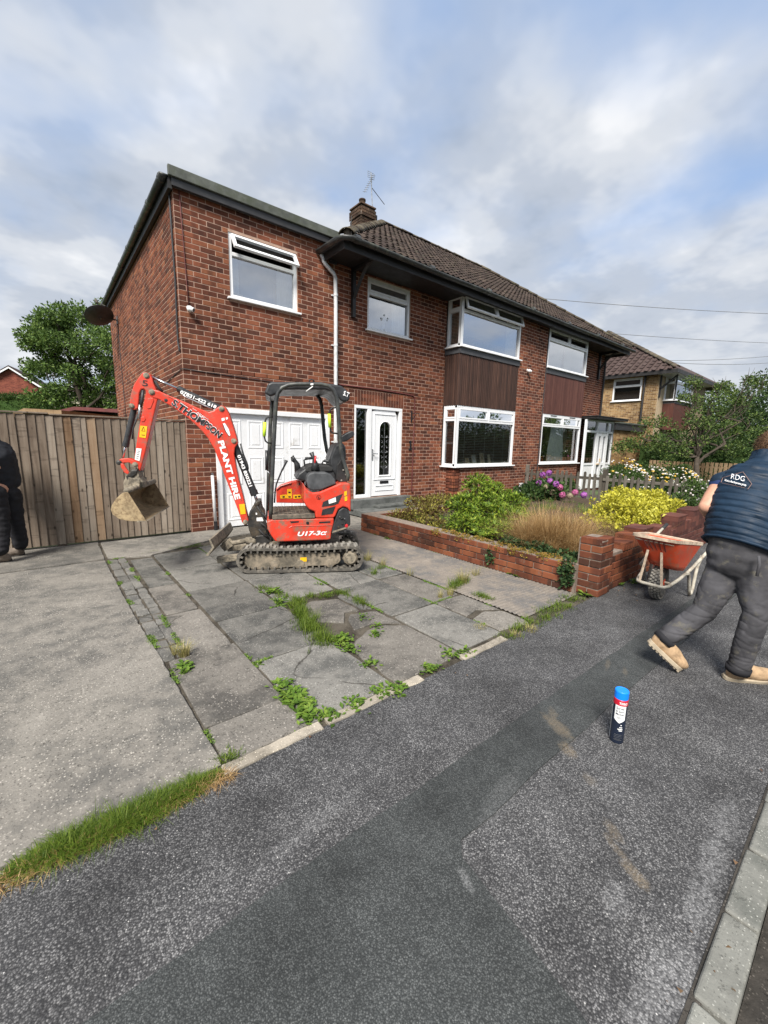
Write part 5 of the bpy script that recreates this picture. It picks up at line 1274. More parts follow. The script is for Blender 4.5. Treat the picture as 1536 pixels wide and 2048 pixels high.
# yellow variegated shrub
ycl = [((5.2, -4.35, .50), (.55, .45, .24)), ((5.8, -4.3, .58), (.55, .45, .24)), ((6.3, -4.5, .52), (.45, .4, .22)), ((4.95, -4.75, .46), (.5, .32, .20)), ((5.6, -4.85, .46), (.55, .28, .20)), ((6.6, -4.3, .50), (.4, .4, .2))]
shrub('yellow_shrub', 'bright yellow variegated shrub behind the front wall', 'shrub', tufts(ycl, 36, .105, r), 19000, .046, 'leaf_yellow', aspect=.62, seed=5, stems=[((5.5, -4.5, .15), (5.3, -4.4, .5), .02), ((5.7, -4.5, .15), (6.1, -4.5, .5), .02)])
# straw-coloured grass clump
t = thing('ornamental_grass', (3.55, -4.72, .2), 'straw-coloured clump of dried ornamental grass beside the pillar', 'grass clump')
mb = MB(); rr = random.Random(8)
for (bx_, by_, n_, h_) in ((3.05, -4.42, 1300, .74), (3.35, -4.52, 1000, .68), (2.85, -4.25, 900, .64), (3.05, -4.75, 800, .56), (3.75, -4.55, 500, .56), (3.4, -4.15, 600, .66), (2.80, -4.60, 500, .5)): blades(mb, (bx_, by_, .2), n_, h_, rr, .13, .95, .0055, 4, 1.0)
mb.build('blades', M['grass_dry'], t, fix=False)
t = thing('dead_stalks', (4.3, -4.85, .2), 'thin dead brown stalks between the dried grass and the yellow shrub', 'dead plant'); mb = MB()
for k in range(26):
    a = Vector((4.1 + rr.uniform(-.3, .6), -4.85 + rr.uniform(-.2, .2), .2)); limb(mb, a, a + Vector((rr.gauss(0, .15), rr.gauss(0, .12), rr.uniform(.2, .42))), .004, .0015, rr, .1, 4, 4)
blades(mb, (4.35, -4.9, .2), 420, .28, rr, .35, .8, .004, 3); mb.build('stalks', M['dead_leaf'], t, fix=False)
# hydrangea
t = thing('hydrangea', (7.9, -1.6, .2), 'hydrangea with purple and faded flower heads by the picket fence', 'hydrangea'); mb = MB(); hc = [((7.7, -1.7, .40), (.5, .5, .26)), ((8.2, -1.5, .40), (.45, .5, .25)), ((7.2, -1.6, .35), (.4, .4, .2))]
leaf_cloud(mb, hc + tufts(hc, 8, .12, r), 2200, .09, rr, aspect=.7); mb.build('foliage', M['leaf_dark'], t, fix=False)
heads = [((1085, 950), 'petal_purple'), ((1100, 962), 'petal_purple'), ((1078, 966), 'petal_purple'), ((1112, 968), 'petal_purple'), ((1092, 975), 'petal_faded'), ((1105, 985), 'petal_faded'), ((1120, 975), 'petal_pink'), ((1057, 985), 'petal_pink'), ((1055, 997), 'petal_purple'), ((1125, 990), 'petal_pink'), ((1150, 985), 'petal_pink'), ((1140, 992), 'petal_faded'), ((1168, 990), 'petal_purple'), ((1072, 978), 'petal_faded'), ((1098, 946), 'petal_purple')]
for k, ((hx, hy), m_) in enumerate(heads):
    c = on_x(hx, hy, 7.6 + rr.uniform(-.15, .25)); mb = MB()
    for _ in range(150):
        d = Vector((rr.gauss(0, 1), rr.gauss(0, 1), rr.gauss(.2, 1))).normalized(); p = c + d * .075 * rr.uniform(.85, 1.05); b_ = d.orthogonal().normalized() * .016; e_ = d.cross(b_)
        mb.poly([p - b_, p - e_, p + b_, p + e_])
    mb.build('flower_head', M[m_], t, fix=False)
# withered plants at the back of the bed, by the door
t = thing('withered_plants', (3.4, -2.0, .2), 'low withered brown and yellow plants in the bed by the front door', 'plants'); mb = MB(); cl = [((3.0, -1.9, .26), (.35, .4, .10)), ((3.5, -1.8, .28), (.4, .35, .12)), ((4.2, -1.2, .30), (.5, .5, .12)), ((2.9, -2.6, .24), (.3, .4, .08)), ((4.9, -.9, .28), (.5, .4, .14))]
leaf_cloud(mb, cl + tufts(cl, 9, .07, r), 5200, .045, rr, aspect=.7); mb.build('foliage', M['leaf_bed'], t, fix=False)
t = thing('garden_weeds', (3.6, -4.0, .2), 'rough green weeds growing between the bush and the dried grass', 'weeds'); mb = MB()
for _ in range(190): blades(mb, (rr.uniform(2.75, 7.6), rr.uniform(-4.4, -1.7), .19), 26, .15, rr, .11, .8, .006)
mb.build('blades', M['weed'], t, fix=False)
# ivy and sedum on top of the wall
t = thing('sedum_mat', (2.5, -4.4, .3), 'yellow-orange creeping plant along the top of the garden wall', 'creeper'); mb = MB(); cl = []
for k in range(80):
    yy = -5.05 + 2.0 * k / 80; cl.append(((2.46 + rr.uniform(-.09, .06), yy, .31 - rr.random() * .05), (.05, .05, .028)))
leaf_cloud(mb, cl, 5200, .020, rr, aspect=.8); mb.build('foliage', M['leaf_sedum'], t, fix=False)
t = thing('ivy', (2.45, -4.9, .3), 'dark green ivy spilling over the garden wall beside the pillar', 'ivy'); mb = MB(); cl = []
for k in range(34): yy = -5.08 + 1.0 * rr.random(); cl.append(((2.58 + rr.uniform(-.05, .10), yy, .31 + rr.random() * .04), (.06, .06, .03)))
for k in range(26): cl.append(((2.37 + rr.uniform(-.03, .0), -4.98 - rr.random() * .11, .05 + .30 * rr.random()), (.03, .04, .04)))
for k in range(10): cl.append(((2.36, -4.1 + rr.uniform(-.04, .04), .10 + .18 * rr.random()), (.025, .035, .035)))
leaf_cloud(mb, cl, 1500, .040, rr, aspect=.85); mb.build('foliage', M['leaf_ivy'], t, fix=False)
# white-flowered bush behind the stepped wall
t = shrub('white_bush', 'small bush with white flowers behind the stepped wall', 'bush', tufts([((7.6, -4.85, .55), (.6, .35, .32))], 26, .14, r), 3200, .05, 'leaf_rose', seed=12); mb = MB()
for _ in range(150): 
    p = Vector((7.6 + rr.gauss(0, .38), -4.95 + rr.gauss(0, .22), .62 + rr.gauss(0, .18))); mb.ball(p, .017, 5, 4)
mb.build('blooms', M['petal_white'], t, fix=False)['kind'] = 'stuff'
# rose bed of the neighbouring garden
for k, (xx, yy, hh, nW, nY, lab) in enumerate(((11.2, -2.3, .95, 60, 26, 'leftmost rose bush in the flower bed, mostly white and yellow blooms'), (12.1, -2.6, .95, 85, 18, 'middle rose bush covered with white blooms in the flower bed'), (13.0, -3.0, .92, 60, 30, 'rose bush with white and yellow blooms nearest the apple tree'), (12.4, -1.7, 1.15, 30, 40, 'tall rose bush with yellow blooms at the back of the flower bed'))):
    cl = [((xx, yy, hh * .55), (.62, .5, hh * .42))]; t = shrub('rose_bush', lab, 'rose bush', tufts(cl, 26, .16, r), 4200, .055, 'leaf_rose', seed=40 + k, group='rose bushes in the neighbouring flower bed')
    for m_, n_ in (('petal_white', nW), ('petal_yellow', nY)):
        mb = MB()
        for _ in range(n_):
            d = Vector((rr.gauss(0, .6), rr.gauss(-.5, .5), rr.gauss(.35, .5))).normalized(); p = Vector((xx + d.x * .66, yy + d.y * .55, hh * .58 + d.z * hh * .45)); s = rr.uniform(.018, .042); mb.ball(p, (s, s, s * .7), 6, 4)
        mb.build('blooms', M[m_], t, fix=False)['kind'] = 'stuff'
for k, (xx, yy, s, lab) in enumerate(((15.6, -2.3, 1.0, 'round dark green bush left of the apple tree trunk'), (9.5, -1.2, .62, 'low dark shrub behind the picket fence near the porch'), (10.2, -3.4, .6, 'low dark shrub behind the middle of the picket fence'), (11.4, -4.3, .7, 'low dark shrub behind the right of the picket fence'))):
    cl = [((xx, yy, .1 + .35 * s), (.7 * s, .7 * s, .42 * s))]; shrub('dark_shrub', lab, 'shrub', tufts(cl, 22, .2 * s, r), 2600, .07, 'leaf_dark', seed=60 + k, group='dark shrubs in the neighbouring garden')
# ---------------------------------------------------------------- trees
def tree(name, label, base, top, clumps, n, leaf, m, r0, seed, group=None, bare=(), limbs=8, cat='tree', tuft=.35, nt=14):
    t = thing(name, base, label, cat, group); rt = random.Random(seed); mb = MB(); base = Vector(base); top = Vector(top)
    pts = limb(mb, base, top, r0, r0 * .55, rt, .03, 6, 9)
    ends = []
    for c, rad in clumps:
        s = pts[rt.choice((3, 4, 5, 6))]; e = Vector(c); limb(mb, s, e, r0 * .45, r0 * .10, rt, .07, 6, 6)
        for _ in range(limbs // 2): limb(mb, e.lerp(s, rt.uniform(0, .5)), e + Vector((rt.gauss(0, rad[0] * .5), rt.gauss(0, rad[1] * .5), rt.gauss(.1, rad[2] * .5))), r0 * .12, r0 * .03, rt, .08, 4, 5)
    for a, b_ in bare: limb(mb, a, b_, r0 * .2, r0 * .03, rt, .06, 5, 5)
    mb.build('trunk', M['bark'], t, smooth=True)
    mb = MB(); leaf_cloud(mb, tufts(clumps, nt, tuft, rt), n, leaf, rt, aspect=.55, up=.1); mb.build('crown', M[m], t, fix=False)
    return t
# the big tree behind the left fence
T = CAM + ray(150, 838) * 17; T.z = 0
def at(px, py, d): return CAM + ray(px, py) * d
cl = []
for (px, py, rad) in ((115, 638, .75), (150, 625, .8), (195, 640, .9), (98, 685, .75), (140, 690, 1.0), (205, 695, 1.0), (92, 740, .72), (135, 755, 1.0), (190, 755, 1.0), (240, 700, 1.1), (110, 800, .8), (160, 805, .9), (210, 800, .9), (80, 655, .4), (240, 770, 1.0)):
    q = at(px, py, 17 + rr.uniform(-.8, .8)); cl.append(((q.x, q.y, q.z), (rad, rad, rad * .75)))
q = at(145, 740, 17); tree('broadleaf_tree', 'tall leafy green tree behind the fence at the left', (T.x, T.y, -.1), (q.x, q.y, q.z), cl, 24000, .13, 'leaf_tree', .16, 77, tuft=.32, nt=13)
# apple tree of the neighbour
a0 = on_x(1397, 958, 13.4); a0.z = .05; cl = []
for (px, py, d, rad) in ((1290, 880, 13, .55), (1330, 880, 13, .6), (1310, 850, 13.2, .4), (1380, 870, 13, .6), (1420, 850, 13, .65), (1460, 865, 13, .6), (1425, 810, 13, .45), (1470, 810, 13.3, .55), (1385, 795, 13, .30), (1390, 768, 13.3, .2), (1445, 775, 13.4, .22), (1500, 790, 13.3, .55), (1500, 850, 13.2, .6), (1350, 905, 12.8, .5), (1470, 905, 13, .5), (1250, 892, 13, .25), (1400, 835, 12.6, .5), (1520, 760, 13.6, .4)):
    q = at(px, py, d); cl.append(((q.x, q.y, q.z), (rad, rad, rad * .7)))
q = at(1402, 880, 13.2)
bare = [(at(a, b_, 13.1), at(c, d_, 13.1)) for a, b_, c, d_ in ((1437, 800, 1425, 755), (1437, 790, 1452, 752), (1450, 840, 1500, 765), (1480, 790, 1510, 735), (1490, 780, 1499, 735), (1385, 800, 1378, 775), (1500, 800, 1536, 745), (1400, 930, 1355, 895), (1398, 925, 1440, 895))]
tree('apple_tree', 'spreading apple tree with bare twig tips behind the picket fence', a0, q, cl, 9500, .072, 'leaf_apple', .09, 78, bare=bare, tuft=.17, nt=11)
# background trees and hedge on the right
for k, (px, py, d, rad, lab) in enumerate(((1500, 800, 26, 2.6, 'dark tree mass behind the apple tree at the right edge'), (1470, 870, 22, 1.8, 'dark rounded tree behind the apple tree left of the right edge'), (1545, 845, 20, 2.0, 'dark tree behind the walking man at the right edge'))):
    q = at(px, py, d); b0 = Vector((q.x, q.y, 0)); c2 = [((q.x, q.y, q.z), (rad, rad, rad * .8)), ((q.x - .8, q.y + .6, q.z - rad * .5), (rad * .8, rad * .8, rad * .6))]
    tree('dark_tree', lab, b0, q, c2, 7000, .16, 'leaf_dark', .16, 90 + k, group='dark trees at the right edge', tuft=.7, nt=26)
h = thing('garden_hedge', (18.8, -2.5, 0), 'dark clipped hedge behind the light brown fence', 'hedge'); mb = MB(); cl = []
for k in range(60): cl.append(((18.6 + rr.uniform(-.3, .3), -5.5 + 5.5 * rr.random(), rr.uniform(.3, 1.9)), (.4, .4, .4)))
leaf_cloud(mb, cl, 9000, .11, rr); mb.build('foliage', M['leaf_dark'], h, fix=False); MB().box(18.5, 18.8, -5.5, .0, 0, 1.6).build('core', M['leaf_dark'], h)
# hedge and sheds behind the left fence
hd = thing('clipped_hedge', (-4, 22, 0), 'long clipped green hedge behind the left fence', 'hedge'); mb = MB()
A_ = at(-30, 806, 22); B_ = at(100, 806, 22); cl = []
for k in range(70): p = A_.lerp(B_, rr.random()); cl.append(((p.x, p.y, p.z + rr.uniform(-.35, .30)), (.35, .35, .28)))
leaf_cloud(mb, cl, 12000, .07, rr); mb.build('foliage', M['leaf_hedge'], hd, fix=False); mb = MB(); mb.beam(A_ + Vector((0, 0, -1.4)), B_ + Vector((0, 0, -1.4)), .5, 3.0); mb.build('core', M['leaf_hedge'], hd)
def shed(label, px0, px1, py, d, m, name='garden_shed', sag=.06, back=2.0):
    a = at(px0, py, d); c = at(px1, py, d); t = thing(name, ((a.x + c.x) / 2, a.y, 0), label, 'shed'); z = a.z
    ex = (c - a); ex.z = 0; L = ex.length; ex.normalize(); ey = Vector((-ex.y, ex.x, 0)); O = Vector((a.x, a.y, 0)); fr = (O, ex, Vector((0, 0, 1)), ey)
    mb = MB(); mb.prism([(0, 0), (L, 0), (L, z - .28), (0, z - .28)], fr, 0, back); mb.build('wall', M['picket_wood'], t)
    mb = MB(); mb.prism([(-.2, z - .27), (L * .38, z - .02), (L * .42, z), (L + .2, z - sag), (L + .2, z - sag - .10), (L * .42, z - .10), (-.2, z - .36)], fr, -.2, back + .2); mb.build('roof', M[m], t)
shed('low brown-roofed shed behind the fence beside the house', 95, 245, 813, 12.5, 'terracotta_metal'); shed('pale-roofed lean-to shed behind the fence at the left', 22, 118, 817, 9.5, 'tan_wood', sag=.03)
# distant houses
def gable_house(label, P, w, dep, hw, hr, ang, wm, rm, group='distant houses'):
    t = thing('distant_house', P, label, 'house', group); ex = Vector((math.cos(ang), math.sin(ang), 0)); ey = Vector((-ex.y, ex.x, 0)); O = Vector((P[0], P[1], 0)); fr = (O, ex, Vector((0, 0, 1)), ey)
    mb = MB(); mb.prism([(-w/2, -.1), (w/2, -.1), (w/2, hw), (0, hr), (-w/2, hw)], fr, 0, dep); mb.build('wall', M[wm], t)
    mb = MB(); mb.prism([(-w/2 - .3, hw - .22), (0, hr + .02), (w/2 + .3, hw - .22), (w/2 + .3, hw - .05), (0, hr + .22), (-w/2 - .3, hw - .05)], fr, -.25, dep + .25); mb.build('roof', M[rm], t)
    mb = MB(); mb.prism([(-w/2 - .32, hw - .30), (0, hr - .04), (w/2 + .32, hw - .30), (w/2 + .32, hw - .12), (0, hr + .10), (-w/2 - .32, hw - .12)], fr, -.29, -.25); mb.build('bargeboard', M['upvc'], t)
    return t, fr
q = at(22, 760, 36); gable_house('red brick gable with white bargeboards beyond the left fence', (q.x, q.y, 0), 5.2, 8, 5.4, at(22, 737, 36).z, 1.35 - math.pi / 2, 'brick_far', 'roof_tile_brown')
q = at(170, 790, 40); t, fr = gable_house('pale house glimpsed through the tree at the left', (q.x, q.y, 0), 9, 6, 4.6, 6.6, 0.1, 'curtain_cream', 'roof_tile_grey')
# long roof with chimney beyond the yellow house
q0, q1 = at(1345, 862, 32), at(1450, 862, 32); zt = at(1390, 826, 32).z; t = thing('distant_house', (q0.x, q0.y, 0), 'grey-roofed house with a brick chimney beyond the yellow house', 'house', 'distant houses')
mb = MB(); mb.add([(q0.x, q0.y, 0), (q1.x, q1.y, 0), (q1.x, q1.y, q1.z), (q0.x, q0.y, q0.z), (q0.x + 5, q0.y + 4, 0), (q1.x + 5, q1.y + 4, 0), (q1.x + 5, q1.y + 4, q1.z), (q0.x + 5, q0.y + 4, q0.z)], [(0,1,2,3),(4,5,6,7),(0,3,7,4),(1,2,6,5)]); mb.build('wall', M['brick_far'], t)
dv = Vector((2.5, 2.0, 0)); mb = MB(); up = Vector((0, 0, zt - q0.z)); mb.add([q0 - dv * .15, q1 - dv * .15, q1 + dv + up, q0 + dv + up, q1 + dv * 2.1, q0 + dv * 2.1], [(0, 1, 2, 3), (3, 2, 4, 5), (0, 3, 5), (1, 4, 2)]); rf = mb.build('roof', M['roof_tile_grey'], t)
c = at(1376, 815, 34); MB().box(c.x - .5, c.x + .5, c.y - .4, c.y + .4, c.z - 2, c.z + .5).build('chimney', M['brick_far'], rf)
mb = MB()
for dx in (-.25, .25): mb.lathe([(.14, c.z + .5), (.12, c.z + .85)], (Vector((c.x + dx, c.y, 0)), *VS), 10)
mb.build('chimney_pot', M['barrow_orange'], rf); mb = MB(); mb.tube([(c.x - .4, c.y, c.z), (c.x - .4, c.y, c.z + 3)], .02, 5); mb.build('aerial_pole', M['galv'], rf)
# ---------------------------------------------------------------- yellow brick neighbour
yh = thing('yellow_house', (21, 3, 0), 'yellow brick house with brown hipped roof at the right', 'house')
YX = 19.3; FYS = (Vector((YX, 0, 0)), Vector((0, 1, 0)), Vector((-1, 0, 0)))
def yx(px, py): return on_x(px, py, YX)
y0_ = yx(1314, 800).y; win = (yx(1283, 780).y, yx(1226, 780).y, yx(1255, 803).z, yx(1255, 757).z); ez = yx(1280, 747).z
op = [(win[0], win[1], win[2], win[3])]
mb = MB(); core(mb, FYS, y0_, 9.0, 0, ez, op); mb.box(YX + .26, YX + 7, y0_, y0_ + .25, 0, ez); mb.box(YX + .27, YX + 7, 8.8, 9.0, 0, ez); yw = mb.build('wall', M['mortar_yellow'], yh)
rest = MB(); ry = random.Random(4)
for a, c, p, q, full in bricks_of(y0_, 6.0, 0, ez, op): brick_box(rest, FYS, a, c, p, q, rnd=ry)
o = rest.build('brickwork', M['brick_yellow'], yw, fix=False); o['kind'] = 'stuff'
window(FYS, win[0], win[1], win[2] + .03, win[3], yh, top=.36, glass='glass_low', depth=0.0)
MB().box(YX + .3, YX + .35, win[0] - .3, win[1] + .3, win[2] - .3, win[3] + .3).build('room', M['room_dark'], yh)
# hipped roof, the side slope facing us tiled
ex0, ey0 = YX - .35, y0_ - .75; ry_ = 4.4; rz_ = ez + (ry_ - ey0) * .62; rxx = ex0 + (ry_ - ey0)
mb = MB(); mb.add([(ex0, ey0, ez), (ex0 + 9, ey0, ez), (ex0 + 9, 2 * ry_ - ey0, ez), (ex0, 2 * ry_ - ey0, ez), (rxx, ry_, rz_), (ex0 + 9, ry_, rz_)], [(0, 1, 5, 4), (2, 3, 4, 5), (3, 0, 4), (0, 3, 2, 1)]); yr = mb.build('roof', M['roof_tile_brown'], yh)
s2 = math.hypot(ry_ - ey0, rz_ - ez); up = Vector(((ry_ - ey0), 0, rz_ - ez)) / s2; nr = Vector((-(rz_ - ez), 0, (ry_ - ey0))) / s2
TWo, TGo = TW, TG; TW, TG = .30, .33
tile_slope(Vector((ex0 - .02, 0, ez + .01)), Vector((0, -1, 0)), up, nr, lambda s: (-(2 * ry_ - ey0) + max(0, s) * (ry_ - ey0) / s2 + .05, -ey0 - max(0, s) * (ry_ - ey0) / s2 - .02), int(s2 / TG), 'roof_tile_brown', yr, 120)
TW, TG = TWo, TGo
ridge_line((ex0 + .05, ey0 + .05, ez + .08), (rxx, ry_, rz_ + .06), yr, L=.42)
mb = MB(); mb.box(ex0, ex0 + .03, ey0, 8.5, ez - .16, ez); mb.box(ex0 + .03, ex0 + 6, ey0, ey0 + .03, ez - .16, ez); mb.build('fascia_board', M['black_paint'], yh)
MB().box(ex0 + .03, ex0 + 6, ey0 + .03, y0_, ez - .15, ez - .12).build('soffit', M['white_soffit'], yh)
mb = MB(); mb.tube([(YX - .06, y0_ + .55, ez - .1), (YX - .06, y0_ + .55, 2.6)], .045, 8); mb.build('downpipe', M['black_paint'], yh)
mb = MB(); mb.beam((YX + .1, y0_ - .02, ez - .75), (YX + .1, ey0 + .1, ez - .2), .07, .07); mb.beam((YX + .1, y0_ - .03, ez - 1.1), (YX + .1, y0_ - .03, ez - .15), .07, .07); mb.build('eaves_bracket', M['black_paint'], yh)
FYF = FRONT(y0_ - .45); MB().box(YX + .75, YX + 3.2, y0_ - .45, y0_, 2.35, 3.5).build('cladding', M['cladding_red'], yh)
MB().box(YX + .75, YX + 3.2, y0_ - .47, y0_, 3.5, 3.62).build('flashing', M['lead'], yh)
FYR = (Vector((YX + .75, y0_, 0)), Vector((0, -1, 0)), Vector((-1, 0, 0)))
window(FYR, .0, .45, 3.64, ez - .14, yh, top=.30, glass='glass_low'); window(FYF, YX + .75, YX + 3.2, 3.64, ez - .14, yh, top=.30, lights=2, glass='glass_low')
# its flat-roofed garage
gz = yx(1260, 862).z; mb = MB(); mb.box(16.2, YX - .02, y0_ + .4, 7, 0, gz - .05); gg = mb.build('garage', M['brick_yellow'], yh)
mb = MB(); mb.box(16.1, YX - .02, y0_ + .3, 7.1, gz - .06, gz + .20); mb.build('garage_fascia', M['fascia'], yh); MB().box(16.05, YX - .02, y0_ + .25, 7.1, gz + .20, gz + .26).build('garage_trim', M['roof_trim'], yh)
# overhead wires
def wire(px0, py0, d0, px1, py1, d1, sag, label, r_=.011):
    a, c = at(px0, py0, d0), at(px1, py1, d1); cable([a.lerp(c, i / 14) + Vector((0, 0, -sag * 4 * (i / 14) * (1 - i / 14))) for i in range(15)], r_, label, 'wire_grey', 'overhead_wire', 'wire')
wire(1085, 597, 17, 1700, 632, 20, .12, 'uppermost overhead wire across the sky at the right'); wire(1225, 667, 19, 1700, 690, 24, .1, 'second overhead wire from the top across the sky at the right')
wire(1320, 721, 24, 1700, 690, 30, .3, 'third overhead wire meeting the yellow house roof', .014); wire(1330, 724, 24, 1700, 702, 30, .45, 'fourth overhead wire just under the third at the right', .014)
# ---------------------------------------------------------------- grass and weeds in the paving (nobody could count them)
def stuff(name, label, cat, mb, m):
    o = mb.build(name, M[m], fix=False); return tag(o, label, cat, kind='stuff')
mb = MB(); rr = random.Random(17)
for k in range(900):
    t = rr.random(); xx = -1.98 + .72 * t; fat = math.sin(min(1, t * 1.08) * math.pi) ** .45; yy = -5.29 + rr.gauss(0, .028 * fat) + .01 * math.sin(xx * 9)
    blades(mb, (xx, yy, .0), 8, .072 * (.35 + .7 * fat) * (1 + .55 * noise.noise((xx * 9, yy * 20, 2))), rr, .020, 1.25, .0030, 3, 1.2)
for k in range(120): blades(mb, (-2.7 + .75 * rr.random(), -5.29 + rr.gauss(0, .018), 0), 5, .025, rr, .02, 1.0, .003)
mt_ = MB()
for k in range(420): t = rr.random(); blades(mt_, (-2.1 + .88 * t, -5.315 + rr.gauss(0, .014), 0), 6, .045, rr, .02, 1.3, .003, 3, 1.3)
stuff('grass_thatch', 'brown dead thatch along the pavement side of the grass strip', 'grass', mt_, 'grass_dry')
stuff('grass_verge', 'strip of thick green grass between the concrete drive and the pavement', 'grass', mb, 'grass_green')
mb = MB()
def trail(pts, n, h, wd, m=None, lean=.9, w=.0045):
    P_ = [on_z(*p) for p in pts]; L = [(b_ - a).length for a, b_ in zip(P_, P_[1:])]; tot = sum(L)
    for _ in range(n):
        s = rr.random() * tot; i = 0
        while i < len(L) - 1 and s > L[i]: s -= L[i]; i += 1
        q = P_[i].lerp(P_[i + 1], s / L[i]); q = q + Vector((rr.gauss(0, wd), rr.gauss(0, wd), 0))
        if noise.noise((q.x * 7, q.y * 7, 3)) > -.25: blades(mb, q, 7, h * rr.uniform(.5, 1.2), rr, .03, lean, w)
trail([(520, 1175), (570, 1195), (640, 1195), (690, 1185), (730, 1210)], 300, .055, .03)
trail([(590, 1200), (600, 1225), (630, 1265), (660, 1290)], 420, .075, .045)
trail([(1010, 1275), (1060, 1250), (1100, 1225), (1150, 1195)], 300, .05, .05)
trail([(930, 1160), (900, 1180)], 90, .10, .03); trail([(985, 1200), (950, 1190)], 60, .05, .02)
trail([(430, 1530), (470, 1515)], 60, .03, .02)
trail([(770, 1130), (745, 1150)], 60, .07, .03)
trail([(280, 1110), (300, 1105), (370, 1095), (410, 1092)], 70, .03, .012)
stuff('paving_grass', 'green grass growing in the joints of the paving slabs', 'grass', mb, 'grass_green')
mb = MB()
def rosette(px, py, n, s, wd):
    q0 = on_z(px, py)
    for _ in range(n):
        q = q0 + Vector((rr.gauss(0, wd), rr.gauss(0, wd), rr.uniform(0, .02))); g = rr.uniform(0, 6.283); a = Vector((math.cos(g), math.sin(g), rr.uniform(.1, .7))).normalized(); b_ = Vector((-math.sin(g), math.cos(g), 0)); L_ = s * rr.uniform(.5, 1.2)
        mb.add([q, q + a * L_ * .5 + b_ * L_ * .26, q + a * L_ - Vector((0, 0, L_ * .15)), q + a * L_ * .5 - b_ * L_ * .26], [(0, 1, 2), (0, 2, 3)])
for (px, py, n, s, wd) in ((545, 1185, 60, .06, .03), (560, 1205, 40, .05, .025), (565, 1375, 60, .05, .03), (585, 1395, 80, .05, .035), (605, 1415, 80, .05, .035), (620, 1435, 60, .045, .03), (680, 1280, 90, .05, .04), (700, 1300, 60, .045, .03), (750, 1270, 40, .04, .02), (755, 1255, 30, .035, .02),
                           (735, 1330, 40, .04, .025), (790, 1380, 70, .045, .03), (760, 1390, 50, .04, .03), (710, 1410, 60, .04, .03), (660, 1430, 60, .04, .03), (900, 1310, 50, .04, .03), (860, 1340, 50, .04, .03), (930, 1305, 40, .04, .03), (370, 1335, 40, .045, .02), (372, 1345, 30, .04, .015), (520, 1330, 14, .03, .01),
                           (1015, 1140, 60, .07, .03), (1030, 1150, 50, .06, .03), (1105, 1170, 40, .06, .02), (1160, 1175, 70, .07, .035), (1175, 1190, 50, .07, .03), (1075, 1160, 20, .05, .02), (755, 1070, 30, .05, .02), (775, 1078, 30, .05, .02), (1235, 1170, 30, .06, .03), (1270, 1165, 40, .05, .04), (725, 1235, 30, .035, .03), (640, 1170, 20, .035, .015)):
    rosette(px, py, n, s, wd)
mo = MB()
for (xa, ya, xb, yb) in [(x_, -5.22, x_ - .03, -1.1) for x_ in (-1.225, -.77, -.175, .478, 1.0, 1.39)] + [(-.77, y_, .47, y_) for y_ in (-2.78, -3.63, -4.46)] + [(.48, y_, 1.39, y_) for y_ in (-3.58, -4.44)] + [(-1.2, -1.05, .6, -.7), (2.36, -5.1, 2.36, -1.5), (-1.25, -5.25, 1.4, -5.25), (-1.26, -4.0, -1.28, -1.3), (-1.1, -4.0, -1.08, -1.3)]:
    L_ = math.hypot(xb - xa, yb - ya)
    for k in range(int(L_ * 130)):
        t = rr.random(); q = Vector((xa + (xb - xa) * t + rr.gauss(0, .006), ya + (yb - ya) * t + rr.gauss(0, .006), 0))
        if noise.noise((q.x * 3.1, q.y * 3.1, 8)) < .27: continue
        for _ in range(5):
            a = Vector((rr.gauss(0, 1), rr.gauss(0, 1), abs(rr.gauss(0, .7)))).normalized(); b_ = a.orthogonal().normalized() * .004; p = q + Vector((rr.gauss(0, .008), rr.gauss(0, .008), 0)); s_ = rr.uniform(.006, .02)
            mo.add([p - b_, p + b_, p + a * s_], [(0, 1, 2)])
stuff('joint_moss', 'moss and tiny seedlings filling the joints between the slabs', 'moss', mo, 'weed')
stuff('paving_weeds', 'leafy green weeds sprouting along the joints of the paving', 'weeds', mb, 'weed')
mb = MB()
for (px, py, n, h, sp) in ((368, 1312, 170, .14, .035), (350, 1308, 60, .10, .02), (735, 1120, 120, .15, .05), (765, 1130, 60, .16, .04), (900, 1190, 90, .12, .03), (925, 1165, 150, .20, .05), (880, 1195, 60, .11, .02), (950, 1150, 60, .16, .05), (820, 1150, 40, .12, .04), (1060, 1260, 120, .05, .06), (1030, 1270, 90, .05, .05), (960, 1255, 80, .04, .05)): blades(mb, on_z(px, py), n, h, rr, sp, .75, .0035, 3, .8)
stuff('dry_grass_tufts', 'pale dry grass tufts standing in the paving joints', 'grass', mb, 'grass_pale')
mb = MB()
for k in range(130):
    q = Vector((rr.uniform(-1.6, 4), rr.choice((-6.9, -5.35, -6.86)) + rr.gauss(0, .05), .012)) if k % 2 else Vector((rr.uniform(2.6, 3.6), rr.uniform(-5.65, -5.32), .01)); g = rr.uniform(0, 6.28); s = rr.uniform(.006, .018)
    mb.add([q, q + Vector((math.cos(g) * s, math.sin(g) * s, .003)), q + Vector((math.cos(g + 1) * s, math.sin(g + 1) * s, .006))], [(0, 1, 2)])
stuff('leaf_litter', 'scraps of dead leaf and grit along the kerb and wall foot', 'litter', mb, 'dead_leaf')

# the row of trees on the other side of the road, seen in the window panes
mb = MB(); cl = []
for k in range(150):
    xx = -30 + 90 * rr.random(); hh = 3.2 + 2.6 * noise.noise((xx * .13, 2, 5)) ; cl.append(((xx, -21 + rr.uniform(-1.5, 1.5), rr.uniform(.5, max(1.2, hh))), (1.5, 1.0, 1.1)))
leaf_cloud(mb, cl, 22000, .42, rr); mb.box(-30, 60, -22.5, -21.8, -.1, 2.6)
stuff('roadside_trees', 'dark mass of trees across the road, mirrored in the lower window panes', 'trees', mb, 'leaf_dark')
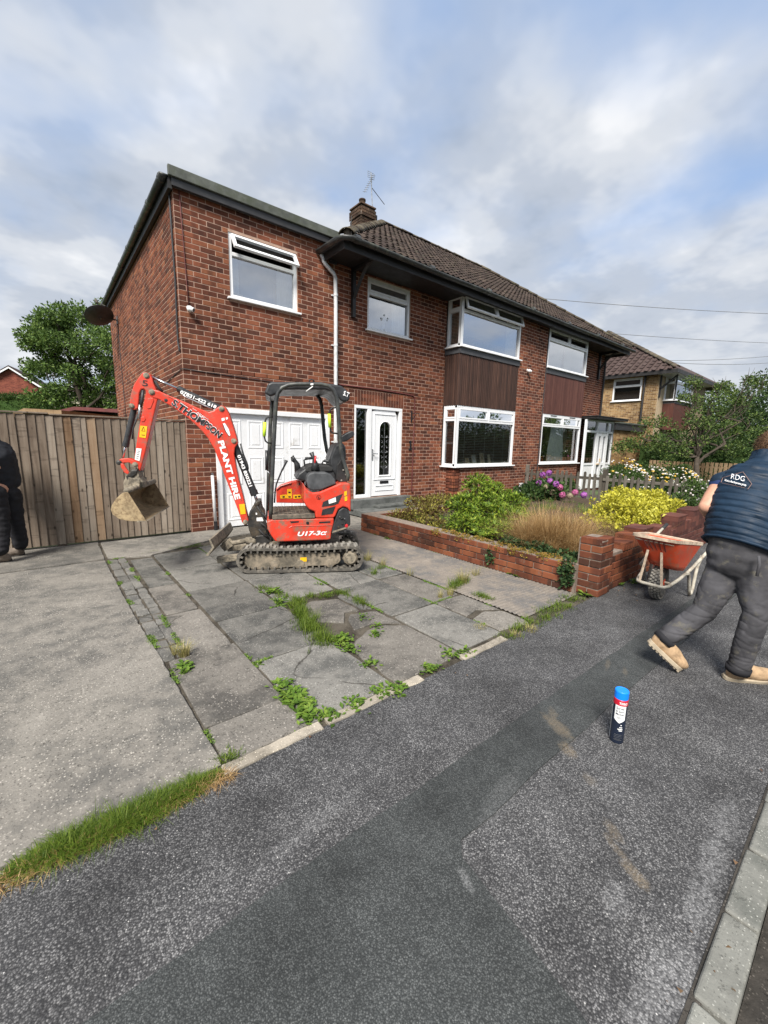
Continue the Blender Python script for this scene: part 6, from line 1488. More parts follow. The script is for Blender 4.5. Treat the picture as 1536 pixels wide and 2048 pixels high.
# ---------------------------------------------------------------- mini excavator
Z4 = lambda x, y: (200 + x / 5.12, 720 + y / 5.12)
Z5 = lambda x, y: (420 + x / 4.518, 740 + y / 4.518)
UP = Vector((0, 0, 1))
ut = Vector((.8576, -.5144, 0)); wt = Vector((-.5144, -.8576, 0)); OC = Vector((.394, -2.893, 0)) - wt * .47
ab = R(-24.3); ub = Vector((math.cos(ab), math.sin(ab), 0)); wb = Vector((math.sin(ab), -math.cos(ab), 0))
FRT = (OC, ut, UP, wt); FRB = (OC, ub, UP, wb)
def W3(p, wo, n=wb): return on_plane(p[0], p[1], OC + n * wo, n)
def UZ(p, wo, u=ub, n=wb): q = W3(p, wo, n) - OC; return (q.dot(u), q.z)
ex = thing('mini_excavator', OC, 'red and black tracked mini excavator with canopy standing on the paved drive', 'excavator')
def ext(name, pts, wf, wk, m, parent=None, zz=Z5, bevel=.006, tr=False, seg=2, smooth=False):
    """side outline taken at offset wf, given real width back to wk"""
    fr, u, n = (FRT, ut, wt) if tr else (FRB, ub, wb)
    P_ = [UZ(zz(*p), wf, u, n) for p in pts]
    mb = MB(); mb.prism(P_, fr, wk, wf); return mb.build(name, M[m], parent or ex, bevel=bevel, seg=seg, smooth=smooth)
def B(u, z, w): return OC + ub * u + UP * z + wb * w
def T_(u, z, w): return OC + ut * u + UP * z + wt * w
# --- tracks
uL, zL = UZ(Z5(228, 1705), .47, ut, wt); uR, zR = UZ(Z5(1396, 1705), .47, ut, wt); zT = UZ(Z5(800, 1592), .47, ut, wt)[1]
zT = max(.30, min(.37, zT)); rF, rB = zT / 2 * .98, zT / 2
cF, cB = uL + rF, uR - rB
def loop(off, k=16):
    """closed track path at distance off inside the outer surface: (u, z, tangent angle)"""
    pts = []
    for i in range(k + 1): g = math.pi / 2 + math.pi * i / k; pts.append((cF + math.cos(g) * (rF - off), rF + math.sin(g) * (rF - off)))
    for i in range(1, 20): pts.append((cF + (cB - cF) * i / 20, off))
    for i in range(k + 1): g = -math.pi / 2 + math.pi * i / k; pts.append((cB + math.cos(g) * (rB - off), rB + math.sin(g) * (rB - off)))
    for i in range(1, 20): s = i / 20; pts.append((cB + (cF - cB) * s, 2 * rB * (1 - s) + 2 * rF * s - off - .012 * math.sin(s * math.pi)))
    return pts
def along(pts, s):
    L = [math.dist(pts[i], pts[(i + 1) % len(pts)]) for i in range(len(pts))]; tot = sum(L); s = (s % 1.0) * tot; i = 0
    while s > L[i]: s -= L[i]; i += 1
    a, c = pts[i], pts[(i + 1) % len(pts)]; t = s / L[i]; return (a[0] + (c[0] - a[0]) * t, a[1] + (c[1] - a[1]) * t), math.atan2(c[1] - a[1], c[0] - a[0])
lugme = MB().box(-.017, .017, -.095, .095, -.004, .007); lugme = lugme.mesh('lug'); lugme.materials.append(M['track_rubber'])
lugw = MB().box(-.014, .014, -.058, .058, -.004, .012).mesh('lug'); lugw.materials.append(M['lug_worn'])
toothme = MB().box(-.010, .010, -.022, .022, -.03, .0).mesh('drive_tooth'); toothme.materials.append(M['track_rubber'])
for side in (1, -1):
    w0, w1 = (.47, .24) if side > 0 else (-.24, -.47); wc = (w0 + w1) / 2
    o, i_ = loop(.010), loop(.042); n = len(o); mb = MB()
    vs = [T_(u, z, w) for w in (w0, w1) for ring in (o, i_) for u, z in ring]
    fs = []
    for k in range(n):
        j = (k + 1) % n; fs += [(k, j, n + j, n + k), (2*n+k, 3*n+k, 3*n+j, 2*n+j), (k, 2*n+k, 2*n+j, j), (n+k, n+j, 3*n+j, 3*n+k)]
    mb.add(vs, fs); tk = mb.build('track', M['track_rubber'], ex, bevel=.004)
    nl = 42
    for k in range(nl):
        (u, z), g = along(o, (k + .3) / nl); nrm = ut * math.sin(g) * 1.0 + UP * -math.cos(g); tan = ut * math.cos(g) + UP * math.sin(g)
        top = nrm.z > .8
        for me, dw in (((lugw if top else lugme), .045), ((lugw if top else lugme), -.045)) if top else ((lugme, 0),):
            mt = Matrix((tan, wt, nrm)).transposed().to_4x4(); mt.translation = T_(u, z, wc + dw) + (tan * (.012 if dw > 0 else -.012) if top else Vector())
            shared('lug', me, tk, mt)
    for k in range(nl):
        (u, z), g = along(i_, (k + .8) / nl); nrm = ut * math.sin(g) + UP * -math.cos(g); tan = ut * math.cos(g) + UP * math.sin(g)
        mt = Matrix((tan, wt, nrm)).transposed().to_4x4(); mt.translation = T_(u, z, w0 - .025); shared('drive_tooth', toothme, tk, mt)
    # frame plate, rollers, idler, sprocket
    sh = 0 if side > 0 else None
    pts = [UZ(Z5(*p), .44, ut, wt) for p in ((318, 1672), (360, 1655), (1125, 1648), (1175, 1668), (1182, 1725), (1160, 1752), (1120, 1768), (1085, 1800), (1040, 1772), (880, 1778), (815, 1805), (745, 1785), (620, 1795), (585, 1812), (540, 1800), (400, 1812), (335, 1790), (308, 1735))]
    mb = MB(); mb.prism(pts, FRT, (.26 if side > 0 else -.42), (.42 if side > 0 else -.26)); mb.build('track_frame', M['track_steel'], ex, bevel=.006)
    for p in ((585, 1790), (815, 1785), (1085, 1780)):
        u, z = UZ(Z5(*p), .44, ut, wt); mb = MB(); mb.lathe([(.048, -.07), (.055, -.06), (.055, .06), (.048, .07), (.02, .075)], (T_(u, max(z, .095), wc), ut, UP, wt), 18); mb.build('roller', M['track_steel'], ex, smooth=False)
    mb = MB(); mb.lathe([(rF - .065, -.05), (rF - .050, -.04), (rF - .050, .04), (rF - .065, .05), (.03, .055)], (T_(cF + .01, rF, wc), ut, UP, wt), 22); mb.build('idler', M['track_steel'], ex)
    mb = MB(); mb.lathe([(rB - .085, -.04), (rB - .085, .055), (.088, .06), (.085, .085), (.07, .098), (.0, .10)], (T_(cB, rB, wc), ut, UP, wt), 22)
    for k in range(11):
        g = 6.283 * k / 11; c = T_(cB + math.cos(g) * (rB - .078), rB + math.sin(g) * (rB - .078), wc); mb.ball(c, .022, 6, 5)
    mb.build('sprocket', M['track_steel'], ex)
    mb = MB(); mb.lathe([(.066, .0985), (.06, .108), (0, .11)], (T_(cB, rB, wc), ut, UP, wt), 22); mb.build('hub_cap', M['muddy_steel'], ex)
    if side > 0:
        for p in ((620, 1672), (1020, 1668)): q = W3(Z5(*p), .425, wt); mb = MB(); mb.beam(q - ut * .035, q + ut * .035, .02, .03); mb.build('guide_plate', M['track_steel'], ex, bevel=.004)
        a = [W3(Z5(*p), .4225, wt) for p in ((815, 1695), (872, 1692), (874, 1730), (818, 1733))]; MB().poly(a).build('sticker', M['sticker_yellow'], ex)
# undercarriage centre and slew ring
mb = MB(); mb.prism([(cF + .18, .14), (cB - .12, .14), (cB - .12, .30), (cF + .18, .30)], FRT, -.27, .27); mb.build('undercarriage', M['track_steel'], ex, bevel=.01)
mb = MB(); mb.lathe([(.27, .29), (.29, .31), (.29, .37), (.25, .38)], (OC + ut * .05, ut, wt, UP), 24); mb.build('slew_ring', M['steel_dark'], ex)
# --- dozer blade
nT, nB = W3(Z4(1112, 1838), .50, wt) - OC, W3(Z4(1078, 2008), .50, wt) - OC
bu, bz = nT.dot(ut), nT.z; bu2, bz2 = nB.dot(ut), max(.03, nB.z)
fr2 = FRT; th = .022
mb = MB(); mb.prism([(bu, bz), (bu + th, bz), (bu + .055, (bz + bz2) / 2), (bu2 + th + .01, bz2), (bu2, bz2), (bu + .03, (bz + bz2) / 2)], FRT, -.49, .50); mb.build('blade', M['muddy_steel'], ex, bevel=.004)
for s in (1, -1):
    mb = MB(); a = T_(bu + .02, .12, .26 * s); c = T_(cF + .30, .20, .21 * s); mb.beam(a, c, .06, .075); mb.build('blade_arm', M['muddy_steel'], ex, bevel=.008)
mb = MB(); mb.tube([T_(bu + .07, .24, 0), T_(bu + .30, .28, 0)], .030, 10); mb.tube([T_(bu + .30, .28, 0), T_(cF + .35, .30, 0)], .045, 10); mb.box(0, 0, 0, 0, 0, 0) if False else None; mb.build('blade_cylinder', M['muddy_steel'], ex, smooth=True)
mb = MB(); mb.beam(T_(bu + .03, .20, -.05), T_(bu + .13, .27, -.05), .02, .09); mb.beam(T_(bu + .03, .20, .05), T_(bu + .13, .27, .05), .02, .09); mb.build('blade_lug', M['muddy_steel'], ex, bevel=.004)
# --- lower body
BW = .42
body = ext('body', [(512, 1372), (560, 1352), (1120, 1340), (1118, 1385), (1098, 1460), (1090, 1528), (1060, 1536), (620, 1552), (590, 1548), (555, 1500), (520, 1440)], BW, -BW, 'red_paint_worn', bevel=.012)
def on_face(pts, wo, m, name, parent, zz=Z5, lift=.002):
    P_ = [W3(zz(*p), wo + lift) for p in pts]; return MB().poly(P_).build(name, M[m], parent)
mb = MB(); mb.tube([W3(Z5(715, 1425), BW + .001), W3(Z5(740, 1412), BW + .001), W3(Z5(1105, 1402), BW + .001)], .005, 6); mb.build('body_seam', M['red_paint'], body)
on_face([(985, 1372), (1088, 1366), (1088, 1380), (985, 1386)], BW, 'ink_black', 'slot', body); on_face([(720, 1368), (805, 1364), (800, 1378), (735, 1384)], BW, 'ink_black', 'slot', body)
mb = MB(); mb.lathe([(.018, 0), (.014, .008), (.006, .008)], (W3(Z5(882, 1383), BW), ub, UP, wb), 14); mb.build('cap', M['ink_black'], body)
put_text('U17-3\u03b1', W3(Z5(792, 1500), BW), W3(Z5(1058, 1487), BW), wb, .050, M['ink_white'], body, bold=.03, lift=.003, shear=.25)
cw = ext('counterweight', [(1118, 1385), (1140, 1330), (1165, 1270), (1205, 1242), (1245, 1255), (1268, 1320), (1272, 1395), (1240, 1440), (1175, 1465), (1105, 1500), (1100, 1460)], BW, -BW, 'black_plastic', bevel=.014, seg=3)
for p, r_, m_ in (((1232, 1408), .022, 'red_handle'), ((1170, 1330), .010, 'lug_worn'), ((1195, 1390), .012, 'steel_dark'), ((1160, 1420), .016, 'steel_dark'), ((1215, 1345), .010, 'galv')):
    mb = MB(); mb.lathe([(r_, 0), (r_ * .8, .01), (0, .012)], (W3(Z5(*p), BW), ub, UP, wb), 14); mb.build('fitting', M[m_], cw)
mb = MB(); mb.tube([W3(Z5(*p), BW + .01) for p in ((1165, 1325), (1185, 1345), (1205, 1335), (1225, 1365), (1215, 1400))], .006, 6); mb.build('hose', M['rubber'], cw)
# --- engine cover
hood = ext('engine_cover', [(848, 1030), (880, 1085), (930, 1110), (1000, 1100), (1130, 1045), (1185, 1022), (1255, 1020), (1268, 1040), (1275, 1110), (1272, 1290), (1246, 1250), (1205, 1236), (1160, 1262), (1135, 1320), (1118, 1340), (952, 1338), (950, 1282), (900, 1262), (865, 1225), (848, 1190)], BW, -.40, 'red_paint', bevel=.018, seg=3)
for pts in ([(1022, 1192), (1120, 1150), (1200, 1118), (1160, 1205), (1120, 1222), (1010, 1236)], [(1016, 1262), (1135, 1230), (1108, 1298), (1005, 1314)]):
    g = on_face(pts, BW, 'ink_black', 'grille', hood, lift=.003); c = [W3(Z5(*p), BW + .005) for p in pts]; mb = MB()
    lo = min(p[0] for p in pts); hi = max(p[0] for p in pts)
    def yr(x):
        ys = []
        for (a, b_) in zip(pts, pts[1:] + pts[:1]):
            if min(a[0], b_[0]) <= x <= max(a[0], b_[0]) and a[0] != b_[0]: ys.append(a[1] + (b_[1] - a[1]) * (x - a[0]) / (b_[0] - a[0]))
        return min(ys), max(ys)
    x = lo + 6
    while x < hi - 4: y1, y2 = yr(x); mb.beam(W3(Z5(x, y1), BW + .005), W3(Z5(x, y2), BW + .005), .003, .003); x += 9
    mb.build('mesh', M['grey_plastic'], hood)
on_face([(1070, 1175), (1135, 1150), (1140, 1190), (1075, 1210)], BW, 'sticker_white', 'sticker', hood, lift=.008)
for pts in ([(1212, 1100), (1236, 1092), (1236, 1132), (1214, 1138)], [(1216, 1146), (1240, 1140), (1240, 1180), (1218, 1186)]): on_face(pts, BW, 'sticker_yellow', 'sticker', hood, lift=.004)
put_text('5', W3(Z5(974, 1165), BW), W3(Z5(990, 1163), BW), wb, .026, M['ink_black'], hood, bold=.01, lift=.004)
mb = MB(); c = W3(Z5(982, 1150), BW + .004); mb.tube([c + ub * (math.cos(6.283 * k / 20) * .024) + UP * (math.sin(6.283 * k / 20) * .024) for k in range(21)], .0016, 5, cap=False); mb.build('decal_ring', M['ink_black'], hood)
on_face([(1100, 1475), (1268, 1420), (1270, 1405), (1110, 1455)], BW, 'muddy_steel', 'mud', cw, lift=.004)
# --- floor, far console panel
ext('floor_mat', [(560, 1312), (948, 1300), (948, 1338), (562, 1354)], BW + .005, -.22, 'mat_floor', bevel=.006)
mb = MB()
u0_, z0_ = UZ(Z5(575, 1310), BW); u1_, _ = UZ(Z5(940, 1300), BW)
for k in range(9):
    for j in range(6): q = B(u0_ + .03 + (u1_ - u0_ - .06) * k / 8, z0_ + .004, .34 - .10 * j); mb.beam(q - (ub + wb) * .018, q + (ub + wb) * .018, .008, .006)
mb.build('tread_pattern', M['steel_dark'], ex)
panel = ext('console', [(598, 1085), (640, 1045), (735, 1012), (790, 1000), (858, 1000), (858, 1205), (600, 1200)], -.24, -.40, 'red_paint', bevel=.008)
on_face([(860, 1000), (900, 1000), (900, 1220), (860, 1200)], -.20, 'red_paint', 'panel', panel)
for pts in ([(634, 1130), (695, 1124), (697, 1158), (636, 1162)], [(697, 1075), (738, 1073), (740, 1160), (698, 1160)], [(752, 1128), (826, 1124), (827, 1160), (754, 1164)], [(848, 1120), (872, 1118), (872, 1158), (850, 1160)]): on_face(pts, -.24, 'sticker_yellow', 'sticker', panel, lift=.004)
for p in ((665, 1145), (718, 1105), (718, 1145), (775, 1145), (805, 1142)): q = W3(Z5(*p), -.232); mb = MB(); mb.beam(q - ub * .014, q + ub * .014, .003, .016, up=UP); mb.build('pictogram', M['ink_black'], panel)
mb = MB(); mb.lathe([(.02, 0), (0, .004)], (W3(Z5(815, 1030), -.235), ub, UP, wb), 12); mb.build('knob', M['ink_black'], panel)
mb = MB(); mb.tube([W3(Z5(600, 1080), -.23), W3(Z5(640, 1048), -.23), W3(Z5(735, 1020), -.23)], .009, 6); mb.build('trim', M['red_paint_worn'], panel)
# --- side console with seat
ext('side_cover', [(872, 1010), (876, 960), (900, 935), (940, 924), (1050, 926), (1095, 945), (1130, 990), (1140, 1030), (1090, 1050), (1000, 1085), (930, 1090), (890, 1075)], BW - .02, .20, 'grey_plastic', bevel=.016, seg=3)
ext('seat_base', [(770, 985), (800, 935), (860, 890), (900, 870), (1090, 868), (1130, 900), (1150, 1000), (1120, 1030), (860, 1010)], .20, -.30, 'black_plastic', bevel=.02)
ext('seat_cushion', [(860, 900), (880, 868), (930, 855), (1080, 862), (1120, 885), (1110, 920), (870, 925)], .22, -.22, 'rubber', bevel=.03, seg=3)
ext('seat_back', [(1085, 860), (1082, 800), (1105, 735), (1130, 680), (1165, 655), (1205, 660), (1228, 700), (1232, 780), (1222, 870), (1240, 930), (1262, 975), (1240, 1005), (1180, 1012), (1140, 960), (1105, 905)], .22, -.22, 'black_plastic', bevel=.03, seg=3)
ext('belt_bracket', [(1150, 860), (1195, 790), (1240, 900), (1262, 985), (1235, 1012), (1180, 1015), (1140, 990)], .30, .26, 'black_paint', bevel=.006)
for p in ((1188, 998), (1228, 945), (1205, 905)): mb = MB(); mb.lathe([(.012, 0), (.009, .008), (0, .01)], (W3(Z5(*p), .302), ub, UP, wb), 10); mb.build('bolt', M['lug_worn'], ex)
ext('work_lamp', [(1185, 600), (1225, 575), (1270, 552), (1295, 550), (1308, 578), (1300, 598), (1240, 640), (1200, 652), (1180, 640)], .20, .02, 'black_plastic', bevel=.012)
# --- levers
def lever(name, path, wo, r_, m='black_plastic', rs=None):
    P_ = [W3(Z5(*p), wo) for p in path]; mb = MB(); mb.tube(P_, rs or r_, 8); return mb.build(name, M[m], ex, smooth=True)
lever('travel_lever', [(582, 1200), (588, 1100), (600, 1030), (640, 930), (680, 850), (690, 815)], -.10, .010, rs=[.010, .010, .010, .010, .012, .024])
lever('joystick', [(800, 930), (785, 850), (765, 810), (740, 780)], -.30, .02, rs=[.05, .035, .018, .026]); lever('joystick', [(950, 905), (950, 850), (938, 800), (915, 745)], .24, .02, rs=[.05, .036, .016, .028])
lever('joystick_grip', [(760, 830), (745, 820), (738, 795)], -.29, .014); lever('safety_lever', [(948, 850), (950, 815), (955, 775)], .26, .012, 'red_handle')
lever('lever_arm', [(935, 900), (960, 930), (1000, 975), (1045, 1012)], .27, .008); 
for pth, wo in (([(870, 900), (855, 860), (850, 815), (870, 800), (935, 798)], -.05), ([(1015, 900), (1010, 850), (1025, 820), (1060, 818), (1110, 840)], .10)): lever('armrest_rail', pth, wo, .010)
lever('armrest', [(860, 802), (900, 796), (935, 797)], -.05, .018); lever('armrest', [(1030, 820), (1075, 826), (1112, 842)], .10, .018)
lever('hose', [(910, 1085), (925, 1110), (950, 1105), (970, 1112), (985, 1090)], BW - .03, .012, 'rubber')
# --- roll-over frame and canopy
ropsN = [(548, 1345), (553, 1200), (562, 950), (574, 700), (588, 420), (598, 270), (615, 205), (650, 160), (710, 135), (790, 128), (1000, 128), (1065, 142), (1115, 180), (1142, 240), (1155, 340), (1164, 460), (1172, 580), (1180, 690), (1192, 780), (1225, 880), (1248, 950), (1240, 1000)]
lever('roll_bar', ropsN, .38, .0225, 'black_gutter')
ropsF = [(522, 1330), (526, 1150), (534, 800), (546, 480), (560, 300), (575, 245), (610, 215), (700, 200), (900, 200), (960, 220), (995, 265), (1010, 330), (1022, 470), (1036, 620), (1055, 730), (1085, 800)]
lever('roll_bar', ropsF, -.36, .0235, 'black_gutter')
lever('pilot_box', [(512, 725), (512, 905)], -.2, .018, 'black_plastic'); lever('wiper_stalk', [(520, 915), (545, 945)], .1, .006, 'galv')
cano = ext('canopy', [(490, 208), (526, 118), (560, 106), (720, 106), (1100, 122), (1190, 142), (1240, 185), (1264, 225), (1266, 258), (1245, 284), (1195, 286), (1160, 250), (1120, 200), (1040, 176), (640, 176), (600, 218), (545, 240)], .30, -.44, 'black_plastic', bevel=.022, seg=3)
lever('grab_handle', [(575, 420), (530, 422), (505, 440), (494, 480), (490, 600), (500, 640), (520, 658), (575, 664)], .37, .009, 'black_paint'); lever('handle_sleeve', [(495, 472), (490, 600)], .37, .018, 'hi_vis')
lever('grab_handle', [(1150, 338), (1100, 345), (1080, 370), (1075, 420), (1084, 510), (1092, 555), (1110, 570), (1165, 576)], .33, .009, 'black_paint'); lever('handle_sleeve', [(1076, 396), (1084, 520)], .33, .018, 'hi_vis')
lever('lifting_eye', [(895, 115), (900, 92), (918, 84), (938, 92), (942, 115)], .30, .007, 'black_paint'); lever('cable_tie', [(868, 195), (900, 170), (930, 148)], .41, .006, 'sticker_white'); lever('tie_clip', [(908, 132), (935, 130)], .405, .010, 'sticker_white')
put_text('S.T', W3(Z5(1200, 226), .305), W3(Z5(1250, 246), .305), wb, .052, M['ink_white'], cano, bold=.03, lift=.004)
# --- swing bracket
sb = ext('swing_bracket', [(340, 1395), (352, 1300), (398, 1222), (412, 1182), (458, 1178), (474, 1255), (498, 1290), (505, 1400), (512, 1460), (495, 1530), (420, 1528), (380, 1520), (352, 1450)], .11, -.11, 'steel_dark', bevel=.01)
ext('swing_post', [(412, 1500), (500, 1490), (560, 1520), (560, 1560), (480, 1575), (415, 1570)], .12, -.14, 'steel_dark', bevel=.01)
for pts in ([(420, 1335), (480, 1330), (482, 1366), (422, 1366)], [(412, 1290), (426, 1290), (426, 1308), (414, 1308)]): on_face(pts, .112, 'sticker_white', 'sticker', sb, lift=.003)
for pth in ([(470, 1290), (510, 1330), (540, 1420), (560, 1500)], [(455, 1380), (500, 1410), (530, 1480)], [(440, 1440), (480, 1480), (530, 1520)], [(425, 1230), (470, 1300), (500, 1380), (520, 1450)]): lever('hose', pth, .13 + .02 * rr.random(), .012, 'rubber')
# --- boom
BF = .075
boom = ext('boom', [(545, 303), (600, 314), (700, 362), (800, 402), (900, 442), (1000, 490), (1110, 533), (1165, 518), (1200, 488), (1240, 464), (1285, 482), (1322, 548), (1362, 668), (1395, 775), (1412, 852), (1382, 898), (1374, 962), (1392, 1080), (1428, 1250), (1468, 1400), (1500, 1555), (1524, 1650), (1508, 1688), (1478, 1692), (1452, 1660), (1418, 1555), (1368, 1420), (1288, 1220), (1228, 1060), (1168, 908), (1098, 790), (1000, 682), (900, 592), (800, 522), (740, 478), (680, 446), (600, 402), (545, 388), (510, 362), (505, 322)], BF, -BF, 'red_paint', zz=Z4, bevel=.010)
mb = MB(); mb.tube([W3(Z4(*p), BF + .001) for p in ((700, 372), (820, 430), (950, 492), (1060, 560), (1160, 650), (1230, 745), (1280, 850), (1320, 980), (1365, 1130), (1420, 1330), (1450, 1440))], .0045, 6); mb.build('weld_seam', M['red_paint_worn'], boom)
for pts, m_ in (([(1258, 650), (1278, 645), (1318, 708), (1336, 770), (1322, 778), (1290, 730)], 'sticker_white'), ([(1243, 598), (1274, 590), (1278, 618), (1248, 626)], 'sticker_white'), ([(1286, 590), (1308, 584), (1310, 604), (1292, 612)], 'sticker_white'), ([(1424, 1478), (1480, 1472), (1492, 1575), (1440, 1582)], 'sticker_yellow')): on_face(pts, BF, m_, 'sticker', boom, zz=Z4, lift=.004)
on_face([(1262, 646), (1254, 660), (1284, 735), (1320, 785), (1326, 776), (1290, 728)], BF, 'ink_black', 'slot', boom, zz=Z4, lift=.003)
def pin(p, wo, r_, m='steel_dark', parent=None, zz=Z4, h=.014):
    mb = MB(); mb.lathe([(r_ * 1.35, 0), (r_ * 1.35, h * .5), (r_, h * .6), (r_, h), (r_ * .6, h * 1.25), (0, h * 1.3)], (W3(zz(*p), wo), ub, UP, wb), 16); return mb.build('pin', M[m], parent or ex)
for p in ((530, 328), (1245, 500), (1370, 828), (1490, 1660)): pin(p, BF, .022, 'muddy_steel', boom)
pin((676, 412), BF, .013, 'ink_black', boom, h=.003)
for a, c, t_, hgt in (((727, 449), (1044, 667), 'S.THOM', 64), ((1050, 664), (1216, 801), 'PSON', 64)):
    pw = W3(Z4(*a), BF), W3(Z4(*c), BF); hh = (W3(Z4(900, 600), BF) - W3(Z4(900, 600 + hgt), BF)).length
    put_text(t_, pw[0], pw[1], wb, hh * 1.08, M['ink_white'], boom, bold=.05, lift=.004); put_text(t_, pw[0] + (pw[1] - pw[0]) * .004, pw[1], wb, hh, M['ink_black'], boom, bold=.03, lift=.006)
u_ = (W3(Z4(900, 600), BF) - W3(Z4(900, 601), BF)).length
put_text('OTLEY', W3(Z4(986, 548), BF), W3(Z4(1066, 604), BF), wb, 24 * u_, M['ink_white'], boom, bold=.02, lift=.004)
for a, c in (((948, 494), (990, 522)), ((1070, 582), (1110, 612))): mb = MB(); mb.beam(W3(Z4(*a), BF + .004), W3(Z4(*c), BF + .004), .003, .003); mb.build('decal_line', M['ink_white'], boom)
put_text('PLANT HIRE', W3(Z4(1209, 832), BF), W3(Z4(1386, 1432), BF), wb, 58 * u_, M['ink_white'], boom, bold=.045, lift=.004)
# --- boom cylinder with phone number
def cyl(name, a, c, e, wo, r0, r1, parent=None, zz=Z5, m='black_plastic'):
    A, C_, E_ = (W3(zz(*p), wo) for p in (a, c, e)); mb = MB(); mb.tube([A, C_], r0, 16); d = (C_ - A).normalized()
    mb.tube([C_ - d * .02, C_ + d * .035], r0 * 1.12, 16); o = mb.build(name, M[m], ex, smooth=False)
    mb = MB(); mb.tube([C_, E_], r1, 12); mb.build('piston_rod', M['chrome'], o, smooth=True); return o
bc = cyl('boom_cylinder', (222, 680), (395, 1105), (432, 1205), 0.0, .042, .017)
put_text('01943 850221', W3(Z5(246, 772), .046), W3(Z5(356, 1056), .046), wb, .036, M['ink_white'], bc, bold=.035, lift=.003)
lever('hydraulic_pipe', [(275, 665), (300, 760), (340, 860), (345, 900)], .03, .010)
pin((422, 1210), .11, .022, 'steel_dark', sb, Z5)
ac = cyl('arm_cylinder', (1225, 492), (835, 312), (500, 162), 0.02, .032, .014, zz=Z4)
put_text('07831-422 618', W3(Z4(818, 338), .052), W3(Z4(1186, 498), .052), wb, .036, M['ink_white'], ac, bold=.035, lift=.004)
mb = MB(); mb.tube([W3(Z4(*p), .05) for p in ((845, 355), (880, 380), (980, 425), (1080, 470), (1150, 502))], .009, 8); mb.build('hydraulic_pipe', M['galv'], ex, smooth=True)
for pth in ([(1040, 450), (1060, 475), (1110, 480), (1180, 495)], [(560, 210), (600, 280), (640, 325)]): mb = MB(); mb.tube([W3(Z4(*p), .03) for p in pth], .014, 8); mb.build('hose', M['rubber'], ex, smooth=True)
# --- dipper stick
SF = .068
stick = ext('stick', [(470, 122), (512, 142), (535, 190), (548, 240), (570, 290), (588, 330), (592, 400), (580, 440), (520, 700), (470, 920), (420, 1110), (405, 1140), (385, 1100), (352, 1040), (352, 990), (372, 850), (396, 700), (425, 560), (448, 430), (462, 370), (470, 320), (450, 296), (420, 300), (402, 340), (396, 420), (388, 495), (352, 512), (312, 500), (300, 470), (304, 400), (320, 325), (350, 245), (398, 172), (435, 130)], SF, -SF, 'red_paint', zz=Z4, bevel=.010)
def raised(pts, wo, m, name, parent, zz=Z4, h=.006):
    P_ = [UZ(zz(*p), wo) for p in pts]; mb = MB(); mb.prism(P_, FRB, wo - .01, wo + h); return mb.build(name, M[m], parent, bevel=.003)
raised([(490, 400), (515, 388), (545, 392), (552, 415), (520, 495), (490, 500), (472, 480)], SF, 'red_paint_worn', 'boss', stick); raised([(415, 600), (430, 582), (455, 582), (468, 605), (455, 630), (425, 632)], SF, 'red_paint', 'boss', stick)
for p, r_ in (((475, 158), .022), ((325, 470), .020), ((360, 1070), .020)): pin(p, SF, r_, 'muddy_steel', stick)
put_text('5', W3(Z4(432, 262), SF), W3(Z4(490, 270), SF), wb, 56 * u_, M['ink_black'], stick, bold=.0, lift=.004)
on_face([(412, 672), (484, 678), (468, 800), (402, 790)], SF, 'sticker_yellow', 'sticker', stick, zz=Z4, lift=.004)
mb = MB(); tri = [W3(Z4(*p), SF + .006) for p in ((445, 685), (425, 725), (462, 728))]; mb.tube(tri + tri[:1], .0022, 4); mb.beam(W3(Z4(425, 765), SF + .006), W3(Z4(458, 770), SF + .006), .004, .004); mb.build('pictogram', M['ink_black'], stick)
on_face([(372, 902), (426, 908), (404, 1035), (356, 1020)], SF, 'sticker_white', 'sticker', stick, zz=Z4, lift=.004)
for k in range(5): mb = MB(); mb.beam(W3(Z4(384 - 4*k, 930 + 18*k), SF + .006), W3(Z4(408 - 4*k, 934 + 18*k), SF + .006), .003, .004, up=UP); mb.build('print', M['can_navy'], stick)
# bucket cylinder
kc = cyl('bucket_cylinder', (350, 500), (268, 855), (235, 1000), 0.0, .030, .013, zz=Z4)
for pth in ([(440, 310), (432, 400), (415, 480)], [(410, 460), (405, 540), (398, 600)]): mb = MB(); mb.tube([W3(Z4(*p), .05) for p in pth], .016, 8); mb.build('hose', M['black_plastic' if pth[0][0] > 430 else 'galv'], ex, smooth=True)
mb = MB(); mb.tube([W3(Z4(*p), .05) for p in ((385, 560), (365, 640), (340, 700), (330, 810))], .008, 6); mb.build('hydraulic_pipe', M['black_plastic'], ex, smooth=True)
# links
ext('bucket_link', [(185, 1030), (215, 1010), (290, 1008), (345, 1030), (385, 1055), (380, 1090), (350, 1088), (300, 1050), (245, 1052), (200, 1075), (182, 1060)], .060, -.060, 'red_paint', zz=Z4, bevel=.006); ext('bucket_link', [(208, 1060), (240, 1062), (268, 1110), (300, 1150), (285, 1172), (245, 1150), (215, 1100)], .085, .062, 'red_paint', zz=Z4, bevel=.005)
ext('bucket_link', [(208, 1060), (240, 1062), (268, 1110), (300, 1150), (285, 1172), (245, 1150), (215, 1100)], -.062, -.085, 'red_paint', zz=Z4, bevel=.005); pin((195, 1050), .065, .020, 'steel_dark', ex); pin((345, 1145), .085, .024, 'steel_dark', ex)
ext('quick_hitch', [(240, 1330), (236, 1255), (262, 1185), (320, 1128), (378, 1118), (395, 1150), (402, 1200), (440, 1250), (450, 1312), (400, 1302), (290, 1335)], .085, -.085, 'muddy_steel', zz=Z4, bevel=.012); ext('hitch_plate', [(262, 1190), (330, 1120), (385, 1122), (370, 1170), (280, 1240)], .10, -.10, 'steel_dark', zz=Z4, bevel=.008)
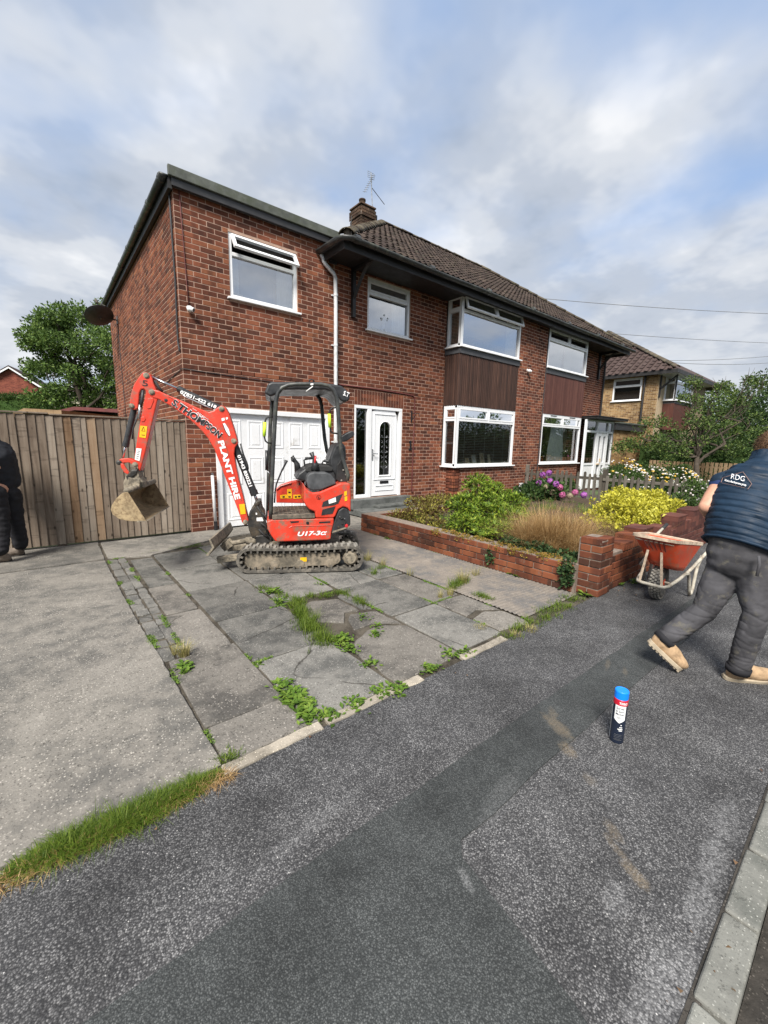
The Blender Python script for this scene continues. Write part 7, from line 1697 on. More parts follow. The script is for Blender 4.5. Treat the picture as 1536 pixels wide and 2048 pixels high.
ext('hitch_hook', [(385, 1085), (420, 1110), (430, 1150), (400, 1185), (385, 1150)], -.02, -.09, 'steel_dark', zz=Z4, bevel=.006)
# --- bucket
bw = .44; bf = -.56
back = [(285, 1350), (228, 1362), (160, 1425), (120, 1490), (110, 1530), (130, 1582), (200, 1630), (300, 1650), (475, 1652)]
Q = [UZ(Z4(*p), bw) for p in back]
bk = MB(); th = .010
def shell_pts(P_):
    c = (sum(p[0] for p in P_) / len(P_), sum(p[1] for p in P_) / len(P_)); return [(p[0] + (c[0] - p[0]) * .05, p[1] + (c[1] - p[1]) * .05) for p in P_]
Qi = shell_pts(Q); n = len(Q); vs = [B(u, z, w) for w in (bw, bf) for P_ in (Q, Qi) for u, z in P_]; fs = []
for k in range(n - 1): fs += [(k, k+1, 2*n+k+1, 2*n+k), (n+k, 3*n+k, 3*n+k+1, n+k+1), (k, n+k, n+k+1, k+1), (2*n+k, 2*n+k+1, 3*n+k+1, 3*n+k)]
fs += [(0, 2*n, 3*n, n), (n-1, 2*n-1, 4*n-1, 3*n-1)]
bk.add(vs, fs); bucket = bk.build('bucket', M['bucket_steel'], ex)
for (a, c) in ((bw - .012, bw + .002), (bf - .002, bf + .012)): mb = MB(); mb.prism(Q, FRB, a, c); mb.build('side_plate', M['bucket_steel'], bucket, bevel=.003)
mb = MB(); lu, lz = Q[-1]; l0, lz0 = Q[-2]; mb.prism([(lu + .012, lz + .004), (l0 + (lu - l0) * .45, lz0 + (lz - lz0) * .45 - .012), (l0 + (lu - l0) * .45, lz0 + (lz - lz0) * .45 + .006)], FRB, bf - .004, bw + .004); mb.build('cutting_edge', M['muddy_steel'], bucket, bevel=.002)
u0_, z0_ = Q[0]; mb = MB(); mb.tube([B(u0_ - .01, z0_ + .012, bw), B(u0_ - .01, z0_ + .012, bf)], .030, 12); mb.build('top_beam', M['muddy_steel'], bucket, smooth=True)
for w in (.12, -.12): mb = MB(); mb.prism([(u0_ - .12, z0_ - .02), (u0_ + .02, z0_ + .01), (u0_ + .03, z0_ + .10), (u0_ - .08, z0_ + .12)], FRB, w - .012, w + .012); mb.build('ear', M['muddy_steel'], bucket, bevel=.004)
# ---------------------------------------------------------------- wheelbarrow
wbw = thing('wheelbarrow', (2.95, -5.70, 0), 'orange wheelbarrow with cement-crusted rim standing beside the brick wall', 'wheelbarrow')
def tray():
    rim = [Vector((2.66, -5.50, .665)), Vector((2.65, -5.87, .66)), Vector((3.34, -5.93, .55)), Vector((3.40, -5.42, .56))]
    bot = [on_x(1300, 1126, 2.80), on_x(1350, 1140, 2.81), Vector((3.10, -5.86, .30)), Vector((3.12, -5.55, .32))]
    def ring(q, rad, k=7):
        """rounded-corner outline"""
        out = []; n = len(q)
        for i in range(n):
            p, a, c = q[i], q[i - 1], q[(i + 1) % n]; u = (a - p).normalized() * rad; v = (c - p).normalized() * rad
            for j in range(k): t = j / (k - 1); out.append((p + u) * (1 - t) ** 2 + p * (2 * t * (1 - t)) + (p + v) * t ** 2)
        return out
    lv = 8; rings = []
    A, Bt = ring(rim, .085), ring(bot, .075)
    for i in range(lv + 1):
        t = i / lv; k = t ** 1.15; rings.append([a.lerp(b_, k) + (a.lerp(b_, k) - (rim[0] + rim[2]) / 2) * 0 + Vector((0, 0, -.0)) for a, b_ in zip(A, Bt)])
    n = len(A); vs = [p for r_ in rings for p in r_]; fs = [(i*n+j, i*n+(j+1) % n, (i+1)*n+(j+1) % n, (i+1)*n+j) for i in range(lv) for j in range(n)]
    fs.append(tuple(lv * n + j for j in range(n)))
    m1 = MB(); m1.add(vs, fs); o = m1.build('tray', M['barrow_orange'], wbw, smooth=True, fix=True)
    s = o.modifiers.new('thick', 'SOLIDIFY'); s.thickness = .008; s.offset = 1
    c = sum(A, Vector()) / n
    m2 = MB(); vs = []
    for p in A:
        d = (p - c); d.z = 0; d.normalize(); vs += [p + d * .016 + UP * .012, p + d * .016 - UP * .018, p - d * .010 + UP * .008, p - d * .012 - UP * .05]
    fs = []
    for j in range(n):
        k = (j + 1) % n; fs += [(4*j, 4*k, 4*k+1, 4*j+1), (4*j, 4*j+2, 4*k+2, 4*k), (4*j+2, 4*j+3, 4*k+3, 4*k+2)]
    m2.add(vs, fs); m2.build('rim', M['barrow_rim'], wbw, smooth=False)
    m3 = MB(); m3.add([r_ * .80 + c * .20 - UP * .055 for r_ in A], [tuple(range(n))]); m3.build('dried_cement', M['barrow_rim'], wbw)
    # pressed ribs on the nose
    for k in range(5):
        t = .26 + .12 * k; a = rim[0].lerp(rim[1], t) + Vector((-.004, 0, -.03)); b_ = bot[0].lerp(bot[1], t) + Vector((-.006, 0, .04)); mb = MB(); mb.beam(a, b_, .008, .008); mb.build('rib', M['terracotta_metal'], wbw)
tray()
wc = Vector((2.93, -5.70, .178)); xa, ya = Vector((1, .05, 0)).normalized(), Vector((-.05, 1, 0)).normalized()
mb = MB(); prof = []
for k in range(13): g = math.pi * k / 12; prof.append((.125 + .053 * math.sin(g), -.052 * math.cos(g)))
mb.lathe([(.10, -.046)] + prof + [(.10, .046)], (wc, xa, UP, ya), 40); wh = mb.build('wheel', M['tyre'], wbw, smooth=True)
blk = MB().box(-.010, .010, -.009, .009, -.004, .006).mesh('tread_block'); blk.materials.append(M['lug_worn'])
for k in range(32):
    for j, s in enumerate((-.034, -.012, .012, .034)):
        g = 6.283 * (k + .5 * (j % 2)) / 32; nr = xa * math.cos(g) + UP * math.sin(g); tn = -xa * math.sin(g) + UP * math.cos(g); rad = .125 + .053 * math.sqrt(max(0, 1 - (s / .052) ** 2))
        mt = Matrix((tn, ya, nr)).transposed().to_4x4(); mt.translation = wc + nr * rad + ya * s; shared('tread_block', blk, wh, mt)
for s in (-1, 1): mb = MB(); mb.lathe([(.10, .03 * s), (.095, .044 * s), (.05, .038 * s), (.03, .05 * s), (0, .05 * s)], (wc, xa, UP, ya), 20); mb.build('hub', M['barrow_orange'], wh)
mb = MB(); hoopL, hoopR = Vector((2.70, -5.585, .195)), Vector((2.70, -5.80, .19)); sk = lambda p: Vector(p)
def tb(path, name='frame_tube', r_=.0155): mb = MB(); mb.tube(path, r_, 10); mb.build(name, M['barrow_frame'], wbw, smooth=True)
tb([(3.10, -5.50, .275), (2.95, -5.53, .225), (2.76, -5.565, .20), (2.71, -5.585, .195), (2.695, -5.62, .192), (2.69, -5.77, .19), (2.705, -5.81, .19), (2.76, -5.83, .195), (2.95, -5.86, .235), (3.08, -5.875, .272)], 'front_hoop')
for s, yy in ((1, -5.885), (-1, -5.48)):
    tb([(3.06, yy, .275), (3.12, yy - .002, .272), (3.17, yy - .004, .20), (3.22, yy - .006, .07), (3.25, yy - .006, .025), (3.30, yy - .006, .022), (3.335, yy - .006, .06), (3.36, yy - .006, .18), (3.385, yy - .008, .30), (3.45, yy - .02 * s, .40)], 'leg')
    tb([(3.06, yy, .28), (3.20, yy - .01 * s, .315), (3.45, yy - .04 * s, .42), (3.70, yy - .07 * s, .52), (3.98, yy - .08 * s, .58)], 'handle')
    mb = MB(); mb.tube([(3.86, yy - .077 * s, .555), (4.02, yy - .082 * s, .588)], .020, 10); mb.build('grip', M['rubber'], wbw, smooth=True)
brT = [Vector((2.725, -5.635, .545)), Vector((2.722, -5.745, .54))]
for a, c in ((brT[0], Vector((2.70, -5.60, .20))), (brT[1], Vector((2.70, -5.79, .20))), (brT[0] + Vector((0, .01, 0)), brT[1] - Vector((0, .01, 0)))): mb = MB(); mb.beam(a, c, .022, .006, up=(1, 0, 0)); mb.build('nose_brace', M['barrow_rim'], wbw, bevel=.002)
mb = MB(); mb.tube([wc - ya * .09, wc + ya * .09], .012, 10); mb.build('axle', M['barrow_frame'], wbw)
# ---------------------------------------------------------------- marker spray can
cp = on_z(1232, 1480); CH, CR = .285, .0325
can = thing('spray_can', cp, 'dark marker spray can with blue cap standing on the tarmac', 'spray can')
tc = (CAM - cp); tc.z = 0; tc.normalize(); rt_ = Vector((-tc.y, tc.x, 0))
lean = UP
def cyl_patch(t0, t1, z0, z1, r_, m, name, k=14, poly=None):
    mb = MB(); vs = []; fs = []
    for i in range(k + 1):
        a = R(t0 + (t1 - t0) * i / k); d = tc * math.cos(a) + rt_ * math.sin(a)
        lo, hi = (poly(i / k) if poly else (z0, z1)); vs += [cp + d * r_ + UP * lo, cp + d * r_ + UP * hi]
        if i: fs.append((2*i-2, 2*i, 2*i+1, 2*i-1))
    mb.add(vs, fs); return mb.build(name, M[m], can, smooth=True)
F_ = (cp, tc, rt_, UP)
mb = MB(); mb.lathe([(.0305, .0), (CR, .004), (CR, .006), (CR, .218), (.030, .228), (.028, .23)], F_, 36); bodyc = mb.build('can_body', M['can_navy'], can, smooth=False, bevel=.001)
mb = MB(); mb.lathe([(.0312, .212), (CR + .0006, .2121), (CR + .0006, .24), (.031, .243)], F_, 36); mb.build('band', M['can_red'], can)
mb = MB(); mb.lathe([(.0305, .240), (.0322, .243), (.0322, .280), (.030, .2845), (.026, .2845), (.025, .283), (0, .283)], F_, 36); mb.build('cap', M['can_cap'], can, bevel=.001)
cyl_patch(-86, -70, .012, .212, CR + .0006, 'can_white', 'stripe')
cyl_patch(-38, 52, .15, .212, CR + .0006, 'can_white', 'label_panel', 20, lambda t: (.135 - .018 * (1 - abs(2 * t - 1)) , .212))
def wrap_text(body, t0, t1, z, h, m, r_=CR + .0012, bold=.03):
    me = text_mesh(body, 1.0, bold); xs = [v.co.x for v in me.vertices]; x0, x1 = min(xs), max(xs); hy = max(v.co.y for v in me.vertices)
    for v in me.vertices:
        a = R(t0 + (t1 - t0) * (v.co.x - x0) / (x1 - x0)); d = tc * math.cos(a) + rt_ * math.sin(a); v.co = cp + d * r_ + UP * (z + v.co.y / hy * h)
    link('lettering', me, M[m], can)
wrap_text('TWINO', -8, 58, .219, .014, 'ink_white'); wrap_text('Survey', -26, 36, .192, .013, 'can_navy', bold=.01); wrap_text('& Spot', -26, 34, .176, .012, 'can_navy', bold=.01); wrap_text('Marker', -26, 40, .160, .012, 'can_navy', bold=.01)
for z, a, c in ((.148, -18, 22), (.142, -16, 18), (.052, -20, 45), (.044, -22, 40), (.036, -22, 45), (.028, -18, 30), (.022, -24, 44)): cyl_patch(a, c, z, z + .0022, CR + .0009, 'galv' if z < .1 else 'can_navy', 'fine_print', 8)
for z, a, c in ((.105, 20, 30), (.092, 12, 36), (.082, 0, 40), (.074, 10, 38)): cyl_patch(a, c, z, z + .005, CR + .0009, 'can_white', 'fine_print', 6)
# ---------------------------------------------------------------- people
plain('skin', (0.52, 0.28, 0.19), 0.55, var=0.10, scale=18, spec=0.35)
plain('hair', (0.12, 0.066, 0.032), 0.7, var=0.45, scale=90, bump=.8, bscale=220)
plain('vest_navy', (0.007, 0.022, 0.045), 0.62, var=0.3, scale=10, spec=0.3, bump=.25, bscale=90)
plain('tee_blue', (0.010, 0.030, 0.12), 0.8, var=0.2)
plain('trouser_grey', (0.062, 0.061, 0.066), 0.92, var=0.4, scale=6, spec=.15, dirt=(0.13, 0.12, 0.095), dirt_amt=.14, dirt_scale=13, bump=.3, bscale=260)
plain('trouser_black', (0.018, 0.018, 0.021), 0.85, var=0.35, scale=9, spec=.25)
plain('jacket_black', (0.022, 0.024, 0.03), 0.8, var=0.3, scale=9, spec=.25)
plain('boot_tan', (0.42, 0.285, 0.165), 0.85, var=0.2, scale=14, dirt=(0.24, 0.16, 0.09), dirt_amt=.45, dirt_scale=16)
plain('boot_grey', (0.16, 0.13, 0.105), 0.85, var=0.25, scale=14)
plain('sole', (0.36, 0.30, 0.215), 0.85, var=0.2, scale=18)
plain('sole_dark', (0.05, 0.045, 0.04), 0.85, var=0.2, scale=18)
def fuse(name, mb, m, parent, voxel=.012, smooth=6, fold=None):
    """one continuous surface from overlapping closed shapes"""
    me = mb.mesh('tmp'); o = bpy.data.objects.new('tmp', me); COL.objects.link(o)
    rm = o.modifiers.new('r', 'REMESH'); rm.mode = 'VOXEL'; rm.voxel_size = voxel
    sm = o.modifiers.new('s', 'SMOOTH'); sm.factor = .5; sm.iterations = smooth
    dg = bpy.context.evaluated_depsgraph_get(); dg.update(); res = bpy.data.meshes.new_from_object(o.evaluated_get(dg)); bpy.data.objects.remove(o)
    res.name = name
    if fold:
        nr = [v.normal.copy() for v in res.vertices]
        for v, n_ in zip(res.vertices, nr): v.co += n_ * fold(v.co)
    res.materials.clear(); return link(name, res, M[m], parent, smooth=True)
def cap(mb, pts, rs, n=14):
    """tapered capsule chain; radii may be (side, depth) pairs"""
    pts = [Vector(p) for p in pts]; fine = []; fr = []
    for i in range(len(pts) - 1):
        for j in range(4): t = j / 4; fine.append(pts[i].lerp(pts[i + 1], t)); fr.append(rs[i] + (rs[i + 1] - rs[i]) * t)
    fine.append(pts[-1]); fr.append(rs[-1]); mb.tube(fine, fr, n)
    for p, r_ in zip(pts, rs): mb.ball(p, r_, n, 9)
def hand(mb, wrist, d, palm_n, s=1.0, curl=.9):
    """palm and five bent fingers; d points along the hand, palm_n out of the palm"""
    d = Vector(d).normalized(); pn = Vector(palm_n); pn = (pn - d * pn.dot(d)).normalized(); sd = d.cross(pn)
    pc = Vector(wrist) + d * .055 * s; mb.ball(pc, (.042 * s, .018 * s, .052 * s), 12, 8, (sd, pn, d))
    for k, (off, L) in enumerate(((-.032, .062), (-.011, .075), (.011, .078), (.032, .07))):
        p = Vector(wrist) + d * .092 * s + sd * off * s; a = d; pts = [p - d * .02 * s]
        for j in range(3): pts.append(pts[-1] + a * (L * s * (.45, .33, .26)[j] + (.02 * s if j == 0 else 0))); a = (a + pn * curl * .55).normalized()
        cap(mb, pts, [.0095 * s, .009 * s, .0085 * s, .0075 * s], 8)
    p = Vector(wrist) + d * .03 * s + sd * .034 * s; a = (d * .7 + sd * .7 + pn * .35).normalized(); pts = [p, p + a * .035 * s, p + a * .035 * s + (a + pn * .6).normalized() * .03 * s, p + a * .035 * s + (a + pn * .9).normalized() * .052 * s]
    cap(mb, pts, [.014 * s, .0115 * s, .010 * s, .009 * s], 8)
def boot(parent, ankle, heel, toe, shin, m, ms, wid=.047):
    """heel and toe are points on the sole line; shin points up the leg"""
    ankle, heel, toe = Vector(ankle), Vector(heel), Vector(toe); ax = (toe - heel); L = ax.length; ax.normalize(); up = (ankle - heel); up = (up - ax * up.dot(ax)).normalized(); sd = ax.cross(up)
    t = thing if False else None
    mb = MB(); P_ = lambda a, h, s=0: heel + ax * (a * L) + up * h + sd * s
    mb.ball(P_(.17, .055), (wid * .86, .055, .062), 14, 9, (sd, ax, up)); mb.ball(P_(.45, .055), (wid * .90, .11, .050), 14, 9, (sd, ax, up)); mb.ball(P_(.70, .044), (wid * 1.02, .10, .042), 14, 9, (sd, ax, up)); mb.ball(P_(.87, .036), (wid * .88, .045, .032), 14, 9, (sd, ax, up))
    cap(mb, [P_(.22, .06), ankle, ankle + Vector(shin).normalized() * .03], [.048, .043, .040])
    b = fuse('boot', mb, m, parent, .008, 14, folds(26, .0025))
    ol = []
    for k in range(28):
        g = 6.283 * k / 28; a = .5 + .52 * math.cos(g); w = wid * (1.0 + .10 * math.cos(g)) * (abs(math.sin(g)) ** .62) * (1 if math.sin(g) >= 0 else -1) * (.93 if .3 < a < .55 else 1.02); ol.append((a * L, w))
    mb = MB(); mb.prism(ol, (heel, ax, sd, up), -.006, .022); mb.build('sole', M[ms], b, bevel=.004)
    for k in range(9):
        a = .06 + .11 * k; mb = MB(); mb.beam(P_(a, -.008, -wid * .8), P_(a, -.008, wid * .8), .014, .010, up=up); mb.build('tread', M[ms], b)
    return b
at_ = lambda px, py, d: CAM + ray(px, py) * d
def folds(scale, amp, stretch=(1, 1, 1), seed=0.0):
    return lambda p: amp * (noise.noise((p.x * scale * stretch[0], p.y * scale * stretch[1], p.z * scale * stretch[2] + seed)) + .5 * noise.noise((p.x * scale * 2.1, p.y * scale * 2.1, p.z * scale * 2.6 + seed)))
# --- man walking away at the right
pm_ = thing('person', (1.70, -6.50, 0), 'person in navy padded vest and grey work trousers walking away at the right edge', 'person')
fwd = Vector((.985, .17, 0)).normalized(); lat = Vector((-.17, .985, 0)).normalized()       # lat: his left
J = dict(pel=at_(1482, 1108, 2.66), lhip=at_(1456, 1128, 2.74), lkn=at_(1408, 1222, 2.74), lan=at_(1340, 1270, 2.80), rhip=at_(1508, 1128, 2.62), rkn=at_(1512, 1228, 2.58), ran=at_(1480, 1326, 2.66),
         chest=at_(1492, 1000, 2.70), neck=at_(1534, 930, 2.72), head=at_(1546, 898, 2.74), lsh=at_(1443, 968, 2.82), lel=at_(1412, 1014, 2.80), lwr=at_(1438, 1052, 3.00), rsh=at_(1568, 978, 2.60), rel=at_(1590, 1050, 2.62), rwr=at_(1600, 1085, 2.85))
# body: one skin surface, head, neck, trunk, arms, hands, legs
mb = MB(); hd = J['head']; hf = (fwd * .96 + lat * -.28).normalized(); hl = Vector((-hf.y, hf.x, 0))
mb.ball(hd + UP * .012, (.094, .076, .106), 18, 12, (hf, hl, UP)); mb.ball(hd + hf * .035 - UP * .062, (.060, .055, .055), 14, 9, (hf, hl, UP)); mb.ball(hd + hf * .098 - UP * .018, (.020, .014, .024), 10, 7, (hf, hl, UP))
for s in (-1, 1):
    mb.ball(hd + hl * (.078 * s) - UP * .018 - hf * .005, (.022, .010, .034), 10, 8, (hf, hl, UP)); mb.ball(hd + hf * .082 + hl * (.032 * s) + UP * .004, (.012, .016, .010), 8, 6, (hf, hl, UP))
mb.ball(hd + hf * .088 - UP * .062, (.014, .026, .010), 8, 6, (hf, hl, UP))
cap(mb, [hd - UP * .05 - hf * .02, J['neck'], J['chest'].lerp(J['neck'], .6)], [.060, .060, .09])
cap(mb, [J['neck'].lerp(J['chest'], .35), J['chest'], J['pel']], [.12, .15, .13]); cap(mb, [J['chest'].lerp(J['neck'], .4), J['lsh']], [.09, .062]); cap(mb, [J['chest'].lerp(J['neck'], .4), J['rsh']], [.09, .062])
cap(mb, [J['lsh'], J['lsh'].lerp(J['lel'], .55), J['lel'], J['lel'].lerp(J['lwr'], .35), J['lwr']], [.058, .054, .046, .046, .030]); cap(mb, [J['rsh'], J['rsh'].lerp(J['rel'], .55), J['rel'], J['rwr']], [.058, .054, .044, .030])
hand(mb, J['lwr'], (J['lwr'] - J['lel']), -lat, 1.0); hand(mb, J['rwr'], (J['rwr'] - J['rel']), lat, 1.0)
for a, k, n_ in (('lhip', 'lkn', 'lan'), ('rhip', 'rkn', 'ran')): cap(mb, [J['pel'], J[a], J[k], J[n_]], [.09, .06, .040, .028])
fuse('body', mb, 'skin', pm_, .010, 5)
mb = MB(); mb.ball(hd + UP * .030 - hf * .012, (.100, .083, .100), 18, 12, (hf, hl, UP)); mb.ball(hd - UP * .02 - hf * .045, (.060, .072, .062), 14, 9, (hf, hl, UP)); mb.ball(hd + UP * .07 + hf * .04, (.06, .066, .05), 14, 9, (hf, hl, UP))
hr = fuse('hair', mb, 'hair', pm_, .008, 3, folds(55, .0045, (1, 1, .5)))
mb = MB(); rh_ = random.Random(3)
for k in range(3200):
    d_ = Vector((rh_.gauss(0, 1), rh_.gauss(0, 1), rh_.gauss(.15, 1))).normalized()
    if d_.z < -.55 or d_.dot(hf) > .55 and d_.z < .35: continue
    p_ = hd + UP * .022 - hf * .012 + hf * (d_.dot(hf) * .100) + hl * (d_.dot(hl) * .084) + UP * (d_.z * .100); g_ = (d_ * .55 + hf * -.2 + Vector((0, 0, -.45)) + Vector((rh_.gauss(0, .3), rh_.gauss(0, .3), rh_.gauss(0, .3)))).normalized(); s_ = g_.cross(d_)
    if s_.length < 1e-3: continue
    s_ = s_.normalized() * .0016; L_ = rh_.uniform(.014, .030); mb.add([p_ - s_, p_ + s_, p_ + g_ * L_], [(0, 1, 2)])
mb.build('strands', M['hair'], hr, fix=False)['kind'] = 'stuff'
# tee-shirt sleeve under the vest
mb = MB(); cap(mb, [J['lsh'], J['lsh'].lerp(J['lel'], .06)], [.072, .066]); fuse('sleeve', mb, 'tee_blue', pm_, .010, 3)
mb = MB(); cap(mb, [J['rsh'], J['rsh'].lerp(J['rel'], .35)], [.074, .066]); fuse('sleeve', mb, 'tee_blue', pm_, .010, 3)
# quilted vest: elliptical rings up a leaning spine, bulging between the stitch lines
hem, top_ = at_(1484, 1098, 2.66), at_(1534, 926, 2.72)
tilt = Vector((0, 0, 0))
vlev = [(0.0, .200, .165), (.10, .202, .168), (.30, .200, .165), (.50, .196, .158), (.66, .192, .150), (.78, .185, .140), (.86, .165, .126), (.92, .130, .108), (.97, .104, .094), (1.0, .092, .090), (1.06, .088, .088), (1.12, .084, .084)]
def vrad(t):
    for (a, p, q), (b_, r_, s) in zip(vlev, vlev[1:]):
        if a <= t <= b_: k = (t - a) / (b_ - a); k = k * k * (3 - 2 * k); return p + (r_ - p) * k, q + (s - q) * k
    return vlev[-1][1:]
def vcen(t):
    base = hem.lerp(top_, t); return base + (at_(1487, 1010, 2.68) - hem.lerp(top_, .55)) * (math.sin(min(1, max(0, t)) * math.pi) * .55)
spine = (top_ - hem).normalized(); vl = (lat - spine * lat.dot(spine)).normalized(); vb = -(vl.cross(spine)); vb = vb if vb.dot(fwd) < 0 else -vb
NQ = 13
def vpoint(t, ang, extra=0.0):
    a, b_ = vrad(t); q = abs(math.sin(t * NQ * math.pi)) ** .28; bulge = (.011 * q - .005) if t < .93 else .004
    w = .006 * noise.noise((ang * 2.2, t * 14, 1.0)) + .005 * noise.noise((ang * 5, t * 30, 7))
    hem_dip = -.05 * max(0, math.cos(ang - R(150))) if t < .02 else 0
    return vcen(t) + vl * (math.cos(ang) * (a + bulge + w + extra)) + vb * (math.sin(ang) * (b_ + bulge + w + extra)) + spine * (.02 * math.cos(ang) * (t < .9))
mb = MB(); lv, sg = 128, 56; vs = []; fs = []
for i in range(lv + 1):
    for j in range(sg): vs.append(vpoint(1.10 * i / lv, 6.2832 * j / sg))
for i in range(lv):
    for j in range(sg): fs.append((i*sg+j, i*sg+(j+1) % sg, (i+1)*sg+(j+1) % sg, (i+1)*sg+j))
fs.append(tuple(range(sg))); mb.add(vs, fs); vest = mb.build('vest', M['vest_navy'], pm_, smooth=True)
mb = MB(); mb.tube([vpoint(.012, 6.2832 * j / 40, .006) for j in range(41)], .010, 8, cap=False); mb.build('hem', M['vest_navy'], vest, smooth=True)
# shoulder caps and armhole of the vest
for s, sh in ((1, 'lsh'), (-1, 'rsh')):
    mb = MB(); cap(mb, [J['chest'].lerp(J['neck'], .75), J[sh] + UP * .012], [.095, .070]); fuse('shoulder', mb, 'vest_navy', vest, .010, 4, folds(16, .004))
# print on the back
def back_pt(px, py, lift=.010):
    """photograph point met with the vest's back surface"""
    best = None
    d = ray(px, py)
    for k in range(240):
        P_ = CAM + d * (2.2 + k * .004); rel = P_ - hem; t = max(0, min(1.0, rel.dot(spine) / (top_ - hem).length)); c = vcen(t); a, b_ = vrad(t); q = P_ - c; x_, y_ = q.dot(vl) / (a + .008), q.dot(vb) / (b_ + .008)
        if x_ * x_ + y_ * y_ <= 1.0: best = P_; break
    P_ = best if best is not None else CAM + d * 2.55
    return P_ - d.normalized() * lift
def decal_text(body, p0, p1, hpx, m, bold=.02):
    me = text_mesh(body, 1.0, bold); xs = [v.co.x for v in me.vertices]; x0, x1 = min(xs), max(xs); hy = max(v.co.y for v in me.vertices); p0, p1 = Vector(p0), Vector(p1); d = (p1 - p0); n_ = Vector((d.y, -d.x)).normalized()
    for v in me.vertices: q = p0 + d * ((v.co.x - x0) / (x1 - x0)) + n_ * (v.co.y / hy * hpx); v.co = back_pt(q.x, q.y)
    link('lettering', me, M[m], vest)
VZ = lambda x, y: (1400 + x / 4.882, 850 + y / 4.882)
decal_text('RDG', VZ(300, 522), VZ(432, 550), 10.0, 'ink_white', .0); decal_text('Home development group', VZ(240, 545), VZ(450, 596), 4.2, 'ink_white', .03)
def strip(pts, r_, m):
    P_ = []
    for a, c in zip(pts, pts[1:]):
        for k in range(6): P_.append(back_pt(a[0] + (c[0] - a[0]) * k / 6, a[1] + (c[1] - a[1]) * k / 6, .007))
    P_.append(back_pt(*pts[-1], .007)); mb = MB(); mb.tube(P_, r_, 5); mb.build('printed_outline', M[m], vest)
plain('print_brown', (0.20, 0.13, 0.115), 0.7, var=.1)
strip([VZ(205, 560), VZ(222, 515), VZ(420, 458), VZ(505, 575), VZ(465, 628)], .0022, 'print_brown'); strip([VZ(215, 565), VZ(330, 590), VZ(440, 615)], .0014, 'print_brown')
# trousers
mb = MB(); mb.ball(J['pel'] - UP * .0, (.135, .185, .13), 18, 12, (fwd, lat, UP)); mb.ball(J['pel'] - UP * .07, (.135, .175, .11), 18, 12, (fwd, lat, UP)); mb.ball(J['pel'] + UP * .07, (.135, .18, .09), 18, 12, (fwd, lat, UP))
lh = J['lan'] + (J['lan'] - J['lkn']).normalized() * .04; rh = J['ran'] + (J['ran'] - J['rkn']).normalized() * .03
cap(mb, [J['lhip'], J['lhip'].lerp(J['lkn'], .5), J['lkn'], J['lkn'].lerp(lh, .4), lh], [.110, .096, .073, .071, .064]); cap(mb, [J['rhip'], J['rhip'].lerp(J['rkn'], .5), J['rkn'], J['rkn'].lerp(rh, .45), rh], [.112, .097, .071, .070, .062])
kn = [J['lkn'], J['rkn'], J['lan'], J['ran']]
def tf_(p):
    k = sum(math.exp(-((p - q).length / .16) ** 2) for q in kn); f = folds(11, .005, (1, 1, 1.7))(p); c1 = max(0, 1 - abs(noise.noise((p.x * 6 + p.z * 5, p.y * 6 - p.z * 4, p.z * 17))) * 4.0) ** 2; c2 = max(0, 1 - abs(noise.noise((p.x * 9 - p.z * 8, p.y * 9, p.z * 11 + 5))) * 5.0) ** 2; return f * .55 - (.0045 * c1 + .0028 * c2) * min(1.0, .15 + k)
tro = fuse('trousers', mb, 'trouser_grey', pm_, .0065, 16, tf_)
mb = MB(); mb.tube([lh - (lh - J['lkn']).normalized() * .012, lh + (lh - J['lkn']).normalized() * .026], [.069, .066], 18); mb.build('cuff', M['trouser_black'], tro, smooth=True); mb = MB(); mb.tube([rh - (rh - J['rkn']).normalized() * .005, rh + (rh - J['rkn']).normalized() * .034], [.069, .065], 18); mb.build('cuff', M['trouser_black'], tro, smooth=True)
# pockets, knee patch, strap
mb = MB(); mb.tube([at_(1517, 1112, 2.475), at_(1519, 1130, 2.46), at_(1514, 1152, 2.455)], .009, 6); mb.build('strap', M['trouser_grey'], tro, smooth=True)
toeL = on_z(1358, 1345); toeL.z = .02; heelL = at_(1297, 1282, 2.84)
boot(pm_, at_(1336, 1274, 2.79), heelL, toeL, J['lkn'] - J['lan'], 'boot_tan', 'sole')
hR, tR = on_z(1447, 1358), on_z(1545, 1362); hR.z = tR.z = .012
boot(pm_, J['ran'] - UP * .01, hR, tR, J['rkn'] - J['ran'], 'boot_tan', 'sole')
# --- person in black at the left edge
pl_ = thing('person', (-2.3, -.25, 0), 'person in black jacket and trousers cut off by the left edge', 'person')
kp = lambda px, py, dz: on_y(px, py, -.27 + dz)
K = dict(pel=kp(6, 968, 0), rhip=kp(20, 990, -.05), rkn=kp(30, 1040, -.02), ran=kp(42, 1092, 0), lhip=kp(-10, 990, -.25), lkn=kp(2, 1050, -.25), lan=kp(2, 1104, -.28), chest=kp(-12, 912, -.10), neck=kp(-40, 858, -.2), head=kp(-52, 835, -.25), rsh=kp(-18, 880, -.05), rel=kp(8, 915, +.1), rwr=kp(-5, 935, -.25), lsh=kp(-60, 885, -.35), lel=kp(-75, 930, -.4), lwr=kp(-50, 955, -.55))
f2 = (-CX * .8 - CF * .55); f2.z = 0; f2.normalize(); l2 = Vector((-f2.y, f2.x, 0))
mb = MB(); h2 = K['head']; mb.ball(h2, (.094, .076, .112), 16, 10, (f2, l2, UP)); mb.ball(h2 + f2 * .035 - UP * .06, (.06, .055, .055), 12, 8, (f2, l2, UP)); mb.ball(h2 + f2 * .098 - UP * .015, (.02, .014, .024), 8, 6, (f2, l2, UP))
for s in (-1, 1): mb.ball(h2 + l2 * (.078 * s) - UP * .015, (.022, .010, .033), 8, 6, (f2, l2, UP))
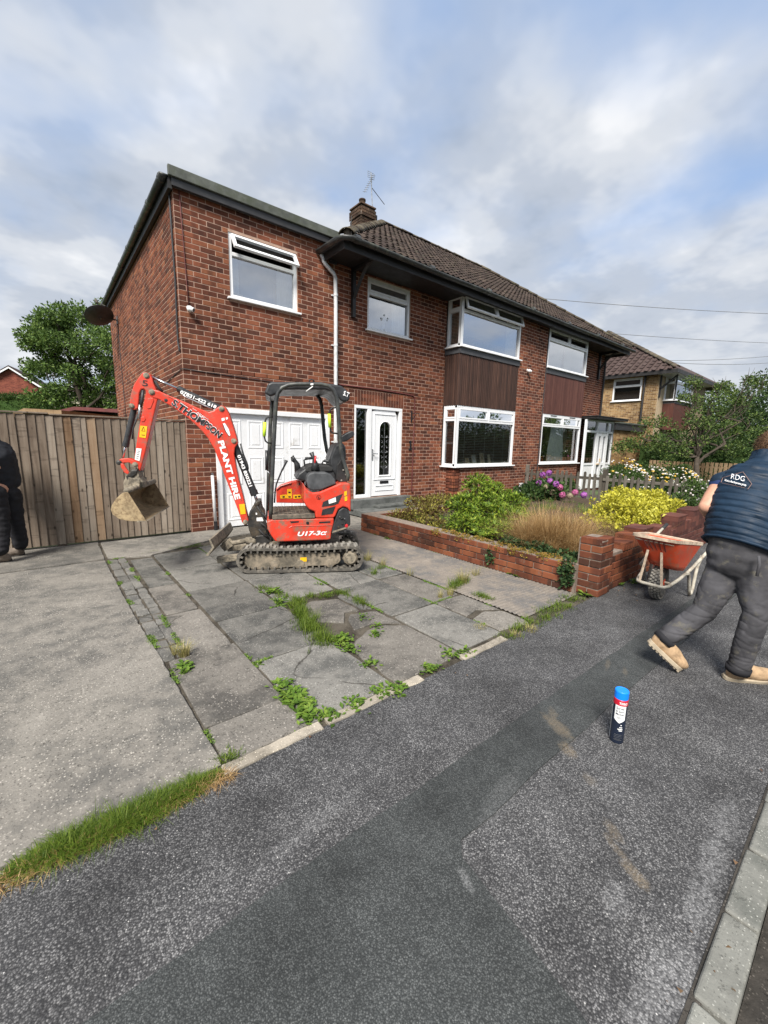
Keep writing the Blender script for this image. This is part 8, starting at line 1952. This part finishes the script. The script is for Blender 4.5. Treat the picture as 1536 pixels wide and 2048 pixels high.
cap(mb, [h2 - UP * .05, K['neck'], K['chest']], [.058, .058, .13]); cap(mb, [K['chest'], K['pel']], [.14, .12])
for a, k, n_ in (('rsh', 'rel', 'rwr'), ('lsh', 'lel', 'lwr')): cap(mb, [K['chest'].lerp(K['neck'], .5), K[a], K[k], K[n_]], [.08, .056, .044, .030]); hand(mb, K[n_], K[n_] - K[k], f2)
for a, k, n_ in (('lhip', 'lkn', 'lan'), ('rhip', 'rkn', 'ran')): cap(mb, [K['pel'], K[a], K[k], K[n_]], [.10, .075, .05, .04])
fuse('body', mb, 'skin', pl_, .012, 4)
mb = MB(); mb.ball(h2 + UP * .03 - f2 * .014, (.098, .082, .098), 16, 10, (f2, l2, UP)); fuse('hair', mb, 'hair', pl_, .01, 2, folds(50, .004))
mb = MB(); cap(mb, [K['neck'].lerp(K['chest'], .5), K['chest'], K['pel'] + UP * .06], [.12, .20, .175]); cap(mb, [kp(4, 925, 0), kp(22, 938, +.06), kp(36, 944, +.08)], [.15, .075, .022])
for a, k, n_ in (('rsh', 'rel', 'rwr'), ('lsh', 'lel', 'lwr')): cap(mb, [K['chest'].lerp(K['neck'], .4), K[a], K[k], K[k].lerp(K[n_], .85)], [.11, .082, .066, .052])
fuse('jacket', mb, 'jacket_black', pl_, .014, 3, folds(12, .010, (1, 1, 1.4), 3))
mb = MB(); mb.ball(K['pel'], (.14, .17, .14), 16, 10, (f2, l2, UP))
for a, k, n_ in (('lhip', 'lkn', 'lan'), ('rhip', 'rkn', 'ran')): cap(mb, [K[a], K[a].lerp(K[k], .5), K[k], K[n_] + UP * .03], [.115, .105, .09, .078])
fuse('trousers', mb, 'trouser_black', pl_, .012, 3, lambda p: folds(12, .008)(p) + .008 * noise.noise((p.x * 8 + p.z * 9, p.y * 8, p.z * 26)))
a = on_z(50, 1110); c = a + f2 * .27; a.z = c.z = .012; boot(pl_, K['ran'], a - f2 * -.0, c, UP, 'boot_grey', 'sole_dark', .05)
a = on_z(24, 1122); c = a + f2 * .27; a.z = c.z = .012; boot(pl_, K['lan'], a, c, UP, 'boot_grey', 'sole_dark', .05)
